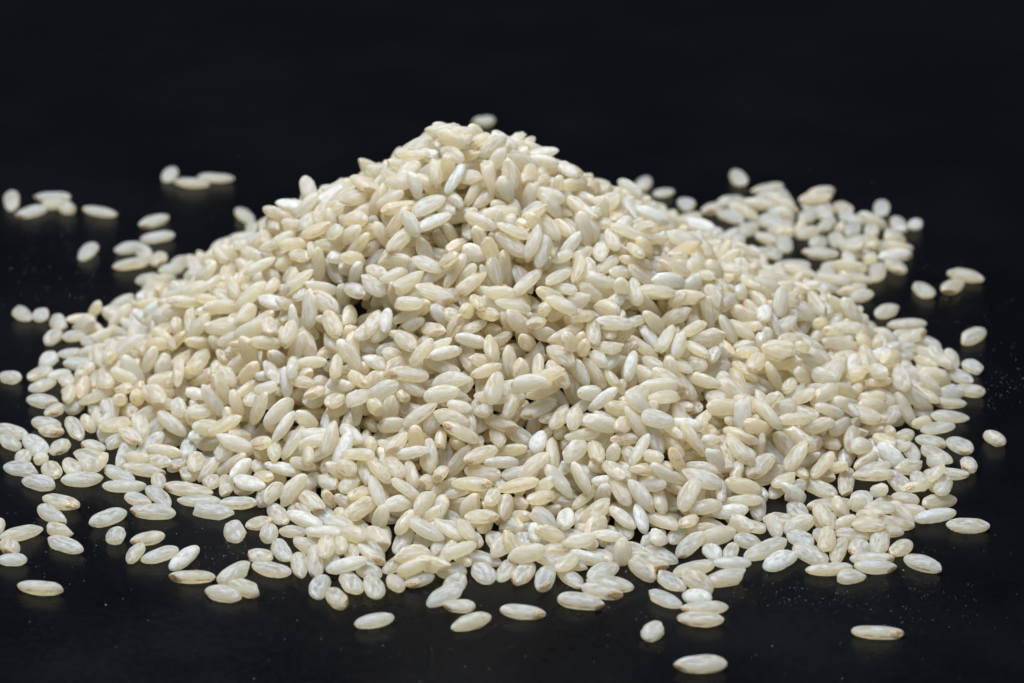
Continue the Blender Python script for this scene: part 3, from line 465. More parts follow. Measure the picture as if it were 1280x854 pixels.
-1029,98,-219,-415,809,998,-320,72,147,-858,475,-1144,-504,26,533,609,532,880,11,94,476,-358,35,-514,5,375,-301,167,912,-162,804,62,284,-380,111,-826,-676,65,
578,-500,-610,-670,-541,258,-332,361,-647,-583,-723,183,-194,305,-807,357,-1398,18,275,951,130,-945,-543,98,278,145,712,-624,802,24,-180,890,-416,-219,-552,
465,-142,-184,259,-240,-709,289,147,208,-886,-1054,21,40,307,-844,362,708,-967,45,-881,-322,104,548,-963,66,-972,88,54,413,-1138,60,82,-158,911,-247,-723,328,
-485,-246,830,367,-679,251,-498,306,25,688,19,130,46,-88,-993,624,-185,252,-376,636,-279,793,405,62,-17,361,925,543,-1271,22,531,112,214,468,-985,75,92,118,
985,902,-36,65,-569,-231,-660,626,360,67,-57,528,343,-338,990,24,487,-452,-561,9,-1378,48,174,311,-333,-951,120,74,580,-239,-590,-211,414,290,646,661,-56,265,
789,26,247,351,601,-551,-905,57,-447,-105,-142,238,610,140,-791,177,-355,-383,-1035,74,175,428,884,-805,316,139,-795,54,-555,-438,-744,227,-555,40,-27,188,
-1169,28,596,344,407,-37,-768,289,138,-106,826,-53,270,387,-283,258,198,581,-453,270,867,1,21,359,-762,256,695,-264,-220,217,-597,346,167,-288,827,-894,290,
32,103,264,-895,-1200,-338,21,173,937,273,-229,773,92,-153,-338,-535,-923,-39,153,429,157,-779,386,-317,399,309,544,653,728,224,53,562,-825,-26,565,-630,199,
26,-963,175,-138,-518,485,73,290,-615,725,376,59,733,-597,8,522,525,88,461,289,201,18,-1137,47,623,-541,-78,211,-985,112,-243,95,-32,-693,245,168,623,658,
-415,-1195,-150,49,253,-170,-469,913,815,26,76,321,667,1049,-755,46,838,-534,26,15,496,240,-141,-984,42,155,-958,138,853,507,-77,631,51,154,-28,-284,-897,
-977,-581,72,-123,48,-246,443,907,46,330,-139,-507,606,479,71,-470,-846,153,-505,685,35,354,214,28,187,-538,403,361,-180,312,591,765,26,257,756,589,983,102,
45,967,-152,86,-144,9,517,605,177,58,-718,-1007,44,18,-88,975,546,-492,269,152,987,-18,270,926,39,332,806,141,53,355,304,-208,-811,-511,-322,-420,493,55,-288,
242,-1158,-258,54,114,-139,-380,960,-703,71,593,739,-68,-210,104,492,54,-59,354,-1075,-660,22,498,348,547,-1009,-106,113,-977,18,203,249,-680,315,53,-408,
-573,-1118,405,19,233,-776,-564,518,940,21,-397,854,-297,509,-393,293,324,823,302,-1293,156,39,-817,345,-457,442,437,113,410,0,352,-385,831,38,-797,-34,-343,
-438,649,91,-589,434,-404,728,427,71,64,-469,-863,-1003,-445,71,-49,285,-787,-266,-803,235,-39,-56,-80,1006,-451,47,137,89,-874,-956,-412,116,469,-62,269,207,
218,318,-845,516,109,-505,-986,40,-264,533,-448,-540,-944,50,-156,268,697,-352,1021,59,-485,730,-408,394,-811,153,-598,-402,511,-195,225,418,595,-695,310,505,
414,123,-202,856,-189,914,375,73,-163,-981,1,43,889,60,365,638,-665,-470,630,73,300,-34,951,341,-835,207,245,107,827,-877,-728,45,212,202,304,-321,894,36,896,
-258,233,-441,-867,117,51,157,-715,1040,55,57,910,347,223,139,245,315,272,683,589,-225,41,533,-540,657,-507,-453,-991,51,478,-464,-725,116,330,273,59,67,479,
-3,927,60,876,477,-34,814,-81,104,-11,458,804,26,815,109,761,426,-487,1093,-508,34,-107,886,316,-1076,-34,75,528,-823,-204,206,169,324,301,831,442,-133,306,
385,861,-290,-7,-476,-435,406,-84,-527,837,64,411,315,-629,745,175,1318,-175,21,710,-666,-202,-269,353,327,271,209,925,1081,-611,49,-454,885,91,79,-950,152,
-97,917,-93,-242,208,453,807,409,169,-1120,53,61,-476,434,-439,-960,644,25,102,161,-782,746,-995,47,-158,-72,363,-796,671,48,529,-88,814,-670,-491,287,73,
-211,-720,-282,-830,209,1,13,418,-916,484,22,-857,301,-122,-697,-493,254,705,399,-93,-540,-1107,40,444,868,205,-148,-1115,73,28,-181,-916,-755,669,29,487,390,
330,228,-1188,54,-326,905,219,-79,890,61,511,-196,-820,353,-886,169,-984,-139,-90,-681,34,292,296,915,-224,-543,628,79,-883,435,162,-99,1166,18,752,634,114,
-201,948,44,713,-270,-357,-479,71,399,36,630,30,-926,14,159,-227,153,772,21,387,272,720,597,-14,-274,611,154,-606,-232,-32,583,716,20,-265,149,-442,-1084,
-412,84,-117,-286,886,-628,-902,29,-283,-178,876,-354,649,103,-149,217,537,-991,554,26,138,-189,882,-554,-787,94,-799,-22,-125,-986,-345,111,273,-120,742,
-439,924,35,-924,-43,-376,-766,277,110,263,244,232,-898,567,46,872,447,-193,682,-615,122,-972,128,12,160,-395,463,296,-504,-787,949,-301,99,-306,636,-565,
-229,827,61,-828,113,-246,-324,-931,183,50,-557,-817,181,-306,471,-13,951,-304,297,641,101,76,-363,885,42,-532,463,366,411,674,-670,277,215,-851,-300,389,993,
-939,34,-90,-16,-3,133,-940,163,-611,589,-503,-87,-1035,88,317,-416,-774,-988,61,69,-363,59,-88,1131,-183,26,-39,715,696,-1157,-549,43,77,61,-597,-1206,85,48,
-167,828,-374,-359,-523,400,-799,-354,-191,883,318,45,-435,-390,-182,-375,-235,520,-161,-344,220,919,126,56,-83,-155,889,779,372,65,-215,-823,-516,-349,-566,
405,143,525,-438,167,688,165,-287,-461,443,-353,-26,468,-711,286,-505,822,-459,97,-305,80,-475,393,500,95,680,-212,-176,348,-1103,88,587,-78,-515,213,1082,24,
-334,764,-342,256,1070,15,-55,58,-895,482,-448,315,27,-33,486,788,272,63,947,266,-96,-579,-216,437,312,-447,-225,-753,-354,296,-184,-960,161,-316,-1095,51,
806,-458,-210,666,-633,151,784,-612,1,748,531,43,777,-581,0,-280,-321,579,-446,-79,888,120,-971,104,-464,-684,-374,620,11,177,120,-195,284,591,-424,294,546,
197,141,590,-545,189,-526,727,-241,95,817,88,-339,928,140,403,443,144,419,145,722,-997,13,114,197,-363,-592,16,892,85,-587,675,-413,-1215,-596,20,680,-463,
-290,-53,344,357,-370,-302,785,-920,636,33,-391,-754,228,880,-437,94,-611,209,504,680,-979,81,145,-39,424,193,-1389,26,-440,102,-243,922,924,35,-288,-268,
-797,-897,-64,178,-214,34,-975,495,241,169,287,-789,-263,-161,965,60,358,-867,-180,449,17,264,-188,-753,-566,578,-653,166,-133,-389,-872,1000,-385,76,-173,
-967,-177,78,-1403,35,-197,-809,476,887,228,73,118,973,-177,-165,881,68,-674,641,-324,493,-494,290,747,644,114,28,688,207,840,-75,88,804,-274,131,207,36,-518,
-776,210,157,-760,-580,-229,508,784,43,-901,37,-425,687,700,19,-622,711,-229,419,860,62,179,544,-817,-658,720,62,-316,410,851,293,-529,409,782,-513,-338,670,
130,84,-300,286,-63,-737,616,60,59,265,633,1088,-157,52,-352,400,-821,-393,702,76,187,340,719,-788,-440,211,-409,-411,-14,294,-1222,53,190,112,895,-1158,-66,
24,551,173,91,288,-739,274,-93,654,-678,-164,81,539,-370,147,913,1006,-876,18,-261,953,-140,-435,-1061,60,96,-433,-824,-63,-850,237,-93,-405,76,-1201,-492,54,
943,16,189,-96,327,372,386,-194,-372,237,-463,420,308,-98,502,-662,681,44,-879,-109,125,-367,592,134,59,-743,-660,489,-106,306,167,-979,46,-174,448,301,224,
941,240,-546,892,50,-303,895,-321,-782,503,34,57,-668,-677,-1224,-361,47,639,707,208,0,0,-1980,0,0,0,37,-336,517,-559,-608,207,-575,71,339,391,832,199,-912,
219,88,351,923,-146,412,913,62,-215,-447,662,-459,-697,238,824,463,74,-112,502,274,359,888,81,1031,-502,25,-274,-50,-613,-463,856,36,272,73,-920,-234,510,264,
812,-373,146,-270,-907,208,487,-140,-241,188,976,57,-804,-573,109,-451,-356,476,-58,346,877,1009,-13,55,186,7,784,649,-20,192,-166,923,-344,-473,-169,491,
-932,-111,341,-999,-528,79,-286,-176,-397,869,-68,83,-282,204,-96,555,-509,304,223,-161,328,-283,-1258,59,745,365,369,397,389,156,-159,-954,-242,-726,499,46,
126,-264,339,-318,808,48,438,128,717,506,469,111,-719,-317,308,99,422,251,-65,-150,-735,318,-691,298,-169,-287,-306,103,-437,475,273,210,-874,-95,549,283,3,
-869,-426,-33,176,456,587,-756,-102,475,308,181,-167,163,-599,-495,-1094,41,425,-737,-75,966,40,48,-538,771,-335,-358,870,50,-12,346,912,69,454,254,191,-381,
-741,-438,-1099,89,98,-47,491,1081,-577,22,58,130,157,459,408,129,-92,379,-767,-351,909,65,106,411,-903,904,50,85,-909,190,-96,286,178,304,27,371,875,117,
1181,16,946,-321,2,-99,995,56,694,-687,203,-167,1219,21,-363,832,-409,735,-369,230,727,156,657,-754,-54,280,182,111,-870,297,795,41,423,548,515,-362,931,39,
-754,14,40,-647,616,68,424,313,273,-973,85,85,-518,-73,-430,-181,775,98,-288,150,-627,310,-1176,53,867,-338,-355,677,-291,234,165,224,4,-388,-818,194,252,
-222,-762,-1039,-611,54,428,-138,122,-552,-1209,39,-209,-972,-47,-840,161,129,633,722,-271,-170,656,154,-420,169,-770,-1142,254,42,868,486,-95,506,659,68,
-265,72,-379,141,-1444,41,-486,871,-46,583,46,185,335,216,595,927,-658,67,174,-808,-523,805,-872,34,260,-199,-944,-563,-635,223,290,-688,-664,-810,-713,74,
-712,-461,141,-356,-65,515,211,-25,964,758,53,116,111,-726,670,878,-548,67,581,-810,42,289,105,319,-813,505,28,-353,-783,234,-76,-634,-518,52,1038,60,-973,
-201,85,-615,-385,317,-113,175,-598,-834,-786,53,-993,72,-78,-1232,186,17,932,-356,-5,-1165,-263,84,247,-173,-469,881,275,64,-794,-78,-472,309,554,127,-646,
720,-234,-227,670,131,-10,-965,-250,611,-1015,80,591,532,398,253,199,344,498,710,477,-923,-487,139,-121,-122,653,429,-151,341,-396,-410,-820,-207,-730,333,
-233,-463,465,245,-1138,73,-493,-301,-573,1107,-285,50,397,152,-867,-1126,-247,91,-881,412,229,948,-451,49,-18,109,-662,-718,480,73,-960,91,-67,-984,-379,126,
930,302,203,-385,1071,49,-124,865,-483,577,462,99,-578,153,-305,-440,579,147,691,-462,232,-1107,-347,79,-30,-405,485,471,-1149,46,813,-575,-83,325,17,351,
-711,-676,177,477,954,40,-476,-67,-701,534,893,38,229,-510,-604,950,63,66,306,-371,-867,-329,-1109,92,-47,-340,910,738,-757,83,-539,602,-491,-104,772,128,640,
-650,393,-45,484,266,222,342,875,-1070,99,24,214,-573,-727,850,-345,103,92,17,-203,279,-1052,91,-770,-632,-60,-233,1194,22,-420,724,-470,-973,-807,39,-155,
-830,526,-566,386,192,-15,-321,-607,-394,-783,232,519,-624,-581,330,-105,344,616,646,-163,739,0,135,-158,-26,-817,-295,419,287,974,168,137,-518,-471,346,-90,
-582,656,-1045,-551,41,242,-176,190,790,-435,141,85,118,-329,-597,-881,69,18,-336,-252,669,374,65,418,-84,864,321,830,54,-575,-664,379,-299,81,506,-147,413,
526,-605,611,62,-340,378,-844,-786,-975,17,-684,-722,58,-734,-458,239,114,-445,-887,541,43,207,397,791,375,1067,-681,32,275,-511,-452,344,53,295,-915,-110,
357,-658,-414,311,820,-496,-263,577,-780,112,-739,418,245,275,344,259,87,-828,243,793,-277,170,268,-873,-404,91,605,222,-123,-394,848,415,-514,319,-286,375,
-147,-585,687,53,-47,-118,-507,-717,-578,213,678,639,344,-955,-149,139,-886,443,-79,872,-397,111,213,289,929,48,1055,23,39,-247,737,-780,-887,37,40,940,-102,
46,-396,484,-406,536,-662,-989,281,29,84,-867,-421,-939,553,22,397,719,510,138,-571,402,551,308,-464,-332,-903,217,573,-378,496,710,-710,126,-309,256,-69,549,
-20,221,423,791,359,251,-93,402,-184,309,222,-416,353,288,529,362,258,548,155,143,225,-929,-229,657,430,98,-309,601,152,8,1027,39,573,-786,-166,430,305,198,
222,-265,-519,-287,543,255,370,141,583,203,102,390,65,-79,-216,-598,-491,281,88,235,-538,-146,-1046,128,-356,677,563,-551,272,250,-580,-356,702,-777,-829,27,
-103,-912,-364,626,-505,185,340,-65,616,253,-1307,44,943,122,-95,265,751,70,-938,-10,-102,858,-626,86,414,235,11,615,-600,193,459,155,-355,-298,811,80,86,
-878,-79,-501,-642,231,-481,835,-232,138,300,300,-209,-379,-900,792,616,20,877,457,117,1075,24,27,-693,603,-81,1064,-147,25,146,-541,-714,-187,-28,547,-436,3,
40,145,-373,483,619,-533,575,-863,-149,237,670,720,-141,-131,-569,424,-75,-737,482,564,342,129,-70,302,-925,-756,-547,193,226,-972,-5,-936,80,151,556,192,
-518,-313,640,148,-778,-277,-513,-686,805,22,-553,805,208,-680,-967,43,-172,108,809,-948,316,38,373,277,-235,-242,-778,290,-8,35,-411,-794,342,76,606,-691,
-390,832,-1213,49,90,106,-574,-1185,-587,24,-390,373,-354,-1156,89,49,-691,714,-88,-548,164,283,-295,772,-505,788,232,96,-687,693,-2,712,787,19,-57,-155,214,
-470,740,30,-200,-884,-419,-1045,145,59,-130,863,481,581,-740,153,-323,-292,-897,-516,487,202,561,308,220,887,-720,67,808,260,374,-196,290,394,-388,98,674,
-57,852,58,-335,-357,177,-628,756,55,-960,-89,-151,563,-1109,69,-488,-518,447,858,171,72,256,735,612,637,-808,80,852,355,377,518,362,140,-817,-384,246,-281,
-811,269,963,115,-13,-1028,-102,84,408,367,283,-1171,-427,60,-433,-235,240,287,-4,388,334,182,-924,578,-917,81,981,-184,-1,-785,169,166,-927,-303,-121,-317,
714,113,58,-363,927,-160,942,105,-286,-204,-896,309,854,15,-559,-826,20,-998,501,35,-167,487,-852,-1051,164,32,-753,415,133,-704,774,47,-25,-66,315,62,-481,
467,492,813,303,-137,337,406,-294,5,674,1132,-559,44,-303,-844,58,125,-167,534,394,326,486,863,-143,110,-36,-821,-400,-676,641,62,-272,351,-893,-1223,267,16,
903,389,95,714,506,57,705,-583,-94,-89,820,76,-28,-430,897,-885,768,21,-228,-36,184,202,642,153,-266,-63,411,169,-154,506,-150,-390,-680,-563,-28,379,-155,
-37,758,788,1027,17,41,115,971,693,217,93,43,916,396,-5,444,332,250,-939,227,-662,98,293,-35,-425,877,-516,306,300,654,-345,-36,842,341,70,636,534,496,-135,
1092,38,734,268,207,274,-41,396,-240,-492,791,-758,347,112,946,-152,-218,200,-642,348,-46,-918,364,1099,659,40,-891,346,-187,846,-569,94,108,-153,-728,-204,
-1455,42,-752,171,-178,-538,580,108,122,-268,-618,107,-935,112,-6,-646,761,197,-970,162,-788,-369,47,503,1003,23,-585,-629,460,-944,256,53,-18,44,648,403,
-1229,45,-100,16,-383,-711,-332,300,146,468,731,-223,-561,421,357,-183,-911,-6,460,291,1,256,569,766,-1212,25,3,589,-779,-762,564,47,-112,-33,-850,-1187,-371,
76,37,133,664,770,-754,57,-511,-581,632,-624,355,203,602,-491,389,-714,-800,23,38,-20,-60,427,1094,30,880,270,-87,408,618,69,13,318,-844,640,711,28,-365,325,
-806,-258,1092,34,-152,256,824,142,171,379,-87,-271,-948,-652,-281,363,753,395,-308,756,-598,136,223,-946,221,720,-253,214,861,181,-407,547,396,107,916,-367,
87,-1045,-499,75,605,409,501,-115,-1322,40,632,771,-40,-9,-809,242,-960,-96,98,58,540,248,-134,-570,-723,1199,-470,49,-291,-919,206,-749,675,69,499,-843,91,
342,591,103,-201,-35,977,631,-888,75,138,269,-346,-144,119,482,67,-121,262,-1053,264,21,556,-356,-416,490,744,60,-349,-196,811,-342,-826,219,-459,717,515,-82,
665,175,711,-645,-103,-371,-1353,28,321,110,-343,-315,135,467,285,159,-766,1019,-683,44,-30,-224,-369,363,-627,274,118,230,-92,900,-194,114,714,-697,-24,-149,
653,187,-425,-69,609,548,-1045,77,-786,-321,346,797,-26,124,131,785,508,-810,890,25,-393,789,-437,1077,-317,56,-369,-117,-197,-841,-891,25,849,436,268,158,
891,52,839,24,229,487,-923,74,-50,993,85,-415,430,229,-37,454,804,483,-919,108,44,-48,891,480,-1038,68,560,767,-38,-1031,-285,98,-6,330,751,227,718,107,316,
423,568,70,-837,240,-910,400,90,-319,-594,410,495,480,-261,-819,593,45,79,89,-885,-877,-590,86,538,807,184,562,436,82,880,-284,-37,-37,714,160,-822,-121,-545,
884,-792,60,33,87,891,-539,129,329,507,251,-816,634,405,76,113,450,-126,-834,44,177,-890,-120,-112,-462,1051,23,-227,887,-377,-896,306,78,-445,811,307,-1006,
-54,114,-156,501,-149,-356,-119,550,-231,291,-483,360,-481,384,-721,158,494,-226,-1301,60,182,27,960,897,-299,103,-43,-34,735,382,136,289,-35,28,606,-352,
-1308,42,-460,-879,-121,-441,279,307,-24,-217,-879,-1006,-494,109,-767,-244,184,-296,472,285,500,-704,502,-845,-27,183,212,882,-337,-455,728,68,-331,833,332,
73,-919,226,-950,-292,-91,599,-697,178,369,-9,887,-398,-1073,110,-392,368,-467,-921,57,183,-936,-127,-84,-720,-480,289,-288,239,913,689,315,100,794,-604,-53,
197,882,89,-576,-714,284,1050,-487,51,-88,463,872,-838,277,108,-152,924,68,753,217,117,-344,-714,370,-582,956,26,-497,-692,514,-387,152,435,-64,-20,357,46,
-771,280,404,-299,657,-774,272,181,902,133,-41,-201,-411,546,-123,341,721,882,-73,114,-34,69,-508,-280,-1159,104,-157,231,-233,678,160,105,77,-939,86,630,71,
183,512,-762,257,-758,-810,90,369,-892,12,122,-839,230,-343,362,-241,-652,-705,182,-756,-615,215,-753,382,125,856,225,-243,1014,-50,78,-22,292,-937,167,-930,
175,335,466,526,350,-606,347,897,395,28,431,-269,351,548,197,-228,-185,-1254,47,-43,231,971,-145,-952,166,52,329,913,-567,194,286,498,489,-2,-164,826,115,857,
479,-24,-1107,120,62,-927,331,12,308,579,153,-242,-43,774,-162,-915,190,-393,192,-50,77,131,416,-35,509,477,208,-49,444,-10,-60,-345,427,479,170,795,-331,
-363,-1157,-642,28,679,-666,-299,-67,-564,444,-302,-897,-270,25,-150,587,-649,-726,64,-464,-666,265,-3,-147,988,499,-583,242,-436,-619,-651,-188,717,144,-58,
-122,119,424,568,117,904,413,-57,-276,-525,469,-711,-689,-41,-475,-59,454,168,110,937,-169,884,110,-311,371,-811,-835,-574,176,-94,176,-651,127,668,186,815,
138,254,-162,597,211,66,428,-732,158,-670,365,-733,107,-33,723,88,119,943,-11,165,578,-810,130,-935,-11,195,-100,-996,156,692,668,180,-399,-450,456,-205,911,
51,656,298,103,452,-348,-512,677,94,158,-885,388,206,-696,698,77,-304,93,859,-243,-508,506,-785,271,522,423,305,228,92,-125,-582,518,3,255,830,-483,-116,185,
-1066,112,-973,16,223,675,117,126,7,-933,343,-760,-317,319,-123,154,645,-308,856,108,109,-583,-91,-389,432,262,609,-642,146,-835,85,189,529,-768,311,905,-631,
97,73,304,312,726,78,165,-128,212,-553,488,-349,315,369,507,399,906,-566,105,-217,216,-93,353,117,319,-7,-107,-731,858,-617,129,183,-932,311,478,-860,149,299,
-173,-687,350,-304,427,216,-327,-372,826,-172,141,203,879,302,240,951,49,-532,785,-231,-614,-290,368,-134,-5,-896,-42,-201,623,-531,-514,641,1212,6,17,-20,
-995,66,314,-152,393,-357,-797,435,326,439,195,-190,237,-509,-1014,102,94,382,737,410,1068,-62,54,-765,-154,137,-649,-561,278,-263,256,-742,112,-910,193,480,
-832,271,704,346,127,-611,283,-348,264,34,398,855,360,-364,-690,-323,347,692,-56,-422,-560,-486,313,-72,-988,126,991,-346,106,284,95,16,-664,5,332,-182,-327,
737,-387,329,307,181,382,422,-60,-368,570,-810,-371,251,122,-310,504,758,576,-267,158,-818,265,-81,-748,657,801,-525,145,687,715,89,-420,-721,251,-467,-145,
-681,573,-390,315,651,-713,236,641,-934,102,814,-437,-175,705,-620,175,31,-283,-934,110,-1015,141,457,231,686,-634,-36,358,767,546,293,-56,-502,476,-488,-743,
132,-107,243,423,-72,573,464,-189,696,174,175,21,-942,-260,589,188,-380,882,116,800,-175,180,629,685,-364,-485,-834,211,495,-856,-95,-903,249,111,-179,-79,
-850,951,-789,64,394,-31,658,-627,446,139,861,-289,301,-827,198,177,360,-673,-527,-486,538,212,56,764,-640,-831,-246,287,890,369,-258,-630,535,129,-308,764,
-126,524,316,192,628,-161,-686,945,-113,99,74,976,-45,1285,-229,43,-282,94,-571,-260,104,508,720,659,134,452,727,75,-578,-752,-102,-592,-701,215,81,-363,-274,
235,-1054,123,-250,186,-872,2,308,377,190,-870,-286,-885,-237,234,247,825,471,276,391,244,-651,102,547,112,121,428,-594,-258,577,769,152,100,-271,192,923,
-862,300,127,120,-263,-794,621,-226,264,590,98,-82,324,-282,449,516,744,206,-303,-701,344,-57,-972,203,556,-345,324,-7,-260,297,1076,490,40,-474,39,-229,-292,
282,398,-149,973,9,463,398,160,123,-172,951,262,-409,449,-277,-811,476,499,55,224,-367,314,-499,-771,-587,208,-273,724,601,-101,870,84,-271,-258,922,518,-694,
193,-540,333,-597,-744,230,202,-402,-432,-764,-744,-256,320,520,-483,-58,1171,693,42,691,721,-6,739,-841,88,607,44,48,772,-54,131,293,46,-610,-869,-320,209,
314,873,-342,1001,-130,101,3,-591,-442,-225,-1048,147,-701,-631,-321,-799,12,221,344,-389,-608,968,-31,73,-433,255,691,-24,549,265,-692,-259,-636,-152,-344,
592,-378,846,265,-25,826,118,-417,-85,806,325,671,112,718,-137,-353,424,-448,360,-970,2,208,955,-413,83,36,161,-294,-424,511,212,218,-941,-131,-230,662,216,
-685,579,-396,1081,-380,76,217,376,864,100,-792,279,-44,894,-114,-344,854,93,553,568,512,298,-357,468,716,653,240,489,358,203,-95,-3,-744,-1124,-421,99,911,
323,249,-452,722,111,-143,-403,849,-650,151,286,403,-478,98,324,-1019,90,96,351,-562,-619,-56,396,663,295,371,923,-139,124,-385,308,-31,-984,-98,155,230,369,
560,-583,-407,349,1,328,-885,-581,-843,91,522,85,-59,6,577,248,-315,-342,695,-344,-520,455,947,254,183,475,-496,340,-460,-798,-173,1281,-401,21,-23,419,-897,
636,-497,233,-834,-286,312,-501,127,336,-534,-394,713,603,489,113,298,-379,-450,-319,-490,495,975,127,132,379,-76,352,709,-441,-371,579,-90,246,84,-310,852,
-621,-345,351,164,-205,-649,-221,153,502,162,-811,539,-196,-1187,57,303,59,-818,-42,402,355,-827,123,-275,802,-338,163,172,514,613,-1074,-738,52,897,-428,-67,
563,105,181,747,471,-423,-617,396,186,94,857,268,247,-1117,109,-269,12,274,-637,-490,321,763,587,195,-55,838,134,-739,504,-339,-275,-690,374,318,895,-118,462,
-716,196,-236,80,375,1125,-476,68,96,-5,-91,1060,1054,19,-409,-710,500,-769,-269,278,890,-430,-57,-523,390,225,363,54,295,434,-1038,84,-570,-810,-130,175,
-575,417,-273,-791,-223,-209,128,532,654,222,101,612,550,78,-660,715,44,1048,-438,80,127,63,53,-404,-1196,67,-853,-396,60,333,451,147,832,102,-367,-1141,-871,
38,313,-436,-612,538,-285,321,301,-38,-940,84,805,119,432,892,-91,175,369,252,-817,-386,397,905,-499,90,42,-186,819,71,-365,518,-859,-42,287,600,-129,273,
-428,-227,-81,-237,429,319,-405,168,-672,-1118,349,23,-466,-16,-8,369,679,103,-829,457,34,-950,460,32,-252,-250,-204,508,465,152,674,681,1,562,406,140,468,
-793,100,148,782,97,117,512,246,-210,645,187,710,327,502,-686,-711,165,684,-617,-328,945,-233,116,257,-188,-804,-223,-13,579,60,654,-749,-7,-656,397,849,420,
149,245,-289,509,924,-348,123,514,-638,256,190,-497,834,-852,-410,225,-165,-970,16,-724,-703,154,3,94,586,-1053,-226,126,530,-364,719,4,-331,568,-31,394,-417,
672,-687,171,72,848,503,-124,-428,552,-193,-329,628,-541,-548,311,104,368,-122,836,25,114,-353,207,-719,-269,783,93,234,-239,-803,-370,383,332,564,761,108,
646,309,145,279,-465,-447,1265,668,32,-240,92,89,598,-776,157,151,-686,708,-72,-641,404,-50,134,456,389,716,103,376,863,-331,323,-1134,73,-407,-898,-102,222,
956,78,-659,735,-93,673,-830,95,352,119,586,405,-429,398,-344,228,470,5,-421,527,-75,37,108,59,-791,308,-421,677,596,-399,-410,490,-421,848,-226,-3,28,532,
-937,-3,229,953,-414,115,-641,731,191,499,-186,314,-385,270,81,500,-1116,79,-756,-625,-11,475,-807,180,795,-576,75,-155,388,335,288,-766,-537,1102,-338,96,
-604,-727,-325,-543,-99,404,241,-21,-969,-749,-126,284,-448,-626,535,-883,9,192,-531,-465,326,-1002,-185,156,-913,406,5,697,-1233,34,409,-295,-558,-202,399,
338,161,-919,-179,-821,-537,203,853,-494,-120,-409,217,430,159,434,-885,-322,-297,573,213,-651,-656,365,-665,293,309,250,914,1343,-372,16,81,-30,-179,-1297,
-191,18,-38,147,-976,1016,-651,64,-159,-951,263,868,-727,97,-891,398,-107,-1175,-475,95,-106,-27,790,343,-1224,51,-505,-735,205,-374,-1008,102,505,86,-210,
243,140,370,381,-808,178,-297,-564,432,277,29,-345,-592,143,345,-35,-36,917,-74,799,151,347,-138,-450,-535,-231,475,-533,-759,112,-402,874,77,-557,351,-452,
873,1124,21,125,970,140,1137,-156,54,-485,845,-221,515,-537,319,-358,-536,422,-902,-595,114,923,-361,15,-825,-299,293,446,-57,268,-634,-834,127,841,195,430,
-568,-343,376,-51,-59,-692,-208,552,212,-8,967,-110,-379,289,340,-865,-372,241,104,479,279,-910,-353,182,-8,-278,571,93,-926,46,-619,-563,317,-15,-697,239,
-99,-355,596,535,-761,-359,241,-993,155,-394,846,246,-76,-850,275,202,132,-772,-1027,183,76,16,502,859,304,-683,332,-369,20,919,-731,-129,322,22,-635,-759,
-937,-425,150,135,-66,271,196,452,237,-231,-14,-852,660,-250,268,-103,525,-841,292,975,40,110,976,23,-1020,-390,148,420,-38,-499,-352,-700,263,-374,-717,541,
286,822,83,-239,642,-591,1008,-533,67,549,-737,-348,-947,-642,96,140,-83,-628,754,-204,218,-218,346,-521,-696,209,244,-192,-258,-379,-117,721,187,-829,-148,
344,309,-1024,135,503,-405,-694,-969,295,77,128,976,158,638,-45,228,-936,117,162,401,-387,414,-208,923,118,-347,362,306,588,-692,-91,-459,-576,280,-206,470,
849,41,276,350,482,-626,400,-216,362,373,248,226,-335,302,-1097,118,404,745,488,708,-470,215,842,339,-308,145,-518,423,-80,-154,-964,367,-1006,115,240,-839,
-356,-867,-123,262,-249,98,401,-469,623,161,591,761,152,1061,-534,76,436,877,191,-787,-539,224,-120,-22,-857,295,-605,360,-788,491,-310,-386,681,113,-904,
-257,309,-899,-22,215,238,314,-918,607,-844,101,823,-27,-157,63,876,111,247,-42,943,-776,-447,268,526,-196,-783,-677,384,120,192,273,-793,539,347,168,-902,
367,117,28,967,81,217,973,10,834,-840,74,-240,557,-715,-685,326,176,150,312,933,457,403,220,60,-955,286,-294,932,79,459,-472,-327,209,-623,371,-102,-864,472,
-603,-882,106,422,-108,-863,-688,940,21,-15,153,866,261,-68,420,-181,-845,495,-743,-91,316,-566,-139,-806,273,-1115,139,810,-527,-99,-602,656,86,-683,662,
-284,-79,-215,631,501,-532,-474,1061,-486,99,363,-903,223,-1011,-317,147,705,522,319,975,-820,61,381,301,253,-34,-515,495,721,-505,-457,101,-625,422,663,1,
-699,-266,643,188,-575,-74,810,620,-841,140,55,345,312,-247,-55,567,238,-411,-877,-200,-358,576,733,112,647,-531,749,50,373,518,585,60,-70,562,116,73,106,
1064,-102,58,143,-435,874,-338,34,503,-764,519,-335,996,-398,106,-644,717,258,-377,137,466,948,-314,-12,291,-1165,100,-31,271,-467,393,279,265,484,-834,-133,
-367,-1398,40,-226,195,-324,-5,-239,586,-750,-256,576,-751,191,211,512,-330,-78,-758,-686,124,904,113,46,441,-865,171,172,265,-710,449,268,258,947,269,-170,
-886,-439,164,955,192,3,-579,-617,284,158,251,-504,-735,-825,53,-171,-187,393,-327,-746,298,-840,156,211,-104,1069,49,-913,-389,98,913,-251,141,-333,897,-250,
0,0,-1980,0,0,0,-188,-1105,80,-377,-245,205,21,-1061,101,130,15,108,-78,1040,70,167,-916,242,-470,-403,430,966,-201,-75,522,582,98,-337,-357,357,395,-1176,81,
-357,446,-500,-164,788,154,860,-372,-196,204,-923,197,-254,-53,798,160,83,411,-461,187,-328,364,-379,438,-671,632,367,455,820,58,15,349,-901,108,906,77,981,
-171,75,-897,132,143,129,50,-951,94,212,360,-796,121,-253,1082,-352,115,450,-259,-259,327,181,326,-530,36,-687,965,-618,84,-188,-494,-744,384,175,324,240,393,
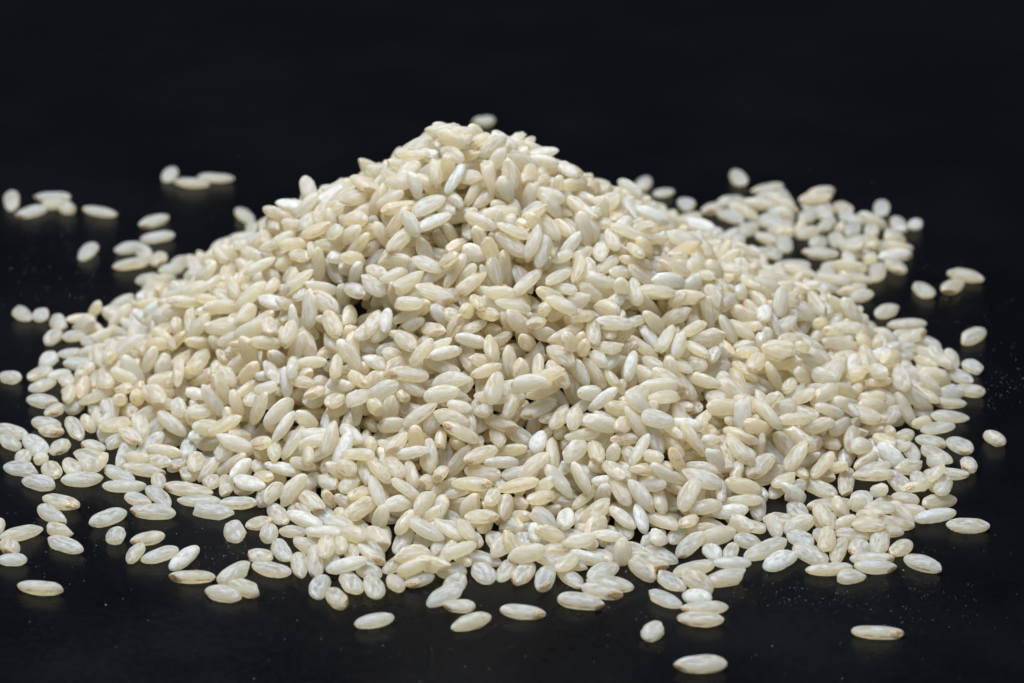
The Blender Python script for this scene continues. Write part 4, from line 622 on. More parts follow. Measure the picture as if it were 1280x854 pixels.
428,177,-1030,132,-483,161,205,541,196,174,-85,345,-849,-580,460,166,392,-573,79,-517,997,42,704,-566,187,-594,621,129,871,285,-117,-1080,-497,84,114,-372,
-421,-5,-1015,146,-388,-72,-1,1078,-430,106,230,-949,-173,131,-946,215,855,474,204,-627,100,345,-252,4,-416,736,-548,152,879,469,52,559,-577,262,-382,885,
-163,-69,-304,628,69,-922,365,393,-637,304,899,-196,-384,474,-410,349,-865,-29,94,466,-160,364,-802,145,20,740,-504,182,269,344,663,303,234,300,913,42,149,
986,-843,26,-561,-286,229,609,299,145,-111,-861,193,1028,-614,83,106,-804,-540,-880,446,70,81,-481,-845,-898,383,59,199,923,-226,252,-536,420,620,-269,-348,
-1086,-230,102,-645,-762,-41,178,149,410,758,635,-115,60,726,174,86,939,-183,89,779,152,172,-154,-512,851,-101,147,145,242,957,707,178,119,-300,-794,439,-473,
164,345,-308,-66,753,-1021,-250,142,166,271,-899,619,244,143,-251,133,69,73,-302,550,-233,-755,203,681,-918,93,-84,735,71,-1149,-374,90,-500,297,-694,62,
-1279,38,257,288,660,-79,-1081,113,-969,114,-22,-393,-507,433,-777,-577,100,-319,-784,291,359,-829,-425,102,-127,558,668,730,-119,426,-1106,87,878,-405,-111,
702,-398,230,-614,-689,266,-70,-133,616,932,-250,77,-632,681,104,-693,-512,243,-547,-409,384,-187,419,-791,231,-717,347,-174,-623,480,-1045,251,61,85,942,
-310,-88,-502,511,-544,768,301,165,-853,252,-449,-645,-487,1026,1047,49,-994,26,-66,28,-499,501,132,-213,-653,995,-676,90,-914,299,2,-569,-299,405,-173,604,
776,215,609,177,251,-950,-115,-507,48,409,-630,-333,-686,-147,255,429,-183,-446,304,-301,-883,249,-610,-696,358,-481,-913,105,318,-419,-83,338,755,77,407,502,
360,754,55,187,238,146,-55,626,-1084,72,502,168,-83,1004,-467,76,-152,-327,922,-744,-651,205,182,845,-329,-267,153,488,255,420,-13,23,408,373,-299,-43,-911,
-1042,309,49,-940,196,-216,-692,-611,244,-140,-650,239,-399,518,254,-406,-376,776,-1276,-248,17,-777,-613,29,463,-903,177,-706,580,287,1132,-431,67,-362,202,
393,446,-1102,110,300,-918,-33,-561,-43,415,-214,971,79,827,-359,141,-556,721,-342,1166,-521,63,396,212,-244,-77,725,191,238,402,329,-119,-664,396,280,-432,
715,751,286,88,-280,79,593,-748,-558,252,-29,-205,-958,469,-1241,53,-221,-18,579,1025,-578,87,-641,-129,61,-25,761,184,110,-759,-458,-211,845,143,-548,-805,
120,-813,558,72,231,-545,-804,-732,612,92,979,-97,-51,-93,32,539,850,-511,-106,381,661,131,-824,-552,-74,-85,-1055,155,201,16,302,-30,1015,59,-143,-229,501,
-844,-78,219,195,-233,-952,-1212,-268,42,-344,752,46,-144,-725,356,-339,-919,-196,842,-142,169,42,-937,221,-169,-1306,65,-385,-899,158,385,19,331,-672,653,
309,125,-1103,100,77,286,-326,363,556,142,338,758,481,-428,-853,197,-342,645,-253,564,506,118,-734,417,-510,-39,-751,350,-279,-300,-78,463,509,118,-267,-34,
-660,-364,316,378,256,-384,-700,-77,-933,199,-774,-599,-111,-453,106,399,866,-23,498,934,-448,131,-697,536,-114,-170,-1368,25,-283,-420,337,-273,340,406,940,
-58,332,-644,986,15,777,-626,-30,-898,-83,230,-462,-315,653,669,386,113,184,-921,-257,-750,-630,156,-733,554,320,468,-125,340,956,-261,-90,226,-1049,161,23,
85,-651,112,-269,517,-375,-158,-823,-511,218,304,-156,-471,-140,1049,-103,107,-228,697,-544,217,-517,458,-638,708,96,-797,-507,246,-382,-178,35,-159,1016,71,
-322,216,858,-501,743,68,303,-191,-651,142,400,271,125,-79,344,-85,-937,236,-769,550,-223,-534,168,344,-543,-404,-225,-1063,-324,108,-629,-742,225,-1010,-451,
126,496,-282,634,588,-942,115,749,-587,-268,-246,585,225,-946,-52,-119,-641,257,230,854,479,-73,-184,261,443,-748,-545,302,-405,268,396,616,584,-516,515,207,
215,244,702,656,-1096,213,56,14,633,-753,-199,-864,226,-150,155,-608,-537,372,278,861,418,-88,297,-984,170,503,-418,-755,1058,-823,32,66,-483,780,755,-291,
214,-201,-886,37,514,-243,309,83,75,15,146,258,368,137,75,-677,-1048,-35,107,-781,620,2,787,-939,46,93,263,785,-1091,-138,95,190,913,262,-437,570,200,774,
-582,-230,614,233,181,31,231,702,-85,-93,586,493,-144,-371,2,159,479,-178,-931,247,351,229,286,286,870,342,812,-753,79,504,-10,-636,-435,260,371,490,344,774,
-1129,-669,50,16,46,-985,-841,221,139,679,728,-40,-153,225,464,-189,-182,786,63,-343,570,-28,501,-795,-1078,-371,113,-226,-737,574,-686,-89,340,-671,-632,307,
-93,988,98,-344,27,-932,647,470,123,-31,-428,-247,-847,-473,207,-785,-382,485,94,1122,30,74,-816,-531,-495,839,57,-356,925,68,-196,313,423,-770,-166,349,-647,
-665,206,733,-517,34,-396,746,112,310,767,408,-1124,-551,73,715,-647,214,82,-1166,85,-206,13,386,-747,-675,169,887,299,227,916,-371,116,202,-845,376,-1308,26,
46,-832,187,-345,-517,-565,332,-361,47,402,273,966,77,-737,-467,321,-29,-29,577,487,-794,45,875,-312,130,110,-13,-429,594,-728,202,303,332,-559,913,-225,165,
611,-690,375,445,111,265,202,-356,-910,-457,-1246,46,-950,277,-45,183,29,437,-644,675,-86,208,-412,461,-523,-738,-22,-1119,-512,88,435,868,-30,1039,-371,118,
258,-28,758,-870,-705,114,-971,-176,-9,-809,-68,267,-170,332,774,901,-122,166,839,520,-157,411,-721,251,-859,314,105,419,790,78,318,-156,-250,194,-343,483,
939,-34,-162,-331,957,87,77,821,96,-974,-515,125,-495,635,-494,530,-446,313,538,17,-651,226,468,255,-675,-704,209,372,-1154,117,-252,-220,892,-898,-501,171,
-552,808,199,-943,183,103,194,45,-971,-694,-873,99,432,853,78,-268,706,139,-22,449,-824,573,158,181,-8,-108,168,175,-489,449,-124,-928,49,-442,346,319,-368,
867,-215,711,-654,162,776,409,-315,334,936,61,565,345,347,190,-886,215,-244,844,-392,-577,-455,349,-136,317,-821,274,-1050,157,-570,-99,676,1217,-421,62,-249,
428,-81,402,-166,393,-735,648,-68,686,-533,200,86,-21,-778,482,-757,216,-164,-812,343,793,46,144,-123,214,-951,-588,257,295,-668,146,-252,66,987,68,-570,-677,
-437,898,-912,42,-206,285,767,556,-576,221,318,-505,-615,863,-421,144,-879,207,58,1059,1167,21,54,-382,-917,-218,-715,371,-885,441,-126,215,-594,395,-3,284,
306,-187,57,561,964,-242,-101,324,-912,213,-782,277,535,772,-136,220,-19,698,714,81,296,349,-304,83,-240,604,-286,277,15,-966,-31,-148,-1006,163,548,-733,-35,
-128,783,166,826,385,-388,-59,-711,365,500,812,-284,89,-1124,99,-343,189,792,106,67,470,34,189,328,741,-324,240,505,-515,326,-115,-779,367,890,228,-142,16,
-962,168,-943,215,212,-511,-628,265,-505,-242,272,34,-720,376,-564,597,567,460,-790,206,425,881,-165,-683,592,106,16,235,-678,-878,39,230,-939,290,-159,284,
299,258,564,-704,388,-880,214,137,-231,-492,482,545,-885,140,113,324,694,-375,-908,226,-602,290,-535,86,-879,262,582,-45,216,-86,-443,570,343,-121,619,-499,
-1054,72,479,862,57,697,-319,265,-324,-730,433,649,-285,292,734,-192,-537,-951,-314,185,35,-137,-61,401,56,284,-96,231,-828,144,-1215,47,701,679,145,723,10,
200,-341,611,-349,218,785,113,-167,-15,-940,-192,-989,173,-532,-550,384,-551,36,390,456,-862,53,-881,-362,178,330,-247,-58,-28,-1050,129,900,258,-35,1240,
-384,69,157,-745,632,650,-340,272,771,-194,-318,-125,13,566,403,124,-409,468,538,142,221,13,956,-944,157,130,522,-71,272,-557,214,331,-207,-857,314,300,939,
78,-664,-278,495,-881,500,66,372,-489,-111,1129,-68,29,-794,85,308,-225,774,134,-380,-118,-121,593,-189,291,248,-58,152,-545,609,136,-841,-505,146,-484,379,
242,-74,-333,-905,948,-607,127,-536,113,422,-219,-1233,62,-201,-367,-244,-1020,34,144,-452,-191,-100,588,-617,236,-720,651,176,352,-977,158,-21,153,-279,734,
332,98,219,-316,-18,-169,429,360,-694,-355,563,485,274,223,-422,-25,528,-439,-22,466,-228,-159,-208,110,867,118,-682,-535,472,1157,564,32,685,641,-19,-888,
-35,255,203,-94,-125,-652,-391,350,579,797,-136,271,-686,354,-49,82,-705,-1043,-286,155,296,-227,-924,359,925,86,411,-842,-277,-8,-611,432,175,-886,-3,-261,
-97,579,334,83,-925,-532,582,169,460,471,687,-65,789,194,311,374,-868,163,285,342,-505,727,88,-562,150,375,-23,26,-670,680,297,134,-362,296,-597,-687,347,138,
120,-233,-964,436,638,124,-642,417,361,-492,709,108,-118,-732,372,-23,854,147,-406,-131,-816,105,377,312,542,724,-250,-841,-445,245,151,-940,-203,599,442,144,
-14,-276,700,-39,-983,178,56,-20,766,260,847,67,752,387,-320,-669,488,113,470,750,-36,425,1023,46,-835,-520,162,-972,-249,185,636,-762,74,-481,166,389,59,335,
873,639,-372,287,-596,560,113,-500,453,254,-270,20,383,-586,424,206,-366,-669,644,-822,58,240,765,578,-271,-506,-645,301,26,-134,763,-567,365,239,-535,787,
-84,-506,-36,427,-516,765,-304,-485,-571,308,763,464,12,0,-504,558,825,-93,255,-486,656,117,-509,-69,-247,-1241,-219,44,-233,521,-404,747,467,97,-269,-564,
-777,-723,521,97,203,-369,-267,-548,-104,445,-665,-658,-50,7,-492,526,-525,786,-117,-45,673,188,-474,356,460,-375,-731,274,230,-27,-346,629,353,161,772,-596,
121,-622,-512,351,96,237,78,-751,329,158,-286,-36,-247,735,166,145,76,-922,-56,-375,-1044,126,-338,-870,250,446,-621,284,-419,800,214,-603,-376,386,-642,649,
-249,200,274,347,318,-747,-336,-1093,74,78,75,360,-356,-491,-1291,47,989,-47,-19,761,-877,86,-864,271,320,264,-119,440,-821,364,91,967,132,84,466,609,444,107,
-497,478,-341,-888,-112,-332,-708,307,144,442,-884,1068,-141,91,190,-869,-267,71,-996,165,-782,-581,-219,-913,357,98,-136,291,946,390,888,78,-229,-259,-222,
-436,468,253,280,-908,-94,-339,397,356,869,-344,-109,823,-224,176,-645,-218,122,707,-390,271,356,189,870,-610,669,124,-884,-259,317,-63,489,312,337,140,-20,
-627,-125,378,-513,-509,595,441,258,301,130,-559,-631,531,-941,138,-89,406,904,-184,-623,430,39,395,-912,861,-521,122,-339,-360,-620,717,-571,193,371,-748,
-496,-826,444,93,59,-264,-828,-1098,-449,117,-772,311,358,-773,538,89,-411,848,-25,-391,629,155,301,802,-514,1211,882,32,-2,-929,261,368,392,244,826,-383,
-284,844,-488,152,-412,137,-701,50,598,240,-420,-904,62,-481,909,49,-707,51,-656,657,-92,250,418,-897,-92,771,989,25,403,68,-289,532,125,208,-659,-312,170,
639,-547,211,-52,168,624,-332,-168,571,41,-139,652,-228,-322,598,-636,-182,-748,-495,122,396,363,-506,-150,-1043,151,101,173,-161,299,657,-659,214,236,362,
803,-64,-591,468,490,197,-515,295,317,294,722,421,-278,-370,669,144,365,464,-74,-771,-740,151,795,-112,-592,-1108,175,76,-300,-945,77,797,108,133,-245,61,
-965,720,-66,159,-753,-295,368,-720,273,200,330,-882,66,-800,-809,121,971,138,188,-653,-919,93,332,435,546,786,-459,168,-848,-525,-63,950,-531,113,-722,663,
-182,-314,240,424,-524,-189,-230,606,-311,313,14,681,730,-791,-404,257,-368,557,-716,-424,811,76,-355,298,879,-10,-182,601,-344,140,-435,-245,-843,250,-73,
958,232,-197,-302,631,-904,347,-186,-367,-418,528,119,-831,-136,724,-169,254,-756,577,-292,-222,444,347,35,353,472,396,86,330,415,-238,-718,445,78,312,168,
-532,-751,-193,-823,307,-130,-971,144,377,605,144,-929,171,20,635,13,221,48,-287,956,456,147,296,252,92,244,388,-545,357,472,369,-203,-790,120,193,920,-327,
91,468,-693,226,-74,-508,-781,-890,-364,214,280,250,-892,681,654,49,-991,-36,55,17,-53,589,-393,69,576,-1344,-272,19,-209,30,504,878,-454,166,72,61,-135,-19,
-568,488,-712,336,578,-403,-661,294,-869,294,-100,-739,639,117,569,-755,90,-999,387,58,-196,-21,937,-449,-135,510,322,-383,-488,-111,-1183,63,413,578,-630,
262,452,228,-319,-192,6,-704,-783,160,51,-538,90,-848,-779,96,324,303,205,153,90,479,800,172,-523,854,-766,103,-164,-581,599,-51,710,221,259,-705,-613,125,
524,237,-181,-109,-813,-1135,-18,66,-41,224,-696,703,253,115,-253,830,-483,-391,-204,543,539,-254,-802,-584,608,172,-653,-570,181,850,-582,144,-555,-163,-13,
-197,343,396,-89,-967,-80,-458,23,419,289,-593,663,-705,-420,302,-505,507,-283,795,-871,112,-522,324,-147,-1044,-843,38,-177,-60,-285,-792,-757,106,669,-258,
-586,-1066,-85,148,600,-68,169,1124,-491,115,-682,664,-127,-225,-1099,95,-757,-356,439,804,-777,100,-754,501,-32,-1264,-346,38,-687,301,-622,413,-1060,115,
-754,536,-336,-121,-952,209,558,594,525,584,-1176,45,490,19,80,457,-962,102,829,-484,180,-60,28,576,86,-70,-154,-353,439,278,-650,-320,685,811,-268,216,-403,
161,-53,1100,-422,140,284,-751,-481,-468,420,271,175,-556,759,566,-151,303,-414,12,902,280,-860,240,-435,-393,256,-588,300,274,247,-631,304,515,-1188,67,-5,
104,-982,506,-288,345,372,763,451,-440,-928,150,-84,-300,835,1012,-445,116,-111,-270,-786,708,-806,126,24,-559,-487,-886,-410,191,-551,27,6,421,-962,152,388,
265,-56,183,-50,471,40,-130,-468,-42,601,255,149,-272,-130,-641,322,220,662,-438,116,498,-47,285,698,205,138,-409,48,492,-483,-412,570,-761,103,230,252,-101,
492,-29,-979,211,-239,-960,-134,142,359,300,-290,176,-744,538,-924,108,413,817,397,-339,-1030,125,434,458,749,410,-45,305,512,512,232,576,600,96,-672,700,196,
566,-1001,97,295,-196,-332,638,-698,190,73,-427,730,944,-680,115,-398,-817,344,-327,-994,149,-181,88,-274,-632,111,376,225,-949,217,-34,140,499,442,-42,-277,
-438,866,89,-785,538,-273,75,767,184,-24,965,-237,-820,-481,270,3,895,439,566,-683,233,235,41,275,871,-217,161,-263,-375,422,-1075,-553,79,-656,-108,638,314,
-479,441,288,-918,-180,413,-858,201,546,728,209,745,-78,190,416,-815,-53,781,-935,89,48,-305,337,-577,-89,425,81,-343,483,850,-811,117,405,-18,200,-1285,-470,
54,637,702,218,-972,-176,188,710,396,253,917,-771,96,265,-590,-687,262,-902,178,245,732,633,-192,-1095,119,-427,-177,674,-488,-216,517,-230,901,-172,-473,
-793,234,-386,-26,-288,260,691,128,451,-798,-148,-1110,-294,116,-145,-117,211,-872,-317,247,938,77,120,-840,-706,145,341,-295,841,-370,-238,580,872,262,253,
-24,-111,602,-444,-614,603,619,-969,128,219,-43,877,757,-810,123,214,311,163,-808,187,216,18,117,982,-360,-648,333,-240,-213,420,8,821,161,-276,-298,-753,426,
-477,387,-208,-970,-47,-209,895,101,-670,-711,-209,-851,-254,266,99,127,789,-340,545,281,601,-383,612,-925,197,152,-73,908,364,-1046,-139,140,150,-5,141,-569,
-170,424,780,-120,609,631,149,155,-224,-949,134,964,-307,137,-16,-846,-516,432,392,190,136,-68,-315,191,-1000,187,-158,-33,118,-658,819,61,-740,66,222,-70,
-862,314,-403,-155,89,604,-276,325,-154,278,923,711,218,145,519,-69,-209,-529,99,382,547,-388,650,-882,-282,221,805,-130,-110,305,496,159,-64,-24,996,-954,
-550,160,-289,-496,528,548,56,249,-244,-371,-866,255,881,68,381,755,-500,598,-812,162,4,-973,-222,212,415,289,320,726,579,346,-1181,96,452,623,635,673,156,
171,-224,-459,-551,-642,282,260,104,-30,-149,209,-319,509,418,906,17,-569,-680,250,-13,884,-461,-741,-173,334,-825,-442,-338,-172,-450,546,203,552,236,-51,
-638,437,786,-9,-235,433,181,313,213,-502,-715,-805,-632,183,-443,-838,-265,1132,-98,62,880,46,-261,-89,132,519,-501,-666,540,-759,511,112,-28,606,-596,-69,
201,475,836,-325,309,154,43,465,343,845,5,368,386,197,471,-617,-512,503,155,187,-206,-513,610,799,571,37,419,242,873,402,-615,343,539,451,-124,275,541,180,
-647,344,-468,-444,-555,418,186,-148,-443,0,0,-1980,0,0,0,-504,-982,87,-305,-220,726,310,727,122,557,-463,-74,-1015,458,54,179,-118,827,-795,-850,65,501,-661,
-515,449,-552,329,-192,685,-425,-276,680,166,-420,819,275,-140,-57,586,-246,105,611,509,-1065,115,689,-254,-131,-946,303,113,-110,-168,770,-64,395,398,-18,
731,671,565,-659,270,221,-281,-685,1051,8,71,275,280,-363,-295,-460,536,113,789,577,604,-565,241,-435,-699,507,-751,-388,330,807,155,331,-553,719,69,170,-114,
-508,536,-590,288,83,-383,-237,-1067,-351,146,-73,-5,-856,-745,-619,259,496,518,-314,470,-350,353,756,-591,266,-461,-622,298,733,-170,605,-360,-1161,96,-494,
-797,104,-771,-863,93,-963,42,179,-772,445,120,-807,283,-148,-597,358,267,-5,-6,-905,-108,-106,646,-338,-424,-147,-339,-261,572,-234,525,-684,-800,-195,294,
73,206,672,-686,-246,377,470,173,-58,681,-615,209,-135,-341,908,-748,744,63,351,-310,-881,377,-918,197,-257,-755,128,-1044,-186,175,-919,-134,-262,0,0,-1980,
0,0,0,-905,-424,246,125,-384,140,-114,223,480,209,520,557,451,-30,309,636,-50,-737,63,504,274,530,133,292,908,-547,130,-429,58,-655,683,-869,124,291,-63,-935,
563,-209,320,520,473,653,992,46,91,470,-835,253,0,0,-1980,0,0,0,647,-872,140,-915,-133,-377,994,-529,102,-558,776,-276,-24,115,523,-910,316,58,-683,367,186,
-556,223,-747,658,-740,129,787,-405,353,519,-361,339,-797,561,58,275,-602,391,-293,-335,-158,-115,658,217,-82,51,-151,17,-1130,102,-262,-110,-3,397,766,94,
348,917,-178,-160,176,518,-286,140,138,-409,577,241,-574,583,379,-1085,183,101,-765,-595,221,0,0,-1980,0,0,0,-126,876,122,-471,14,650,776,-513,193,378,302,
859,433,-815,220,-2,24,-543,-263,-1406,44,228,-22,87,121,-758,329,-405,-353,303,766,141,145,-199,740,-581,432,19,325,-902,-341,-253,-531,741,95,711,-618,-131,
-785,761,23,-447,740,-446,-212,-242,652,605,-166,321,857,-385,177,-962,88,212,-897,-450,205,841,175,-48,488,-587,292,788,-276,-477,527,-1000,143,138,224,324,
216,199,375,496,318,672,370,214,339,-351,-206,-448,-961,-698,70,-315,-882,-315,906,-485,129,255,941,197,-650,503,154,-161,-978,18,987,-503,126,-175,-265,-586,
578,635,65,-264,-23,363,272,-161,434,-584,309,-20,-1025,-578,99,144,14,-469,-709,576,126,-885,-148,-409,686,-30,243,-412,-251,-765,880,-28,145,-646,636,-403,
429,-925,144,684,223,-417,-195,110,575,903,-400,4,953,-274,157,810,438,-118,1099,-205,69,-688,-646,-327,109,-708,363,-852,172,302,871,809,28,391,-420,-403,
-488,829,88,83,-128,633,-267,-236,598,-607,729,105,-277,-784,317,-708,558,-24,-563,802,65,498,-625,600,-445,70,431,-807,-346,-462,-1222,-284,84,-587,-792,
-141,854,-925,54,-411,856,-197,216,-240,484,210,-694,637,-798,424,136,157,967,156,811,-326,218,722,-598,-345,824,-309,178,933,-86,-325,-199,755,180,34,-144,
-14,168,-356,522,214,60,827,-918,339,137,-785,615,-68,517,-1006,109,122,34,778,-212,741,214,707,596,176,738,-657,197,-506,-185,-807,-629,-963,65,13,-987,49,
959,866,20,-446,713,-423,586,194,212,26,291,849,229,552,198,-80,-175,44,170,329,313,-815,49,461,953,-75,127,-642,-258,268,-364,561,186,872,306,-372,384,439,
231,185,-182,-292,243,900,104,-170,66,-209,-21,-877,257,-825,-323,-259,530,-401,364,-279,378,-353,337,92,353,-102,-203,-115,465,-717,265,919,-365,-120,-19,
1105,45,660,-407,-279,684,-161,214,737,332,10,-145,-418,590,-133,416,894,-68,538,303,-801,-346,261,-898,-686,92,254,-120,602,282,274,299,12,13,112,-446,-682,
300,739,-459,-491,510,-693,255,265,-186,-372,629,-914,140,184,489,833,480,-441,371,565,-117,748,57,-1077,130,-326,889,270,672,-531,236,-152,44,312,-1053,-685,
52,-597,-791,-90,-694,-157,367,-596,725,-162,571,-796,195,201,-21,-384,340,-213,411,-120,114,277,327,-423,451,-668,363,487,-137,-28,612,53,-109,26,-688,-452,
336,54,-44,-346,-513,260,316,-13,-237,-28,170,-1053,164,400,33,426,817,-759,137,-6,-46,-395,-485,210,362,173,62,-982,326,1011,69,271,-394,-464,-197,196,491,
-345,13,46,1054,-507,142,410,716,391,-597,-130,439,211,852,150,764,-1061,43,219,-880,265,79,187,401,-566,-26,809,652,188,168,-50,-467,-697,-460,-988,139,376,
-50,-825,388,277,304,953,-97,168,-355,267,362,689,445,214,-980,-370,171,-85,-392,-206,-544,-511,349,971,-156,-131,-371,547,242,708,-654,137,-1254,-304,55,516,
806,28,-1140,-158,81,-586,695,-114,-747,-940,51,-256,548,-661,910,-165,197,-661,529,-193,-428,392,291,-457,-455,-140,463,-586,352,-905,-65,-193,-7,11,608,
-380,-832,-324,-1245,-48,40,-544,-286,328,761,-734,129,514,-185,806,104,-398,546,533,-79,-449,-287,422,328,-413,665,-446,-878,-877,41,-714,-692,68,-691,-386,
357,257,-354,-722,-673,-693,229,793,-455,-300,58,861,149,-477,757,-157,922,-513,162,-150,-174,124,325,392,228,-783,454,390,0,0,-1980,0,0,0,-638,-380,386,365,
774,296,-1050,-438,146,825,-169,535,-216,-961,204,363,-262,477,-601,520,164,469,514,215,865,-691,129,538,-523,651,439,119,325,340,-155,212,916,-61,143,-318,
836,-444,465,-1022,123,36,748,-642,526,-214,339,727,-620,-197,891,-73,181,914,357,73,-58,-96,640,426,702,-389,-493,257,362,-957,206,139,82,821,166,236,-853,
431,-1121,-476,111,-590,205,-175,382,-107,386,-783,-256,60,-957,-221,217,293,14,-430,-465,-1047,98,132,364,90,-194,-684,396,-220,-775,-451,785,0,158,76,-879,
457,534,-757,232,-187,-831,500,-80,359,401,152,148,956,959,-9,107,849,222,-137,-577,719,104,-5,450,780,557,-532,337,-229,632,-88,0,0,-1980,0,0,0,-9,-909,194,
-906,-32,-361,148,-393,539,-374,-769,429,-744,-533,287,210,616,-747,-413,718,148,100,925,363,469,-281,382,-214,0,441,385,836,80,908,-18,164,683,-160,260,53,
-475,-483,-93,303,420,-484,-345,729,-354,-467,475,-625,-412,-294,-271,-1098,116,-346,-662,427,-1009,-621,122,322,-137,-506,373,813,111,-993,-69,-85,689,68,
190,-25,840,-408,22,355,393,-305,230,-923,1022,378,43,-229,-956,174,674,-435,281,-274,-516,-805,518,258,195,925,181,-172,-983,-78,194,-454,-95,777,-276,-1,
601,-483,144,639,-533,-894,100,14,33,759,-893,162,179,77,-163,363,780,-615,167,91,-472,783,-548,-791,212,-520,819,-234,-1102,-80,109,338,-108,934,-571,-837,
152,-417,245,441,-51,-1177,92,-778,-617,74,-711,-232,326,-886,416,129,-578,668,143,239,498,-172,-513,-355,418,-103,727,542,-127,796,203,760,491,-279,783,-106,
176,-179,30,722,-698,-659,200,-233,101,566,-648,-804,158,-609,-366,74,479,187,321,839,376,-255,-493,372,303,-497,-392,556,151,952,78,-224,-81,-589,89,-1224,
47,-254,-916,-236,29,288,402,-510,572,-634,-283,-190,590,71,248,-838,1013,-75,113,919,45,140,-936,-355,232,-318,533,-456,257,745,127,591,-656,266,1025,-286,
96,-225,-873,-405,231,-190,508,47,837,-87,-573,-963,80,-158,-4,-428,-251,-952,225,85,-296,44,785,-689,144,-118,-375,133,515,549,125,-914,385,20,739,288,132,
61,-713,669,313,128,369,183,-880,-436,507,115,245,146,303,549,-720,-63,346,-484,-330,564,226,347,301,491,-370,-389,-3,-804,307,-724,506,394,-108,-242,642,466,
544,465,-581,464,227,-207,340,653,774,-57,196,-700,-532,420,66,59,509,697,-542,-123,-879,-368,271,882,385,-5,-1021,-319,186,941,292,163,-135,-1418,65,-274,
908,-297,766,-564,191,-785,290,429,-472,212,398,-78,-34,916,-802,-133,313,-591,-139,778,-553,-311,446,264,-127,-204,198,-457,485,118,-171,-867,-205,239,488,
784,-456,261,194,-683,400,953,219,-204,-165,-958,207,-675,665,135,123,-63,575,-164,527,-223,129,483,301,324,-44,938,701,273,170,243,-300,831,-126,-198,664,
870,388,54,-342,217,454,96,-231,-458,-398,390,350,-339,-335,623,273,-939,201,-30,-974,81,-578,-270,474,111,-208,-100,293,182,354,-695,-427,455,496,-335,382,2,
-979,164,-165,-981,227,-150,-889,-430,-1060,95,97,771,-488,-398,-404,-335,519,594,449,-664,812,-505,197,-379,54,-822,663,-820,148,-470,566,-661,-141,306,459,
-33,-437,-600,-655,44,370,-865,-412,158,288,388,289,635,-598,-319,33,-154,625,688,595,413,-510,-957,118,-145,904,-273,-428,-77,496,-579,-96,781,737,-480,237,
-709,-204,577,313,1100,20,622,476,388,-368,787,86,-420,-144,-884,435,-263,408,301,707,468,-67,201,527,50,-121,-4,-17,-163,652,371,415,467,-2,668,244,-40,265,
796,649,97,201,-253,-132,904,271,-185,466,294,131,396,-1025,-244,195,-718,146,-371,644,-9,260,148,805,-525,1003,-205,114,5,76,624,-462,318,341,443,830,330,
-618,-230,400,202,47,-130,175,480,260,918,259,250,-294,278,437,191,709,600,-155,583,245,-939,212,-17,-502,629,172,223,761,299,-365,643,189,133,-20,985,-172,
35,598,364,-255,-859,81,527,312,-837,-528,93,-513,10,449,-79,-301,-217,279,242,355,496,-419,506,-143,-881,221,-223,-517,813,-912,409,85,274,-287,129,248,-830,
262,-2,943,304,583,23,253,340,160,521,152,441,316,358,40,507,847,-178,201,280,-894,328,-694,-630,289,-61,-445,-892,573,-393,357,855,-513,68,-518,-84,477,798,
-416,-419,418,372,256,-781,-406,151,308,602,183,798,-569,-35,343,-161,423,-244,-31,-707,-1185,-303,104,-577,691,-299,354,181,367,570,-306,-239,-279,-872,269,
-192,-957,130,-172,-904,252,518,40,-12,-533,-898,136,-987,70,-36,183,-794,283,-364,47,-85,-324,629,209,-121,326,-781,123,134,484,-743,-312,-19,-738,567,145,
264,897,264,540,-169,368,906,-72,74,0,0,-1980,0,0,0,-879,-81,272,949,215,100,201,555,226,829,339,258,-773,5,251,570,-786,-70,782,-671,176,757,555,198,516,
-479,359,-256,-5,749,-521,314,336,-284,-118,-351,456,593,153,147,520,812,-161,653,251,-288,498,-707,-432,-143,556,-162,-334,773,-230,-349,650,303,456,835,95,
341,368,832,-483,10,-733,-7,319,-401,905,-133,809,-199,237,17,-111,-959,-19,230,472,871,-476,104,600,393,175,-350,-84,382,68,-138,587,-427,-742,261,211,-283,
536,-253,-162,-360,88,786,214,-67,-365,-806,421,-311,406,-427,-355,757,665,-338,316,-463,368,-696,-593,-386,422,-917,344,-93,7,-381,593,-280,469,-537,678,
-583,237,-78,-273,-908,-54,688,257,316,148,705,360,117,395,-870,61,365,-732,503,156,261,237,917,-690,-15,353,-332,-810,403,-1099,42,103,857,49,39,-199,-303,
667,-484,858,-127,-152,-701,398,151,294,12,526,-861,166,-467,773,-368,-373,762,138,354,215,903,-100,9,597,-784,475,115,675,233,186,-143,-52,-984,-663,-147,
397,367,801,466,448,-217,410,-829,291,-52,-142,-284,650,-111,241,-690,263,145,401,-609,-304,561,-276,-1056,160,-125,262,947,543,-107,296,-418,288,-832,609,
-358,341,-579,-581,447,-344,286,425,448,-581,-126,151,-264,512,454,347,753,-488,-74,494,-659,-662,234,366,-865,231,-69,139,-245,240,88,430,-506,802,33,-35,
-376,602,-230,-84,-814,-356,158,488,-214,67,-684,-278,-438,563,821,360,-421,-19,71,561,350,-380,-389,277,692,168,-38,-75,-936,166,1062,24,-291,333,-477,-803,
-42,302,871,-418,-167,-722,79,273,-450,422,747,-12,-730,407,130,496,-118,-2,-938,245,-508,-481,338,75,-451,527,-872,15,240,832,1014,44,-45,-990,119,500,-218,
368,263,961,-71,-47,959,78,225,377,-347,943,-133,164,-624,-580,409,110,166,448,298,-910,-133,-1106,-15,99,-86,150,629,891,-750,136,-202,-234,-902,-19,594,304,
573,-172,60,343,363,287,112,-886,-362,348,519,191,170,-120,926,823,-83,196,-63,238,234,0,0,-1980,0,0,0,-130,147,537,296,156,-787,-137,-1022,205,46,-935,253,
-166,868,154,-23,-299,-832,472,-384,408,-182,547,-710,-125,-707,422,522,546,167,727,-295,292,637,106,-228,29,-450,574,-676,-613,406,381,-58,393,296,-943,-105,
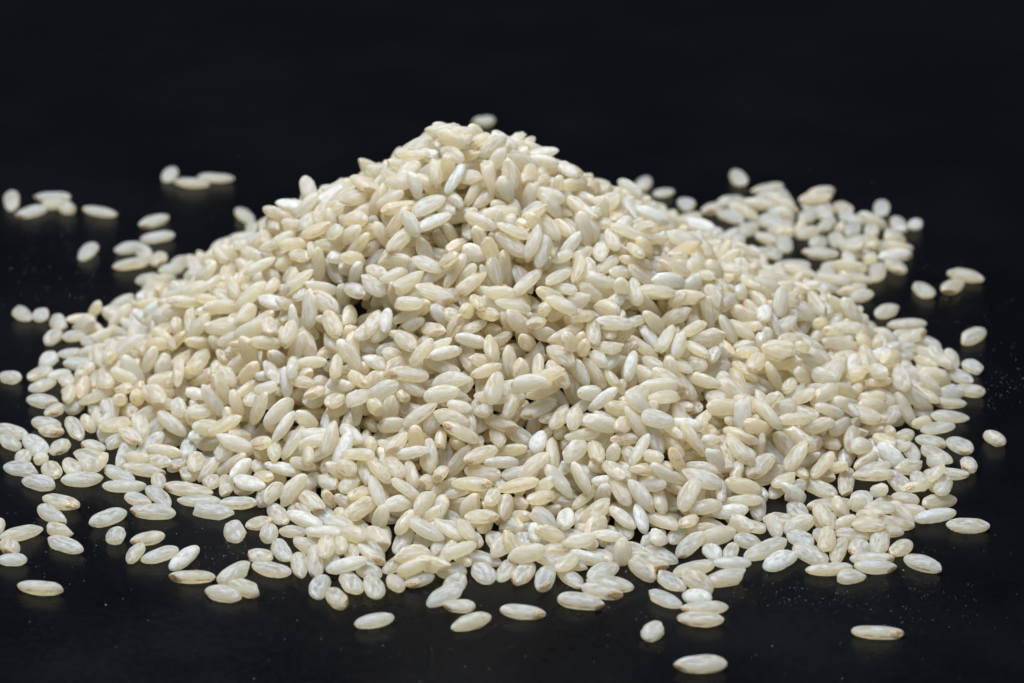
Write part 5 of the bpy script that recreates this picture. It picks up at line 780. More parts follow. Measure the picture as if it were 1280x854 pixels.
94,-154,605,410,-753,-180,-123,120,556,-56,-232,969,341,308,309,752,411,-445,-505,-319,484,-5,293,953,-161,372,419,-61,312,941,-544,-141,481,643,-473,-150,
564,265,210,-908,-352,222,383,-1055,133,-604,753,-248,-411,-862,235,-928,-343,57,-389,350,382,98,232,499,175,198,462,-289,222,847,255,535,238,334,240,-567,
-1040,-403,180,50,549,747,-326,-436,578,876,103,463,544,34,294,158,180,-229,918,-715,141,600,673,-404,748,-28,209,199,-430,-768,-1246,-444,59,-586,-576,344,
-157,613,282,-625,-764,73,64,-433,573,-109,433,481,989,-92,156,-713,249,190,-332,-538,501,-726,69,-187,-470,311,378,88,646,-757,554,-60,298,223,-773,591,178,
566,250,733,350,189,-619,-198,436,541,697,285,-569,410,287,-195,3,452,0,0,-1980,0,0,0,-322,914,127,-194,568,-786,-790,6,286,-841,435,-259,-818,-683,170,508,
-136,849,264,643,198,58,-138,-987,242,-993,217,760,234,-81,-78,371,436,158,136,703,421,-523,396,-101,-941,320,-37,-477,547,-60,-485,-718,15,-102,637,163,-707,
595,591,-9,284,208,-601,-744,-108,-732,385,79,-182,-889,-646,-643,237,-678,129,376,617,-766,202,-804,300,157,-576,87,403,-574,-739,248,765,-442,193,-915,334,
-151,663,-139,282,-99,-486,165,292,552,238,-664,512,-86,-671,-11,389,-371,-896,-181,-232,-165,637,-867,-179,228,-446,433,320,-660,-146,99,-54,-38,619,262,
-233,-856,18,-250,625,416,467,110,-87,-229,678,184,-233,953,834,-434,199,-268,-280,791,-357,820,132,-24,276,959,-606,60,381,474,-13,-557,441,114,371,44,-200,
-540,740,-252,249,-243,-151,-930,718,118,195,389,-848,124,171,-26,505,888,-446,-60,-285,631,229,-454,647,-519,-366,-12,525,369,23,849,147,-540,464,460,243,12,
-704,441,155,-74,-968,226,-99,647,268,215,-110,312,707,-745,154,262,-94,864,-611,11,409,530,734,-397,-460,-319,518,706,-16,-320,630,-35,296,-367,-520,-21,625,
249,215,-205,181,773,-62,-567,547,-481,222,590,-202,689,242,372,578,713,-310,730,165,658,-597,-388,-552,-445,449,-617,273,655,-33,370,432,147,442,-630,-294,
-657,385,352,893,-134,-556,-992,119,508,662,367,223,-371,517,-639,-488,-385,-409,-644,333,-157,252,-826,179,752,144,-488,781,235,58,-388,580,291,-247,-923,
315,-63,349,-683,101,-721,-185,556,261,725,-261,-255,513,-447,392,-170,587,-706,27,-841,283,405,497,-428,474,-993,158,945,-39,296,-377,493,291,947,-270,-161,
-572,571,187,603,-123,-668,15,769,214,-605,130,632,658,-812,190,-958,189,76,-128,-591,477,883,-56,462,550,-632,307,139,495,-853,258,707,196,386,862,-275,-262,
-613,430,408,-131,252,388,-1002,181,305,-140,793,-1127,-324,140,-131,942,163,-323,-1088,137,171,34,-423,866,62,127,620,68,-551,394,-181,430,-250,-91,444,-849,
251,190,454,796,-369,419,-885,244,10,-405,-853,-864,-113,299,164,-664,728,476,350,235,-138,119,978,302,-997,215,458,-794,-291,445,-1070,143,230,-812,4,-710,
288,233,-614,-255,644,163,824,119,70,-973,-172,-474,544,249,-262,93,159,-665,622,144,-321,-105,-911,-593,-1079,62,563,-70,430,-582,21,434,710,-395,4,757,-773,
160,-894,-390,141,362,-952,216,408,-163,446,334,-35,401,209,-921,55,511,-612,325,185,-297,-904,348,-552,413,-559,568,-323,-404,-572,333,804,-301,74,-547,-942,
136,-173,323,876,248,211,414,16,-216,-916,-249,-652,409,584,-597,31,-264,-245,629,85,-263,514,-51,-273,656,-948,-280,18,219,34,448,352,523,539,192,-222,532,
691,468,-365,354,-240,459,963,-76,-231,873,954,14,-61,994,72,445,-760,261,698,76,-599,-363,-122,590,211,71,-968,144,-611,451,-12,86,924,127,-867,305,-111,229,
-500,-1012,-386,191,732,-174,-331,353,583,205,-936,-179,234,-633,923,36,-276,204,-323,-316,505,294,101,200,168,967,-147,138,-572,776,-232,-157,-754,400,128,
814,153,608,-436,328,238,28,426,-30,276,434,399,-487,-750,-151,-863,266,166,401,-897,-1172,-379,127,-703,508,-469,301,868,117,424,-891,156,353,677,168,715,
-492,-313,258,796,136,702,-541,-168,163,803,150,-582,-743,-170,108,462,344,-224,254,-915,-108,-1138,109,888,-159,-13,-312,-1031,178,-486,863,-40,106,-213,590,
-55,-188,545,-299,769,122,481,-868,-38,176,402,325,219,-606,-741,826,98,158,729,665,-112,-410,855,124,213,-950,-33,330,-1070,146,-834,459,136,543,296,235,86,
-682,-537,-312,-210,614,319,-335,-464,-918,-179,252,609,-28,264,-352,-879,263,-854,-60,-254,-537,-383,423,-348,-369,812,569,-238,359,-147,1,440,794,942,35,
-439,-830,287,1,727,166,-266,809,232,338,-1448,23,403,758,445,83,165,491,-710,-135,79,52,-629,405,-463,-834,-291,202,347,344,198,798,563,267,-788,302,868,432,
197,-186,-179,634,-319,869,-372,-392,-577,443,-918,299,154,-201,-112,627,-736,26,-276,131,711,194,-252,819,514,-786,-194,330,-680,389,-199,-707,412,133,429,
-885,127,171,-95,500,-369,-597,-696,512,300,261,153,-652,-610,676,-473,267,-206,-98,-162,591,99,217,730,444,-506,688,-655,243,76,52,572,315,182,397,-469,844,
-226,-611,-486,413,305,-220,-917,560,-376,388,678,-705,77,-532,200,414,652,308,551,-290,-773,360,329,-114,-418,1176,-596,22,-321,770,-540,-239,-276,670,-319,
0,945,226,-846,300,769,-76,-461,89,265,385,933,290,173,399,411,284,-230,304,836,-211,414,396,-65,-546,649,16,90,539,211,-255,790,-460,-572,344,606,-643,-383,
-108,-542,526,105,-605,739,1015,-127,161,249,-404,792,546,215,247,-861,-457,110,191,631,235,111,-176,523,643,-191,314,-744,-287,374,59,194,491,548,-169,817,
-383,-539,469,-92,-124,911,497,71,298,-350,130,-758,297,-943,237,-119,-745,649,219,-602,433,331,-68,940,-58,484,350,57,225,824,143,616,201,-603,-167,709,-567,
-370,457,725,-560,-288,716,-353,299,-462,375,-372,279,57,441,721,640,254,-656,-266,401,-285,121,30,0,0,-1980,0,0,0,370,-1121,144,-48,-160,-976,412,-416,439,
41,250,-966,-68,-714,417,34,361,802,-183,719,259,-508,-465,657,7,722,231,-411,314,42,128,127,530,661,-732,156,26,-178,665,-930,-39,275,-693,-47,386,13,-561,
801,476,-192,400,125,665,713,464,-664,284,-178,-907,-379,-331,-270,608,-170,253,-950,336,-260,487,69,-911,-403,-461,-282,545,-419,-576,692,233,853,122,723,
-118,660,224,771,153,-292,-212,709,-57,109,577,386,-679,-266,-827,-12,259,-65,585,340,1263,744,26,857,377,-69,256,-428,484,633,-772,-48,512,-126,358,908,17,
-235,553,93,268,-522,-805,276,819,-640,191,283,-803,-199,-619,-67,439,-262,589,-689,86,-570,459,592,-772,229,-119,-1334,76,-475,-834,169,-808,-349,331,-322,
-644,489,-454,385,345,153,769,-610,-245,266,455,834,-84,-532,0,0,-1980,0,0,0,-82,-382,624,-352,897,-128,-48,-611,501,228,430,-401,547,-294,381,-807,384,357,
-827,-347,291,-372,-874,-299,392,-9,352,62,208,-372,417,-283,445,-287,717,-505,704,-247,295,317,-917,-163,-548,-26,466,19,559,-823,553,-14,312,-150,-177,-200,
130,-689,413,320,-487,-772,-650,-320,411,-205,709,-540,-778,-263,343,-507,-457,370,755,-440,259,693,-273,-547,-200,-158,673,293,599,683,-790,76,256,-77,84,
-418,-631,609,174,587,737,164,-630,-739,219,561,276,691,-242,538,281,-342,44,-66,-708,124,239,-634,758,-132,-699,553,178,42,125,740,-348,743,164,37,397,429,
-50,313,407,368,-870,-292,-322,122,523,149,972,-160,315,37,398,-246,-383,-712,-218,-99,669,151,-378,377,387,-237,400,-589,342,723,-267,75,541,-982,15,181,
-350,-377,574,404,124,713,47,-308,599,-732,-330,-459,-816,151,218,596,-196,12,-363,597,250,-619,448,-629,146,-511,504,81,-225,-846,106,513,343,268,-819,460,
-195,-404,611,-883,442,-65,-90,-58,635,-290,912,100,757,-534,234,-179,-784,591,-444,-501,442,336,762,-39,-690,402,205,-11,-632,-557,-542,554,202,558,-691,
-444,375,-173,458,635,-582,505,284,-699,382,27,-979,-188,146,-170,562,-887,-348,298,0,0,-1980,0,0,0,-57,-939,270,-115,-987,101,-880,-192,276,735,190,292,-182,
564,303,5,966,-255,-643,527,184,-742,375,-424,452,339,268,-573,-807,-39,128,26,533,876,-353,-55,308,-208,459,19,368,-735,71,-845,309,-393,-569,376,-290,246,
476,-186,-671,684,-253,-1479,48,-619,-186,-46,-110,-628,475,-803,-351,-59,20,237,393,377,-773,278,-204,362,442,153,-176,-43,434,-1017,166,398,526,713,-148,
-98,649,-510,-422,498,-416,-197,579,369,-281,-237,405,-1154,152,104,-937,104,257,478,277,-909,331,126,327,-807,301,-431,-530,308,548,-1058,142,520,-540,632,
343,-1076,181,790,348,389,521,-679,291,-413,-835,318,82,-550,494,577,-547,5,871,104,101,-836,79,411,-775,357,180,-7,-204,-299,434,-798,256,-948,237,199,-425,
-24,508,46,-811,-579,796,-169,253,137,-565,-790,36,497,325,-190,-547,134,16,-294,612,-654,355,-653,165,216,407,-142,747,-578,615,-524,284,-858,254,443,528,
-357,409,370,-767,-425,218,-888,258,30,-631,-722,371,-490,435,-949,1,306,288,-1389,43,-522,-621,-239,-597,-493,383,112,-156,-744,301,78,395,585,217,27,-428,
-1455,41,974,18,130,-132,473,306,899,-384,3,173,-647,417,478,-358,65,168,161,441,-387,898,-203,248,-912,251,-184,-348,-31,126,-603,480,-436,891,-106,-448,
-248,590,934,272,229,710,-794,180,-862,212,-451,795,-481,228,-79,52,-943,360,773,129,4,652,-692,-537,513,262,397,59,-774,-539,-489,397,943,172,-144,-143,-950,
249,-214,-968,115,568,151,242,315,185,917,-388,204,467,305,-236,335,-413,-1339,66,395,-186,-304,253,605,216,-133,-845,515,120,644,229,-735,485,-386,206,-399,
539,444,-364,700,-203,-69,650,878,-158,177,-1308,-366,47,8,-122,-555,470,-1321,26,-337,905,206,-939,-107,213,-228,398,-518,-448,158,430,701,494,296,-451,-378,
518,749,-344,-318,-260,-1024,186,456,605,-338,-583,539,210,308,-278,-385,10,-221,658,-664,123,491,228,402,337,678,578,65,-274,788,147,701,680,-208,38,-1423,
55,192,431,-880,500,-527,385,-104,-407,899,-342,-152,609,-819,-236,-135,264,-643,401,251,681,631,-215,-34,613,-944,-307,-110,-120,475,340,776,618,75,-762,
-182,366,-762,298,-246,-664,-31,422,-196,-6,176,-389,-653,360,-592,784,145,-42,-681,429,358,31,-236,-481,-499,380,398,658,-145,-609,-372,447,-900,414,-112,
-150,530,332,27,-63,653,-172,-775,310,797,-244,-528,-841,-192,312,-734,-661,113,466,-11,356,-182,19,-907,672,-903,165,-14,-642,-694,379,-1114,180,-324,-14,
-555,-300,494,321,-75,169,222,-110,599,297,-123,-590,274,-551,228,382,-24,-520,-850,-955,-293,264,918,45,-45,-416,466,300,337,108,-756,-875,4,272,-576,-279,
-402,88,-228,552,-66,-151,702,287,494,239,-187,-940,-230,-771,181,251,671,-679,-212,-838,-398,296,-63,769,-634,100,-1311,53,-109,-957,-174,-522,-116,516,-363,
-914,139,-232,-1201,89,435,-681,-501,-453,52,481,236,805,-330,300,807,118,-491,808,321,167,-449,509,-409,-440,-150,706,-874,186,365,322,832,55,125,522,246,
-259,-869,-264,554,311,149,946,-80,0,0,-1980,0,0,0,371,343,292,399,391,-239,-629,-319,460,-371,-39,61,-43,561,338,837,-500,205,-318,220,495,-363,-902,88,26,
-665,427,637,-677,-343,-808,-37,340,-108,-70,-742,489,513,158,364,-845,-363,-351,-660,374,529,378,559,396,561,173,384,-873,-95,20,-756,407,467,340,-216,-299,
390,388,199,-738,-452,487,-32,324,-601,-244,522,506,-63,355,-364,-896,-76,0,0,-1980,0,0,0,188,57,489,-174,-347,-872,-158,-163,683,775,225,-523,66,219,425,
-543,-211,546,297,128,427,131,-112,-861,-754,50,292,782,-200,27,359,521,225,-56,-84,692,-220,508,321,189,-420,869,-732,-321,391,-115,931,-263,190,-63,541,299,
219,886,-92,-505,559,324,-500,660,-227,634,260,-301,949,8,548,471,162,537,99,-499,-491,200,427,20,-29,792,785,-402,210,412,883,126,-82,242,483,-570,24,-583,
466,-561,391,-868,156,-423,421,459,214,332,159,878,442,-494,423,171,-859,-411,-283,-228,659,-834,-506,-215,152,274,404,-783,562,261,-235,-402,586,760,-489,
-387,-155,-3,639,-611,709,-348,-64,-141,669,362,-115,-914,313,-1020,185,-120,56,246,1078,-265,101,409,685,7,334,-358,485,498,-769,-228,-347,-187,625,841,124,
479,-95,-701,446,-622,-735,243,324,-786,258,-166,-475,597,-668,-252,445,803,194,257,-95,752,220,-175,965,-181,922,-576,174,582,-782,-211,631,-81,285,-777,
-268,-470,-731,-96,384,-937,-181,-61,0,0,-1980,0,0,0,-629,-459,385,-589,-587,-155,123,231,410,-50,907,-243,238,-825,332,-485,-728,423,-579,-79,482,-231,-380,
881,-464,-466,449,-337,341,-783,-264,118,562,891,-360,261,445,-17,395,-3,151,95,373,-287,460,-58,-798,-209,-1,522,308,-62,-918,-348,623,109,240,65,-605,-465,
0,0,-1980,0,0,0,867,-652,149,-93,317,-934,205,668,184,-531,690,-487,96,-905,320,-175,349,917,-487,-769,280,555,-429,-597,-521,-18,515,-21,-216,86,260,-11,445,
-214,372,-689,1212,-49,39,-121,977,-79,403,-848,259,-670,-66,143,-283,-866,305,-31,-989,-130,669,-209,292,-325,117,886,-857,108,220,92,109,-945,-858,375,120,
-409,-419,-807,801,-262,256,205,-902,353,185,-843,306,497,525,683,940,104,104,472,16,-878,-162,-402,631,-516,-762,328,93,100,509,518,-86,-692,386,290,333,663,
719,-88,-997,228,85,-227,25,371,508,-1113,113,-114,-947,-282,530,-96,373,-945,272,137,219,-130,496,722,592,36,242,47,480,-140,61,-908,480,683,99,16,-91,-981,
-22,-144,710,221,-172,929,404,-347,459,-568,-814,65,-585,163,408,-161,869,-289,562,426,171,-381,10,131,780,-420,240,-197,921,167,783,-329,282,-627,-631,54,
410,-566,422,-111,-89,-982,878,-715,171,312,-763,-528,-333,-575,470,-517,-214,152,286,1092,52,196,979,-6,-192,627,215,585,20,678,-253,59,578,710,-230,-165,
149,-109,570,660,-303,677,-227,-203,681,235,-47,969,-63,306,464,377,921,-25,481,-320,418,838,416,-140,846,-232,210,201,-440,870,474,-1179,101,-500,835,159,
410,755,133,525,-665,-287,269,-470,458,175,-26,-924,-605,-654,280,493,159,-818,108,-10,564,-579,-701,-117,24,323,423,786,219,302,-601,61,440,-158,424,537,596,
470,190,209,-74,-310,-451,-59,533,-24,670,-702,-371,487,335,505,694,215,354,-455,461,-309,138,137,-231,-98,705,206,277,-936,-148,418,413,489,-106,-89,-104,
-279,683,745,208,147,-675,536,206,-81,18,-665,858,175,113,858,-432,-204,-970,5,170,-459,701,536,65,-204,583,-101,375,-727,-979,-340,210,493,-582,-457,179,768,
195,179,900,370,-982,-289,228,553,151,153,-271,206,508,365,187,488,-392,44,530,107,200,963,884,-620,180,-748,266,-317,-161,-580,488,-189,-460,199,170,-966,
220,-266,407,-679,-379,84,509,-250,696,-67,-539,115,446,878,-45,-147,814,-730,171,262,905,38,-384,-990,153,-618,-454,567,-697,-224,418,884,101,178,-164,220,
519,205,-908,1,-427,-802,260,212,457,752,692,-300,335,-49,30,-497,589,-109,316,-703,4,623,419,66,365,35,-952,196,707,-556,263,-566,389,-626,356,608,238,41,87,
978,-841,-85,322,-251,448,319,325,391,306,-592,78,425,252,168,437,-945,-142,92,349,628,194,-176,-919,-272,784,-826,147,-301,24,192,403,-2,382,-264,5,-962,41,
-775,360,-669,-171,561,-908,-154,297,399,163,-898,-223,-466,589,158,-16,-976,-294,-106,599,637,216,573,589,-316,378,96,-825,-309,577,-464,358,343,32,-549,
-421,114,516,-703,204,278,-571,-566,367,201,-468,516,526,-4,339,860,426,-152,-124,-148,684,-579,52,-810,392,35,404,-43,-971,226,-109,-371,645,455,-286,-798,
804,-588,196,-143,-479,-865,748,-258,304,-25,-928,-302,431,-654,317,-121,-283,460,1104,-871,23,170,-952,-212,-726,26,389,-362,802,-341,282,278,342,-558,-533,
-634,-894,111,185,-375,782,-495,-676,-204,387,-952,-185,6,-86,599,265,775,301,546,277,-223,488,61,990,-102,-680,467,173,939,4,-53,756,-92,241,627,114,111,
-126,-348,678,211,-212,-304,-356,-1112,134,-287,-809,394,678,-79,289,-664,674,299,-751,478,136,-946,144,272,678,46,234,348,827,412,309,-575,439,-555,545,-620,
-322,-333,603,250,-22,873,-553,56,447,425,-757,463,-533,-539,377,-836,388,8,466,-689,313,-184,616,-503,-323,573,225,745,190,630,308,1,454,178,-832,-450,562,
-70,346,-145,567,-409,-666,82,412,-236,-198,883,-505,-629,348,538,744,378,-444,-1071,124,21,100,-377,-864,-127,341,710,-408,-304,-506,-457,429,676,-290,-443,
-726,-148,397,-234,382,-509,-566,-313,501,-25,-225,-41,376,-89,428,504,-359,-477,-647,-152,447,460,842,-18,350,-455,498,-275,123,-590,261,362,333,-535,-464,
486,3,-720,445,17,-960,247,-1035,-131,184,-99,-325,-700,-78,-178,692,20,-840,-515,-13,-277,684,33,-436,776,309,-245,519,542,-838,46,159,425,351,-171,695,-693,
205,268,396,-88,-851,240,335,-994,225,2,397,-275,71,-16,590,828,-519,201,-583,-762,232,-158,27,-269,101,413,357,609,-250,-750,399,-43,431,820,-130,-366,-309,
-42,545,448,-865,15,30,-593,465,381,145,-508,262,-777,344,993,-8,-49,-190,-926,273,555,-24,82,760,-117,263,9,-940,-304,40,-638,478,-919,-317,-215,-710,-95,
427,334,-228,-528,-235,-560,499,76,109,-214,-47,927,100,-111,-962,188,199,-807,355,-574,-110,668,89,-701,424,205,-512,-514,-202,-240,700,64,-125,986,-381,-30,
563,165,-458,871,-224,318,472,-662,6,-639,324,-73,444,-62,160,-844,848,-559,198,358,-864,-20,263,-26,495,-131,566,-730,-239,-426,623,-169,941,242,238,-573,
458,58,-805,575,-318,-508,550,31,327,-824,214,-200,551,-516,201,-325,188,-570,489,-111,-337,519,435,-998,203,-471,-750,394,-692,-93,461,-233,109,-268,194,
-137,562,689,20,-507,0,0,-1980,0,0,0,-184,305,477,-539,-172,430,-913,-253,262,483,-124,-252,-336,-282,645,-393,-905,43,257,278,389,-25,108,488,-108,301,490,
-282,255,-718,-43,-200,706,-156,-40,219,-321,-398,606,-380,-93,155,896,-47,207,537,805,-146,-509,-239,539,145,904,345,-414,-1053,155,930,-286,67,-349,-369,
621,968,93,223,65,74,545,84,-717,-667,267,-73,470,-127,396,421,98,-517,529,702,-420,-345,296,-124,470,-206,-772,-543,-433,188,475,688,-212,220,-425,-326,561,
-24,577,-736,-156,-120,693,-100,844,-516,135,-824,342,-82,-299,862,142,594,274,456,-548,-670,-183,-815,345,-295,874,-378,-208,-787,347,879,-12,282,-313,-333,
659,172,-921,-325,-65,443,379,-256,-214,935,-638,-217,478,-121,61,-152,351,488,251,214,-167,-222,-687,-750,205,-198,137,950,-145,314,508,449,-550,-505,107,
-101,610,770,-382,-253,299,-63,484,631,637,-427,-139,-225,713,-908,162,-347,-81,301,508,-802,-313,412,-219,-355,693,637,471,584,0,0,-1980,0,0,0,54,-531,538,
-407,-513,328,-214,-656,453,134,-202,959,83,-574,545,101,-274,581,-35,-689,470,826,-120,-56,151,-765,377,-255,835,484,419,-82,450,-119,-962,-136,-424,362,393,
845,160,411,-479,365,374,-225,-328,-173,-44,-338,637,-387,367,88,-36,-436,605,782,91,68,-556,-232,518,-117,324,-683,113,-349,591,118,473,31,-659,-46,461,380,
-893,211,-764,-472,304,-788,-497,69,-405,-389,527,670,632,-139,493,-939,167,554,108,284,-173,-80,710,149,624,464,141,34,562,756,-558,-66,219,543,285,-301,
-283,51,-335,-242,676,426,-854,219,-89,-475,595,-185,-778,553,-7,155,538,168,733,657,353,-100,461,-373,-716,318,-383,-329,600,718,-169,521,-101,-57,667,-6,
-241,-326,182,-767,344,-485,250,749,-289,-679,433,842,-363,22,-535,-160,536,82,347,-897,105,608,270,224,-509,-418,-278,-141,636,-525,118,-825,160,-820,380,
-480,336,-788,-51,265,494,-991,-93,83,-48,-950,304,85,270,-741,-579,-181,485,230,174,-823,-917,131,211,-858,-408,201,124,-295,562,140,133,957,178,-33,575,394,
-877,54,-439,-447,506,-411,207,859,-36,506,366,-337,148,-218,-500,-445,471,-223,-7,-763,273,464,310,107,-924,225,210,130,475,-431,-204,414,226,-751,379,136,
-22,723,-66,7,639,289,-141,299,223,299,403,-639,159,-597,325,450,259,775,418,-361,-596,-242,501,-619,765,-102,-11,689,272,449,-891,19,712,-194,313,279,-670,
-256,79,688,249,346,-820,84,55,-58,614,-131,-326,700,12,359,455,959,80,-16,-210,-180,717,681,726,-67,-301,6,546,657,551,-124,490,-1032,191,-315,424,-187,161,
343,368,72,-309,-226,860,-62,209,-497,158,-475,323,-308,512,468,-686,-473,-142,-278,713,50,982,-125,-277,-370,665,-492,579,-78,124,387,372,614,159,-63,146,
671,235,-451,236,-535,282,-873,283,863,-209,-396,-99,-140,721,403,530,-31,-351,361,410,466,695,36,-95,87,598,291,463,585,196,594,278,646,-735,179,-507,-362,
484,541,-363,61,161,359,405,722,635,-268,12,660,283,-350,305,-858,-8,-456,580,-779,223,-565,62,108,565,-248,572,-772,-131,98,609,-791,212,-504,-284,-494,595,
-606,489,-137,-65,-359,685,525,65,761,0,0,-1980,0,0,0,-148,-253,742,105,923,-144,-297,-276,673,-423,895,122,344,-963,265,331,-112,930,939,50,121,409,908,2,
108,-671,453,-319,147,-910,-350,193,526,711,529,373,52,732,236,-192,471,667,380,-413,489,-387,-159,-797,850,-118,213,-438,-733,275,63,37,554,-141,980,109,
-200,47,622,-74,526,689,262,-263,543,477,614,-254,-664,22,427,-402,0,-476,218,-10,500,-734,453,451,170,-191,592,-492,-76,286,634,-251,352,32,-100,-406,-612,
-736,264,-427,-461,526,348,258,338,-605,-254,-421,-247,-828,355,850,213,386,252,358,375,-32,-990,130,-521,-278,505,-69,625,91,-284,337,434,512,756,288,-285,
-603,466,-844,-296,-25,-41,-288,708,546,-370,260,64,55,588,877,466,-86,5,192,520,609,-121,-550,-152,79,645,547,-299,134,-644,-96,486,-987,135,59,-192,520,351,
41,-293,-672,117,752,216,271,-900,-322,-185,-225,733,-750,-328,292,-3,-548,556,21,-405,838,-609,7,502,91,-291,742,286,-410,512,753,-635,-150,4,-532,591,176,
183,961,69,16,619,182,-907,320,339,353,336,-324,-88,409,870,-503,186,-330,-263,-846,-7,-327,674,400,277,-616,-462,-422,531,-449,-414,781,470,-970,202,-276,
-687,658,569,-199,391,-96,302,-436,154,-260,579,191,202,636,166,529,292,-753,511,-247,-929,-263,293,-951,-67,-183,187,-1130,121,721,-170,-496,-38,-471,595,
-711,218,-647,394,-1002,236,-960,121,56,-448,-485,485,814,427,-88,86,-130,640,802,-191,-87,-249,31,613,-138,-964,206,92,-80,648,-116,-62,989,-891,-338,294,
-312,-22,-463,327,301,367,317,942,87,67,-757,411,-94,78,550,-602,-193,528,-179,-386,-21,106,-298,604,157,490,831,-522,-403,491,891,-364,6,0,0,-1980,0,0,0,
-224,115,606,-250,-130,-465,-176,-579,524,-367,-81,824,-20,-377,655,-451,453,329,236,-66,540,-772,-464,350,725,-450,298,-661,748,-32,-450,-743,303,-819,364,
267,193,-731,417,879,447,-85,91,-758,373,-12,-552,-738,244,509,321,240,-907,189,60,-571,573,407,-28,-816,406,-263,476,-582,-96,631,-391,294,424,791,500,-349,
367,322,372,318,523,737,0,0,-1980,0,0,0,65,580,277,717,669,-35,0,0,-1980,0,0,0,51,631,282,136,-471,-853,-610,11,467,-567,753,132,465,-445,440,-273,70,-946,
-162,-371,684,-391,831,-142,165,715,234,416,-122,854,164,-140,621,-566,-814,110,145,591,325,-251,-139,-955,500,-264,420,-37,-193,52,138,661,281,128,-348,-674,
-446,-293,596,-922,-247,54,16,-43,628,-343,-32,897,472,-142,406,-40,159,-964,0,0,-1980,0,0,0,636,-150,332,784,-138,333,79,-236,616,-281,-230,359,-81,-829,327,
80,241,169,-506,-413,536,-368,-147,776,50,-248,646,266,149,604,335,-393,528,928,65,-192,-731,204,254,378,694,443,-448,-393,567,396,-273,-230,590,-843,193,
-107,508,-852,766,-608,222,-878,134,-182,677,-207,339,-718,655,-87,-339,82,531,-857,64,-493,-798,132,268,287,400,-869,-36,148,584,-518,219,-272,652,-108,322,
850,117,200,-325,-48,589,491,-273,-431,-424,-280,630,-92,102,-388,-280,-167,696,-919,-253,-102,635,-871,186,-485,710,222,343,-903,261,-871,-373,148,-333,694,
186,-559,728,181,505,-222,434,-946,-11,158,31,76,604,210,-84,-887,-56,-808,356,-237,393,-538,-163,-230,772,-174,-57,-136,77,329,408,-200,-521,329,46,-923,305,
42,805,544,1038,-279,133,116,355,472,-191,-132,735,263,69,-322,860,5,158,-631,-182,692,-56,-235,730,507,-170,318,-182,-343,717,673,561,-451,72,604,316,988,
-145,-21,381,-343,523,-248,-84,826,137,-730,452,-391,182,-208,-169,-878,290,14,861,460,-297,-219,696,167,983,6,-148,494,368,-152,29,-783,750,-624,259,-133,
-918,-366,176,514,339,-190,110,871,825,-568,248,-77,316,521,326,-155,483,299,-736,497,403,-369,498,-283,-5,-147,-3,100,610,-82,896,-267,-195,-167,750,-12,216,
-975,-348,-71,595,240,-375,-268,-910,84,251,-518,-326,92,132,-264,621,122,-552,-451,-1031,93,137,-652,-607,451,68,561,340,955,-169,13,-737,103,301,-913,-167,
-360,-166,-278,767,240,755,589,-489,-196,559,-99,893,336,266,-165,513,728,-383,-320,995,-210,146,997,10,-31,206,-329,571,-294,-820,407,-639,-620,301,706,-609,
-281,-683,-583,319,171,205,698,-101,-201,732,33,-254,-79,650,-503,273,629,-122,-303,-496,-978,163,597,-520,-606,290,-177,542,-53,147,-950,-681,151,305,444,
372,-809,619,859,23,567,-569,-293,-624,-642,327,-693,-620,168,-171,-306,731,384,820,394,49,260,421,-739,-224,465,5,-10,650,-452,121,-82,285,-225,541,-100,
-428,-238,]
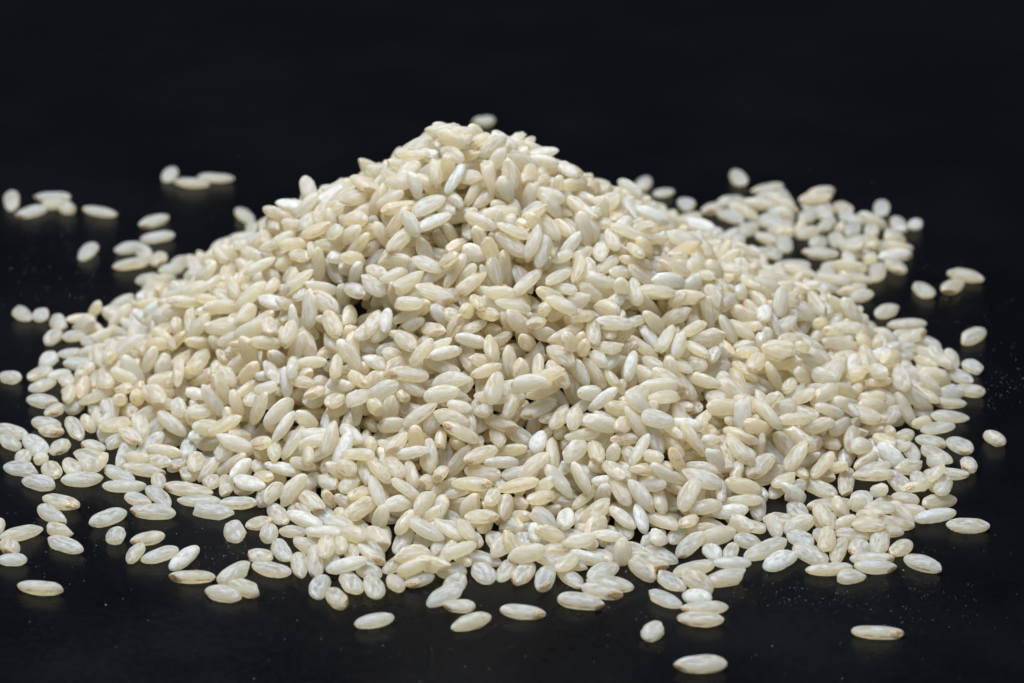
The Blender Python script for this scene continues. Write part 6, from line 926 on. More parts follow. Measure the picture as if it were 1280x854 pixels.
LOOSE_LOOK = [
    (212, 118, 'n', 'short clear white grain lying crosswise, leftmost, in strip behind peak', 'loose rice grains on the table'),
    (344, 145, 'n', 'long clear white grain seen end-on, second from left, farthest row of far left scatter', 'loose rice grains on the table'),
    (356, 145, 't', 'long cream bran-marked grain seen end-on, second from left, farthest row of far right cluster', 'loose rice grains on the table'),
    (332, 127, 'n', 'long clear white grain lying crosswise, rightmost, farthest row of far left scatter', 'loose rice grains on the table'),
    (284, 145, 'n', 'clear white grain seen end-on, second from left, in strip behind peak', 'loose rice grains on the table'),
    (332, 127, 'n', 'long clear white grain lying crosswise, third from left, farthest row of far left scatter', 'loose rice grains on the table'),
    (308, 118, 't', 'cream bran-marked grain lying crosswise, third from left, farthest row of far right cluster', 'loose rice grains on the table'),
    (200, 127, 'n', 'short clear white grain lying crosswise, third from left, in strip behind peak', 'loose rice grains on the table'),
    (392, 127, 'n', 'long clear white grain seen end-on, fourth from left, farthest row of far right cluster', 'loose rice grains on the table'),
    (332, 118, 'n', 'long clear white grain lying crosswise, leftmost, farthest row of far left scatter', 'loose rice grains on the table'),
    (272, 127, 'n', 'clear white grain lying crosswise, leftmost, farthest row of far right cluster', 'loose rice grains on the table'),
    (392, 136, 'n', 'long clear white grain seen end-on, leftmost, second row of far left scatter', 'loose rice grains on the table'),
    (368, 145, 'n', '', ''),
    (200, 118, 'n', 'short clear white grain lying crosswise, second from left, second row of far left scatter', 'loose rice grains on the table'),
    (296, 127, 't', '', ''),
    (248, 145, 'n', 'clear white grain seen end-on, rightmost, in strip behind peak', 'loose rice grains on the table'),
    (200, 145, 'n', 'short clear white grain seen end-on, third from left, second row of far left scatter', 'loose rice grains on the table'),
    (356, 145, 'n', 'long clear white grain seen end-on, rightmost, farthest row of far right cluster', 'loose rice grains on the table'),
    (224, 145, 'n', 'short clear white grain slanting up right, leftmost, sixth row of far right cluster', 'loose rice grains on the table'),
    (296, 127, 'n', 'clear white grain slanting up right, leftmost, nearest row of far left scatter', 'loose rice grains on the table'),
    (284, 127, 't', 'cream bran-marked grain slanting down right, rightmost, sixth row of far right cluster', 'loose rice grains on the table'),
    (236, 127, 'c', '', ''),
    (344, 118, 'n', 'long clear white grain lying crosswise, rightmost, second row of far left scatter', 'loose rice grains on the table'),
    (248, 145, 'n', 'clear white grain slanting down right, fourth from left, sixth row of far right cluster', 'loose rice grains on the table'),
    (320, 127, 'n', 'long clear white grain slanting down right, second from left, sixth row of far right cluster', 'loose rice grains on the table'),
    (308, 145, 'n', 'clear white grain seen end-on, fourth from left, nearest row of far left scatter', 'loose rice grains on the table'),
    (200, 127, 'n', 'short clear white grain slanting up right, third from left, sixth row of far right cluster', 'loose rice grains on the table'),
    (200, 127, 'n', '', ''),
    (308, 127, 'n', 'clear white grain slanting up right, second from left, nearest row of far left scatter', 'loose rice grains on the table'),
    (332, 127, 'n', 'long clear white grain lying crosswise, second from left, fifth row of far right cluster', 'loose rice grains on the table'),
    (308, 145, 't', 'cream bran-marked grain seen end-on, fifth from left, fifth row of far right cluster', 'loose rice grains on the table'),
    (200, 127, 'c', 'short milky white grain seen end-on, rightmost, fifth row of far right cluster', 'loose rice grains on the table'),
    (308, 145, 'n', 'clear white grain slanting up right, leftmost, fifth row of far right cluster', 'loose rice grains on the table'),
    (320, 118, 'n', 'long clear white grain seen end-on, third from left, fifth row of far right cluster', 'loose rice grains on the table'),
    (224, 127, 'n', 'short clear white grain slanting up right, third from left, fourth row of far right cluster', 'loose rice grains on the table'),
    (200, 118, 'n', 'short clear white grain seen end-on, rightmost, nearest row of far left scatter', 'loose rice grains on the table'),
    (284, 145, 'n', 'clear white grain seen end-on, fourth from left, fifth row of far right cluster', 'loose rice grains on the table'),
    (260, 127, 't', 'cream bran-marked grain seen end-on, rightmost, fourth row of far right cluster', 'loose rice grains on the table'),
    (200, 145, 'n', '', ''),
    (296, 118, 'n', 'clear white grain lying crosswise, third from left, nearest row of far left scatter', 'loose rice grains on the table'),
    (260, 136, 'n', 'clear white grain slanting down right, leftmost, fourth row of far right cluster', 'loose rice grains on the table'),
    (320, 136, 'n', 'long clear white grain seen end-on, second from left, fourth row of far right cluster', 'loose rice grains on the table'),
    (296, 136, 'n', 'clear white grain seen end-on, fifth from left, fourth row of far right cluster', 'loose rice grains on the table'),
    (200, 145, 'n', 'short clear white grain seen end-on, fourth from left, fourth row of far right cluster', 'loose rice grains on the table'),
    (200, 118, 't', '', ''),
    (284, 118, 'n', '', ''),
    (272, 127, 'n', 'clear white grain lying crosswise, second from left, farthest row of left rear scatter', 'loose rice grains on the table'),
    (284, 127, 'n', 'clear white grain seen end-on, rightmost, farthest row of left rear scatter', 'loose rice grains on the table'),
    (308, 145, 'n', 'lone clear white grain seen end-on, leftmost, farthest row of left rear scatter', 'loose rice grains on the table'),
    (308, 127, 't', 'cream bran-marked grain lying crosswise, third from left, third row of far right cluster', 'loose rice grains on the table'),
    (212, 127, 'n', 'short clear white grain lying crosswise, fifth from left, third row of far right cluster', 'loose rice grains on the table'),
    (248, 145, 'n', 'clear white grain seen end-on, leftmost, third row of far right cluster', 'loose rice grains on the table'),
    (308, 127, 'C', 'chalk white grain lying crosswise, rightmost, third row of far right cluster', 'loose rice grains on the table'),
    (308, 127, 'n', 'clear white grain lying crosswise, leftmost, nearest row of left rear scatter', 'loose rice grains on the table'),
    (248, 118, 'c', '', ''),
    (248, 145, 't', 'cream bran-marked grain seen end-on, third from left, nearest row of left rear scatter', 'loose rice grains on the table'),
    (296, 127, 't', '', ''),
    (308, 118, 'n', 'clear white grain lying crosswise, second from left, third row of far right cluster', 'loose rice grains on the table'),
    (260, 145, 't', 'cream bran-marked grain slanting down right, fourth from left, second row of far right cluster', 'loose rice grains on the table'),
    (200, 145, 't', '', ''),
    (224, 118, 't', '', ''),
    (248, 127, 'n', 'clear white grain lying crosswise, rightmost, nearest row of left rear scatter', 'loose rice grains on the table'),
    (356, 145, 'n', 'long clear white grain seen end-on, third from left, second row of far right cluster', 'loose rice grains on the table'),
    (308, 127, 't', 'cream bran-marked grain lying crosswise, rightmost, second row of far right cluster', 'loose rice grains on the table'),
    (260, 145, 'n', '', ''),
    (320, 127, 't', 'long cream bran-marked grain lying crosswise, second from left, second row of far right cluster', 'loose rice grains on the table'),
    (224, 118, 't', 'short cream bran-marked grain lying crosswise, second from left, nearest row of left rear scatter', 'loose rice grains on the table'),
    (248, 118, 'n', '', ''),
    (308, 136, 't', 'cream bran-marked grain seen end-on, fifth from left, second row of far right cluster', 'loose rice grains on the table'),
    (308, 145, 'n', 'clear white grain seen end-on, fifth from left, nearest row of far right cluster', 'loose rice grains on the table'),
    (236, 118, 't', 'short cream bran-marked grain slanting up right, leftmost, nearest row of far right cluster', 'loose rice grains on the table'),
    (200, 145, 'n', '', ''),
    (260, 136, 'n', 'clear white grain slanting up right, second from left, nearest row of far right cluster', 'loose rice grains on the table'),
    (236, 145, 'b', 'snapped clear white grain seen end-on, leftmost, farthest row of left heap edge', 'loose rice grains on the table'),
    (200, 136, 'n', 'short clear white grain seen end-on, second from left, farthest row of left heap edge', 'loose rice grains on the table'),
    (200, 118, 'n', '', ''),
    (344, 127, 'n', 'long clear white grain seen end-on, fourth from left, farthest row of left heap edge', 'loose rice grains on the table'),
    (320, 127, 't', 'long cream bran-marked grain lying crosswise, third from left, nearest row of far right cluster', 'loose rice grains on the table'),
    (200, 118, 'n', '', ''),
    (224, 127, 'n', '', ''),
    (308, 145, 'n', 'clear white grain slanting up right, rightmost, nearest row of far right cluster', 'loose rice grains on the table'),
    (200, 118, 'n', 'short clear white grain lying crosswise, rightmost, farthest row of left heap edge', 'loose rice grains on the table'),
    (236, 118, 't', 'short cream bran-marked grain seen end-on, third from left, farthest row of left heap edge', 'loose rice grains on the table'),
    (200, 127, 'b', 'snapped clear white grain slanting down right, third from left, farthest row of right heap edge', 'loose rice grains on the table'),
    (356, 118, 't', 'long cream bran-marked grain lying crosswise, leftmost, farthest row of right heap edge', 'loose rice grains on the table'),
    (200, 118, 'n', 'short clear white grain lying crosswise, rightmost, third row of left heap edge', 'loose rice grains on the table'),
    (200, 127, 'n', '', ''),
    (248, 145, 'c', 'milky white grain seen end-on, fourth from left, third row of left heap edge', 'loose rice grains on the table'),
    (200, 145, 'n', 'short clear white grain slanting down right, rightmost, farthest row of right heap edge', 'loose rice grains on the table'),
    (248, 145, 't', 'cream bran-marked grain slanting up right, second from left, third row of left heap edge', 'loose rice grains on the table'),
    (392, 118, 't', '', ''),
    (296, 127, 't', 'cream bran-marked grain slanting down right, fifth from left, farthest row of right heap edge', 'loose rice grains on the table'),
    (200, 127, 'n', 'short clear white grain lying crosswise, leftmost, third row of left heap edge', 'loose rice grains on the table'),
    (248, 136, 't', '', ''),
    (272, 127, 'n', '', ''),
    (248, 127, 'n', 'clear white grain slanting up right, third from left, third row of left heap edge', 'loose rice grains on the table'),
    (248, 127, 'n', 'clear white grain lying crosswise, second from left, second row of left heap edge', 'loose rice grains on the table'),
    (260, 118, 't', 'cream bran-marked grain lying crosswise, fourth from left, farthest row of right heap edge', 'loose rice grains on the table'),
    (284, 145, 'n', 'clear white grain seen end-on, second from left, farthest row of right heap edge', 'loose rice grains on the table'),
    (200, 127, 't', 'short cream bran-marked grain slanting up right, fifth from left, second row of left heap edge', 'loose rice grains on the table'),
    (284, 118, 'n', 'clear white grain lying crosswise, fourth from left, second row of right heap edge', 'loose rice grains on the table'),
    (224, 118, 'n', 'short clear white grain lying crosswise, third from left, second row of left heap edge', 'loose rice grains on the table'),
    (200, 109, 't', '', ''),
    (272, 127, 'n', 'clear white grain lying crosswise, third from left, second row of right heap edge', 'loose rice grains on the table'),
    (392, 127, 't', 'long cream bran-marked grain seen end-on, rightmost, second row of left heap edge', 'loose rice grains on the table'),
    (308, 118, 'n', 'clear white grain slanting down right, leftmost, second row of left heap edge', 'loose rice grains on the table'),
    (200, 127, 't', 'short cream bran-marked grain lying crosswise, fourth from left, second row of left heap edge', 'loose rice grains on the table'),
    (200, 127, 't', 'lone short cream bran-marked grain slanting down right, rightmost, second row of right heap edge', 'loose rice grains on the table'),
    (236, 118, 't', 'short cream bran-marked grain lying crosswise, rightmost, nearest row of left heap edge', 'loose rice grains on the table'),
    (320, 145, 'c', 'long milky white grain seen end-on, second from left, nearest row of left heap edge', 'loose rice grains on the table'),
    (236, 127, 'n', 'short clear white grain slanting up right, fifth from left, nearest row of left heap edge', 'loose rice grains on the table'),
    (392, 127, 'n', 'long clear white grain slanting up right, fourth from left, farthest row of left front scatter', 'loose rice grains on the table'),
    (236, 118, 'n', 'short clear white grain slanting down right, leftmost, second row of right heap edge', 'loose rice grains on the table'),
    (248, 127, 'n', 'clear white grain seen end-on, leftmost, nearest row of left heap edge', 'loose rice grains on the table'),
    (200, 118, 'n', 'short clear white grain lying crosswise, fourth from left, nearest row of left heap edge', 'loose rice grains on the table'),
    (248, 145, 'n', 'clear white grain slanting down right, fifth from left, second row of right heap edge', 'loose rice grains on the table'),
    (200, 145, 'n', 'short clear white grain slanting up right, third from left, nearest row of left heap edge', 'loose rice grains on the table'),
    (392, 118, 'n', 'long clear white grain seen end-on, third from left, farthest row of left front scatter', 'loose rice grains on the table'),
    (200, 109, 'c', 'short milky white grain seen end-on, leftmost, seventh row of left front scatter', 'loose rice grains on the table'),
    (380, 127, 'C', '', ''),
    (284, 118, 't', 'cream bran-marked grain lying crosswise, fourth from left, seventh row of left front scatter', 'loose rice grains on the table'),
    (308, 109, 'n', 'clear white grain slanting down right, second from left, second row of right heap edge', 'loose rice grains on the table'),
    (260, 127, 'b', 'snapped clear white grain slanting down right, second from left, farthest row of left front scatter', 'loose rice grains on the table'),
    (200, 118, 'n', 'short clear white grain seen end-on, leftmost, farthest row of left front scatter', 'loose rice grains on the table'),
    (224, 118, 'n', 'short clear white grain seen end-on, fourth from left, nearest row of right heap edge', 'loose rice grains on the table'),
    (212, 100, 'n', 'short clear white grain slanting down right, third from left, seventh row of left front scatter', 'loose rice grains on the table'),
    (308, 118, 't', 'cream bran-marked grain lying crosswise, fourth from left, sixth row of left front scatter', 'loose rice grains on the table'),
    (200, 118, 'n', 'short clear white grain slanting up right, rightmost, seventh row of left front scatter', 'loose rice grains on the table'),
    (200, 118, 't', 'short cream bran-marked grain seen end-on, rightmost, nearest row of right heap edge', 'loose rice grains on the table'),
    (248, 127, 'n', 'clear white grain seen end-on, second from left, seventh row of left front scatter', 'loose rice grains on the table'),
    (284, 127, 'n', 'clear white grain lying crosswise, leftmost, sixth row of left front scatter', 'loose rice grains on the table'),
    (272, 136, 't', 'cream bran-marked grain seen end-on, second from left, sixth row of left front scatter', 'loose rice grains on the table'),
    (200, 145, 't', 'short cream bran-marked grain slanting up right, rightmost, sixth row of left front scatter', 'loose rice grains on the table'),
    (320, 118, 't', 'long cream bran-marked grain lying crosswise, fifth from left, nearest row of right heap edge', 'loose rice grains on the table'),
    (296, 118, 'n', 'clear white grain slanting down right, third from left, sixth row of left front scatter', 'loose rice grains on the table'),
    (296, 127, 'n', 'clear white grain lying crosswise, second from left, fifth row of left front scatter', 'loose rice grains on the table'),
    (272, 127, 'n', 'clear white grain lying crosswise, leftmost, fifth row of left front scatter', 'loose rice grains on the table'),
    (200, 109, 'n', 'short clear white grain seen end-on, fourth from left, fifth row of left front scatter', 'loose rice grains on the table'),
    (248, 118, 'n', 'clear white grain seen end-on, rightmost, farthest row of right front scatter', 'loose rice grains on the table'),
    (368, 127, 't', 'long cream bran-marked grain seen end-on, third from left, farthest row of right front scatter', 'loose rice grains on the table'),
    (392, 118, 't', 'long cream bran-marked grain seen end-on, second from left, farthest row of right front scatter', 'loose rice grains on the table'),
    (224, 118, 'b', '', ''),
    (308, 127, 'n', 'clear white grain lying crosswise, third from left, fifth row of left front scatter', 'loose rice grains on the table'),
    (308, 127, 't', 'cream bran-marked grain slanting down right, leftmost, farthest row of right front scatter', 'loose rice grains on the table'),
    (356, 127, 't', 'long cream bran-marked grain lying crosswise, rightmost, fifth row of left front scatter', 'loose rice grains on the table'),
    (308, 136, 'b', 'snapped clear white grain seen end-on, second from left, farthest row of front foot left', 'loose rice grains on the table'),
    (224, 100, 'C', '', ''),
    (320, 109, 'n', 'long clear white grain slanting down right, third from left, fourth row of left front scatter', 'loose rice grains on the table'),
    (212, 127, 'n', 'short clear white grain slanting down right, second from left, fourth row of left front scatter', 'loose rice grains on the table'),
    (200, 145, 'n', 'short clear white grain seen end-on, second from left, fifth row of right front scatter', 'loose rice grains on the table'),
    (200, 118, 'n', 'short clear white grain lying crosswise, third from left, fifth row of right front scatter', 'loose rice grains on the table'),
    (344, 118, 'n', '', ''),
    (248, 118, 't', '', ''),
    (272, 127, 't', 'cream bran-marked grain lying crosswise, rightmost, fifth row of right front scatter', 'loose rice grains on the table'),
    (296, 145, 'n', '', ''),
    (308, 118, 'n', 'clear white grain lying crosswise, fourth from left, fourth row of left front scatter', 'loose rice grains on the table'),
    (260, 118, 't', 'cream bran-marked grain lying crosswise, rightmost, fourth row of left front scatter', 'loose rice grains on the table'),
    (308, 145, 't', 'cream bran-marked grain slanting down right, leftmost, fourth row of left front scatter', 'loose rice grains on the table'),
    (392, 127, 'n', '', ''),
    (332, 127, 't', 'long cream bran-marked grain lying crosswise, leftmost, fifth row of right front scatter', 'loose rice grains on the table'),
    (284, 145, 'n', '', ''),
    (284, 127, 'b', 'snapped clear white grain lying crosswise, fifth from left, fourth row of left front scatter', 'loose rice grains on the table'),
    (320, 127, 'n', 'long clear white grain lying crosswise, fifth from left, third row of left front scatter', 'loose rice grains on the table'),
    (200, 136, 't', '', ''),
    (200, 145, 'n', '', ''),
    (200, 118, 'n', 'short clear white grain lying crosswise, fourth from left, fifth row of right front scatter', 'loose rice grains on the table'),
    (260, 145, 'n', 'clear white grain seen end-on, second from left, fourth row of right front scatter', 'loose rice grains on the table'),
    (332, 127, 't', 'long cream bran-marked grain seen end-on, third from left, farthest row of front foot left', 'loose rice grains on the table'),
    (308, 109, 'n', 'clear white grain slanting down right, second from left, third row of left front scatter', 'loose rice grains on the table'),
    (308, 127, 'c', 'milky white grain seen end-on, rightmost, fifth row of front foot left', 'loose rice grains on the table'),
    (308, 145, 't', 'cream bran-marked grain seen end-on, fourth from left, farthest row of front foot left', 'loose rice grains on the table'),
    (200, 100, 'n', '', ''),
    (296, 127, 'n', 'clear white grain slanting up right, fourth from left, third row of left front scatter', 'loose rice grains on the table'),
    (308, 118, 'c', 'milky white grain lying crosswise, rightmost, fourth row of right front scatter', 'loose rice grains on the table'),
    (284, 118, 'n', '', ''),
    (284, 127, 'n', '', ''),
    (296, 118, 't', 'cream bran-marked grain lying crosswise, fourth from left, fourth row of right front scatter', 'loose rice grains on the table'),
    (248, 127, 'n', 'clear white grain lying crosswise, leftmost, fourth row of right front scatter', 'loose rice grains on the table'),
    (344, 127, 'b', 'snapped clear white grain slanting down right, fourth from left, farthest row of front foot right', 'loose rice grains on the table'),
    (200, 127, 't', 'short cream bran-marked grain slanting up right, leftmost, fifth row of front foot left', 'loose rice grains on the table'),
    (296, 127, 't', 'lone cream bran-marked grain lying crosswise, rightmost, third row of right front scatter', 'loose rice grains on the table'),
    (344, 118, 'n', 'long clear white grain seen end-on, rightmost, farthest row of front foot centre', 'loose rice grains on the table'),
    (200, 100, 't', '', ''),
    (224, 127, 'n', '', ''),
    (200, 118, 'n', '', ''),
    (200, 100, 'b', 'snapped clear white grain lying crosswise, third from left, third row of left front scatter', 'loose rice grains on the table'),
    (308, 118, 't', 'cream bran-marked grain lying crosswise, fifth from left, third row of right front scatter', 'loose rice grains on the table'),
    (200, 127, 'n', 'short clear white grain lying crosswise, third from left, fifth row of front foot left', 'loose rice grains on the table'),
    (248, 145, 'b', 'snapped clear white grain seen end-on, rightmost, third row of left front scatter', 'loose rice grains on the table'),
    (392, 118, 'n', '', ''),
    (308, 118, 'n', 'clear white grain seen end-on, leftmost, farthest row of front foot right', 'loose rice grains on the table'),
    (308, 127, 'n', 'clear white grain lying crosswise, leftmost, third row of left front scatter', 'loose rice grains on the table'),
    (200, 127, 'n', 'short clear white grain seen end-on, second from left, fifth row of front foot left', 'loose rice grains on the table'),
    (260, 118, 't', 'cream bran-marked grain lying crosswise, third from left, third row of right front scatter', 'loose rice grains on the table'),
    (392, 145, 'n', 'long clear white grain seen end-on, rightmost, fourth row of front foot left', 'loose rice grains on the table'),
    (200, 136, 'b', 'snapped clear white grain seen end-on, third from left, second row of left front scatter', 'loose rice grains on the table'),
    (236, 136, 'n', '', ''),
    (344, 118, 'n', '', ''),
    (248, 109, 'n', '', ''),
    (224, 136, 'n', 'short clear white grain slanting down right, second from left, third row of right front scatter', 'loose rice grains on the table'),
    (236, 118, 't', 'short cream bran-marked grain lying crosswise, fifth from left, second row of left front scatter', 'loose rice grains on the table'),
    (380, 118, 'n', 'long clear white grain seen end-on, fourth from left, fourth row of front foot left', 'loose rice grains on the table'),
    (200, 127, 'n', '', ''),
    (368, 100, 'c', '', ''),
    (200, 118, 'n', 'short clear white grain slanting down right, rightmost, farthest row of front foot right', 'loose rice grains on the table'),
    (272, 145, 'b', 'snapped clear white grain seen end-on, second from left, farthest row of front foot centre', 'loose rice grains on the table'),
    (200, 145, 'n', 'short clear white grain seen end-on, fourth from left, farthest row of front foot centre', 'loose rice grains on the table'),
    (392, 118, 't', '', ''),
    (260, 127, 't', '', ''),
    (272, 136, 'b', 'snapped clear white grain seen end-on, fourth from left, third row of right front scatter', 'loose rice grains on the table'),
    (200, 136, 't', 'short cream bran-marked grain seen end-on, leftmost, second row of left front scatter', 'loose rice grains on the table'),
    (284, 127, 'n', '', ''),
    (308, 118, 'n', 'clear white grain slanting down right, second from left, second row of left front scatter', 'loose rice grains on the table'),
    (392, 127, 'n', 'long clear white grain slanting up right, leftmost, second row of right front scatter', 'loose rice grains on the table'),
    (368, 109, 't', 'long cream bran-marked grain seen end-on, third from left, second row of right front scatter', 'loose rice grains on the table'),
    (200, 145, 'n', 'short clear white grain seen end-on, fourth from left, second row of right front scatter', 'loose rice grains on the table'),
    (284, 118, 'n', 'clear white grain slanting down right, second from left, fourth row of front foot left', 'loose rice grains on the table'),
    (236, 136, 't', 'short cream bran-marked grain slanting up right, rightmost, second row of right front scatter', 'loose rice grains on the table'),
    (296, 118, 't', 'cream bran-marked grain seen end-on, leftmost, fourth row of front foot left', 'loose rice grains on the table'),
    (200, 118, 't', 'short cream bran-marked grain seen end-on, leftmost, farthest row of front foot centre', 'loose rice grains on the table'),
    (284, 118, 't', 'cream bran-marked grain lying crosswise, leftmost, third row of front foot right', 'loose rice grains on the table'),
    (200, 100, 'n', '', ''),
    (212, 100, 'n', 'short clear white grain seen end-on, rightmost, third row of front foot right', 'loose rice grains on the table'),
    (308, 145, 'n', 'clear white grain slanting down right, second from left, second row of right front scatter', 'loose rice grains on the table'),
    (200, 118, 'c', 'short milky white grain seen end-on, fifth from left, third row of front foot right', 'loose rice grains on the table'),
    (248, 109, 'n', 'clear white grain seen end-on, fourth from left, second row of left front scatter', 'loose rice grains on the table'),
    (200, 145, 'n', 'short clear white grain slanting down right, leftmost, third row of front foot left', 'loose rice grains on the table'),
    (272, 127, 'n', 'clear white grain slanting up right, rightmost, second row of left front scatter', 'loose rice grains on the table'),
    (200, 118, 'n', 'short clear white grain lying crosswise, leftmost, nearest row of left front scatter', 'loose rice grains on the table'),
    (236, 145, 'n', 'short clear white grain slanting down right, fifth from left, farthest row of front foot centre', 'loose rice grains on the table'),
    (236, 136, 'b', 'snapped clear white grain slanting down right, third from left, third row of front foot right', 'loose rice grains on the table'),
    (296, 118, 't', 'cream bran-marked grain lying crosswise, fifth from left, second row of right front scatter', 'loose rice grains on the table'),
    (308, 127, 'n', 'clear white grain slanting down right, second from left, third row of front foot centre', 'loose rice grains on the table'),
    (332, 118, 'C', 'long chalk white grain slanting up right, third from left, nearest row of left front scatter', 'loose rice grains on the table'),
    (332, 109, 'n', 'long clear white grain pointing away, third from left, third row of front foot left', 'loose rice grains on the table'),
    (308, 145, 'c', 'milky white grain slanting up right, leftmost, nearest row of right front scatter', 'loose rice grains on the table'),
    (308, 118, 't', '', ''),
    (272, 127, 'c', 'milky white grain seen end-on, fourth from left, third row of front foot left', 'loose rice grains on the table'),
    (260, 118, 'c', 'milky white grain lying crosswise, rightmost, second row of front foot right', 'loose rice grains on the table'),
    (284, 127, 't', 'cream bran-marked grain slanting down right, rightmost, nearest row of right front scatter', 'loose rice grains on the table'),
    (320, 127, 'n', 'long clear white grain lying crosswise, fourth from left, third row of front foot centre', 'loose rice grains on the table'),
    (224, 109, 'n', 'short clear white grain slanting up right, fourth from left, second row of front foot left', 'loose rice grains on the table'),
    (200, 127, 'n', 'short clear white grain lying crosswise, leftmost, third row of front foot centre', 'loose rice grains on the table'),
    (308, 127, 'n', 'clear white grain lying crosswise, third from left, second row of front foot right', 'loose rice grains on the table'),
    (308, 118, 't', 'cream bran-marked grain seen end-on, second from left, third row of front foot left', 'loose rice grains on the table'),
    (320, 118, 't', 'long cream bran-marked grain lying crosswise, second from left, nearest row of right front scatter', 'loose rice grains on the table'),
    (284, 118, 'n', 'clear white grain lying crosswise, fourth from left, nearest row of right front scatter', 'loose rice grains on the table'),
    (260, 127, 'n', 'clear white grain slanting up right, rightmost, third row of front foot centre', 'loose rice grains on the table'),
    (284, 136, 'n', 'clear white grain slanting down right, leftmost, second row of front foot left', 'loose rice grains on the table'),
    (260, 136, 'n', 'clear white grain slanting down right, third from left, second row of front foot left', 'loose rice grains on the table'),
    (272, 118, 'n', 'clear white grain seen end-on, third from left, third row of front foot centre', 'loose rice grains on the table'),
    (200, 136, 't', '', ''),
    (296, 127, 'b', 'snapped clear white grain slanting up right, rightmost, nearest row of left front scatter', 'loose rice grains on the table'),
    (260, 145, 'n', 'clear white grain slanting down right, second from left, second row of front foot centre', 'loose rice grains on the table'),
    (284, 145, 't', 'cream bran-marked grain seen end-on, third from left, second row of front foot centre', 'loose rice grains on the table'),
    (200, 118, 'b', 'snapped clear white grain lying crosswise, third from left, nearest row of right front scatter', 'loose rice grains on the table'),
    (308, 127, 'b', 'snapped clear white grain lying crosswise, fifth from left, second row of front foot right', 'loose rice grains on the table'),
    (272, 127, 't', 'cream bran-marked grain slanting down right, fifth from left, second row of front foot centre', 'loose rice grains on the table'),
    (308, 118, 't', 'cream bran-marked grain lying crosswise, fourth from left, nearest row of left front scatter', 'loose rice grains on the table'),
    (236, 145, 't', 'short cream bran-marked grain slanting down right, fourth from left, second row of front foot right', 'loose rice grains on the table'),
    (296, 127, 'n', 'clear white grain seen end-on, fourth from left, second row of front foot centre', 'loose rice grains on the table'),
    (224, 127, 't', 'short cream bran-marked grain slanting up right, rightmost, second row of front foot left', 'loose rice grains on the table'),
    (224, 136, 'n', 'short clear white grain slanting up right, leftmost, second row of front foot centre', 'loose rice grains on the table'),
    (320, 118, 't', 'long cream bran-marked grain lying crosswise, rightmost, second row of front foot centre', 'loose rice grains on the table'),
    (260, 127, 'n', 'clear white grain seen end-on, second from left, nearest row of front foot left', 'loose rice grains on the table'),
    (308, 145, 'n', 'clear white grain slanting down right, second from left, second row of front foot right', 'loose rice grains on the table'),
    (296, 127, 'n', 'clear white grain slanting up right, leftmost, nearest row of front foot centre', 'loose rice grains on the table'),
    (284, 145, 't', 'cream bran-marked grain seen end-on, fourth from left, nearest row of front foot left', 'loose rice grains on the table'),
    (284, 145, 'n', 'clear white grain seen end-on, second from left, second row of front foot left', 'loose rice grains on the table'),
    (200, 118, 'n', 'short clear white grain seen end-on, rightmost, nearest row of front foot left', 'loose rice grains on the table'),
    (320, 118, 't', 'lone long cream bran-marked grain lying crosswise, second from left, nearest row of left front scatter', 'loose rice grains on the table'),
    (272, 118, 't', 'cream bran-marked grain slanting down right, leftmost, nearest row of front foot left', 'loose rice grains on the table'),
    (200, 127, 'C', 'short chalk white grain lying crosswise, third from left, nearest row of front foot right', 'loose rice grains on the table'),
    (260, 127, 'n', 'clear white grain lying crosswise, fifth from left, nearest row of left front scatter', 'loose rice grains on the table'),
    (284, 118, 'n', 'clear white grain lying crosswise, rightmost, nearest row of front foot centre', 'loose rice grains on the table'),
    (248, 127, 't', 'cream bran-marked grain seen end-on, third from left, nearest row of front foot left', 'loose rice grains on the table'),
    (284, 127, 'n', 'clear white grain slanting down right, second from left, nearest row of front foot right', 'loose rice grains on the table'),
    (308, 118, 't', 'cream bran-marked grain lying crosswise, fifth from left, nearest row of front foot centre', 'loose rice grains on the table'),
    (212, 127, 't', 'short cream bran-marked grain lying crosswise, second from left, nearest row of front foot centre', 'loose rice grains on the table'),
    (308, 118, 'n', 'clear white grain lying crosswise, rightmost, nearest row of front foot right', 'loose rice grains on the table'),
    (296, 127, 't', 'lone cream bran-marked grain lying crosswise, fourth from left, nearest row of front foot centre', 'loose rice grains on the table'),
    (308, 127, 't', 'cream bran-marked grain lying crosswise, fourth from left, nearest row of front foot right', 'loose rice grains on the table'),
    (284, 118, 't', 'cream bran-marked grain slanting up right, third from left, nearest row of front foot centre', 'loose rice grains on the table'),
    (260, 118, 'n', 'clear white grain lying crosswise, fifth from left, nearest row of front foot left', 'loose rice grains on the table'),
    (212, 127, 't', 'lone short cream bran-marked grain slanting up right, leftmost, nearest row of front foot right', 'loose rice grains on the table'),
    (332, 127, 't', 'lone long cream bran-marked grain lying crosswise, fifth from left, nearest row of right front scatter', 'loose rice grains on the table'),
    (332, 127, 't', 'lone long cream bran-marked grain lying crosswise, fifth from left, nearest row of front foot right', 'loose rice grains on the table'),
]
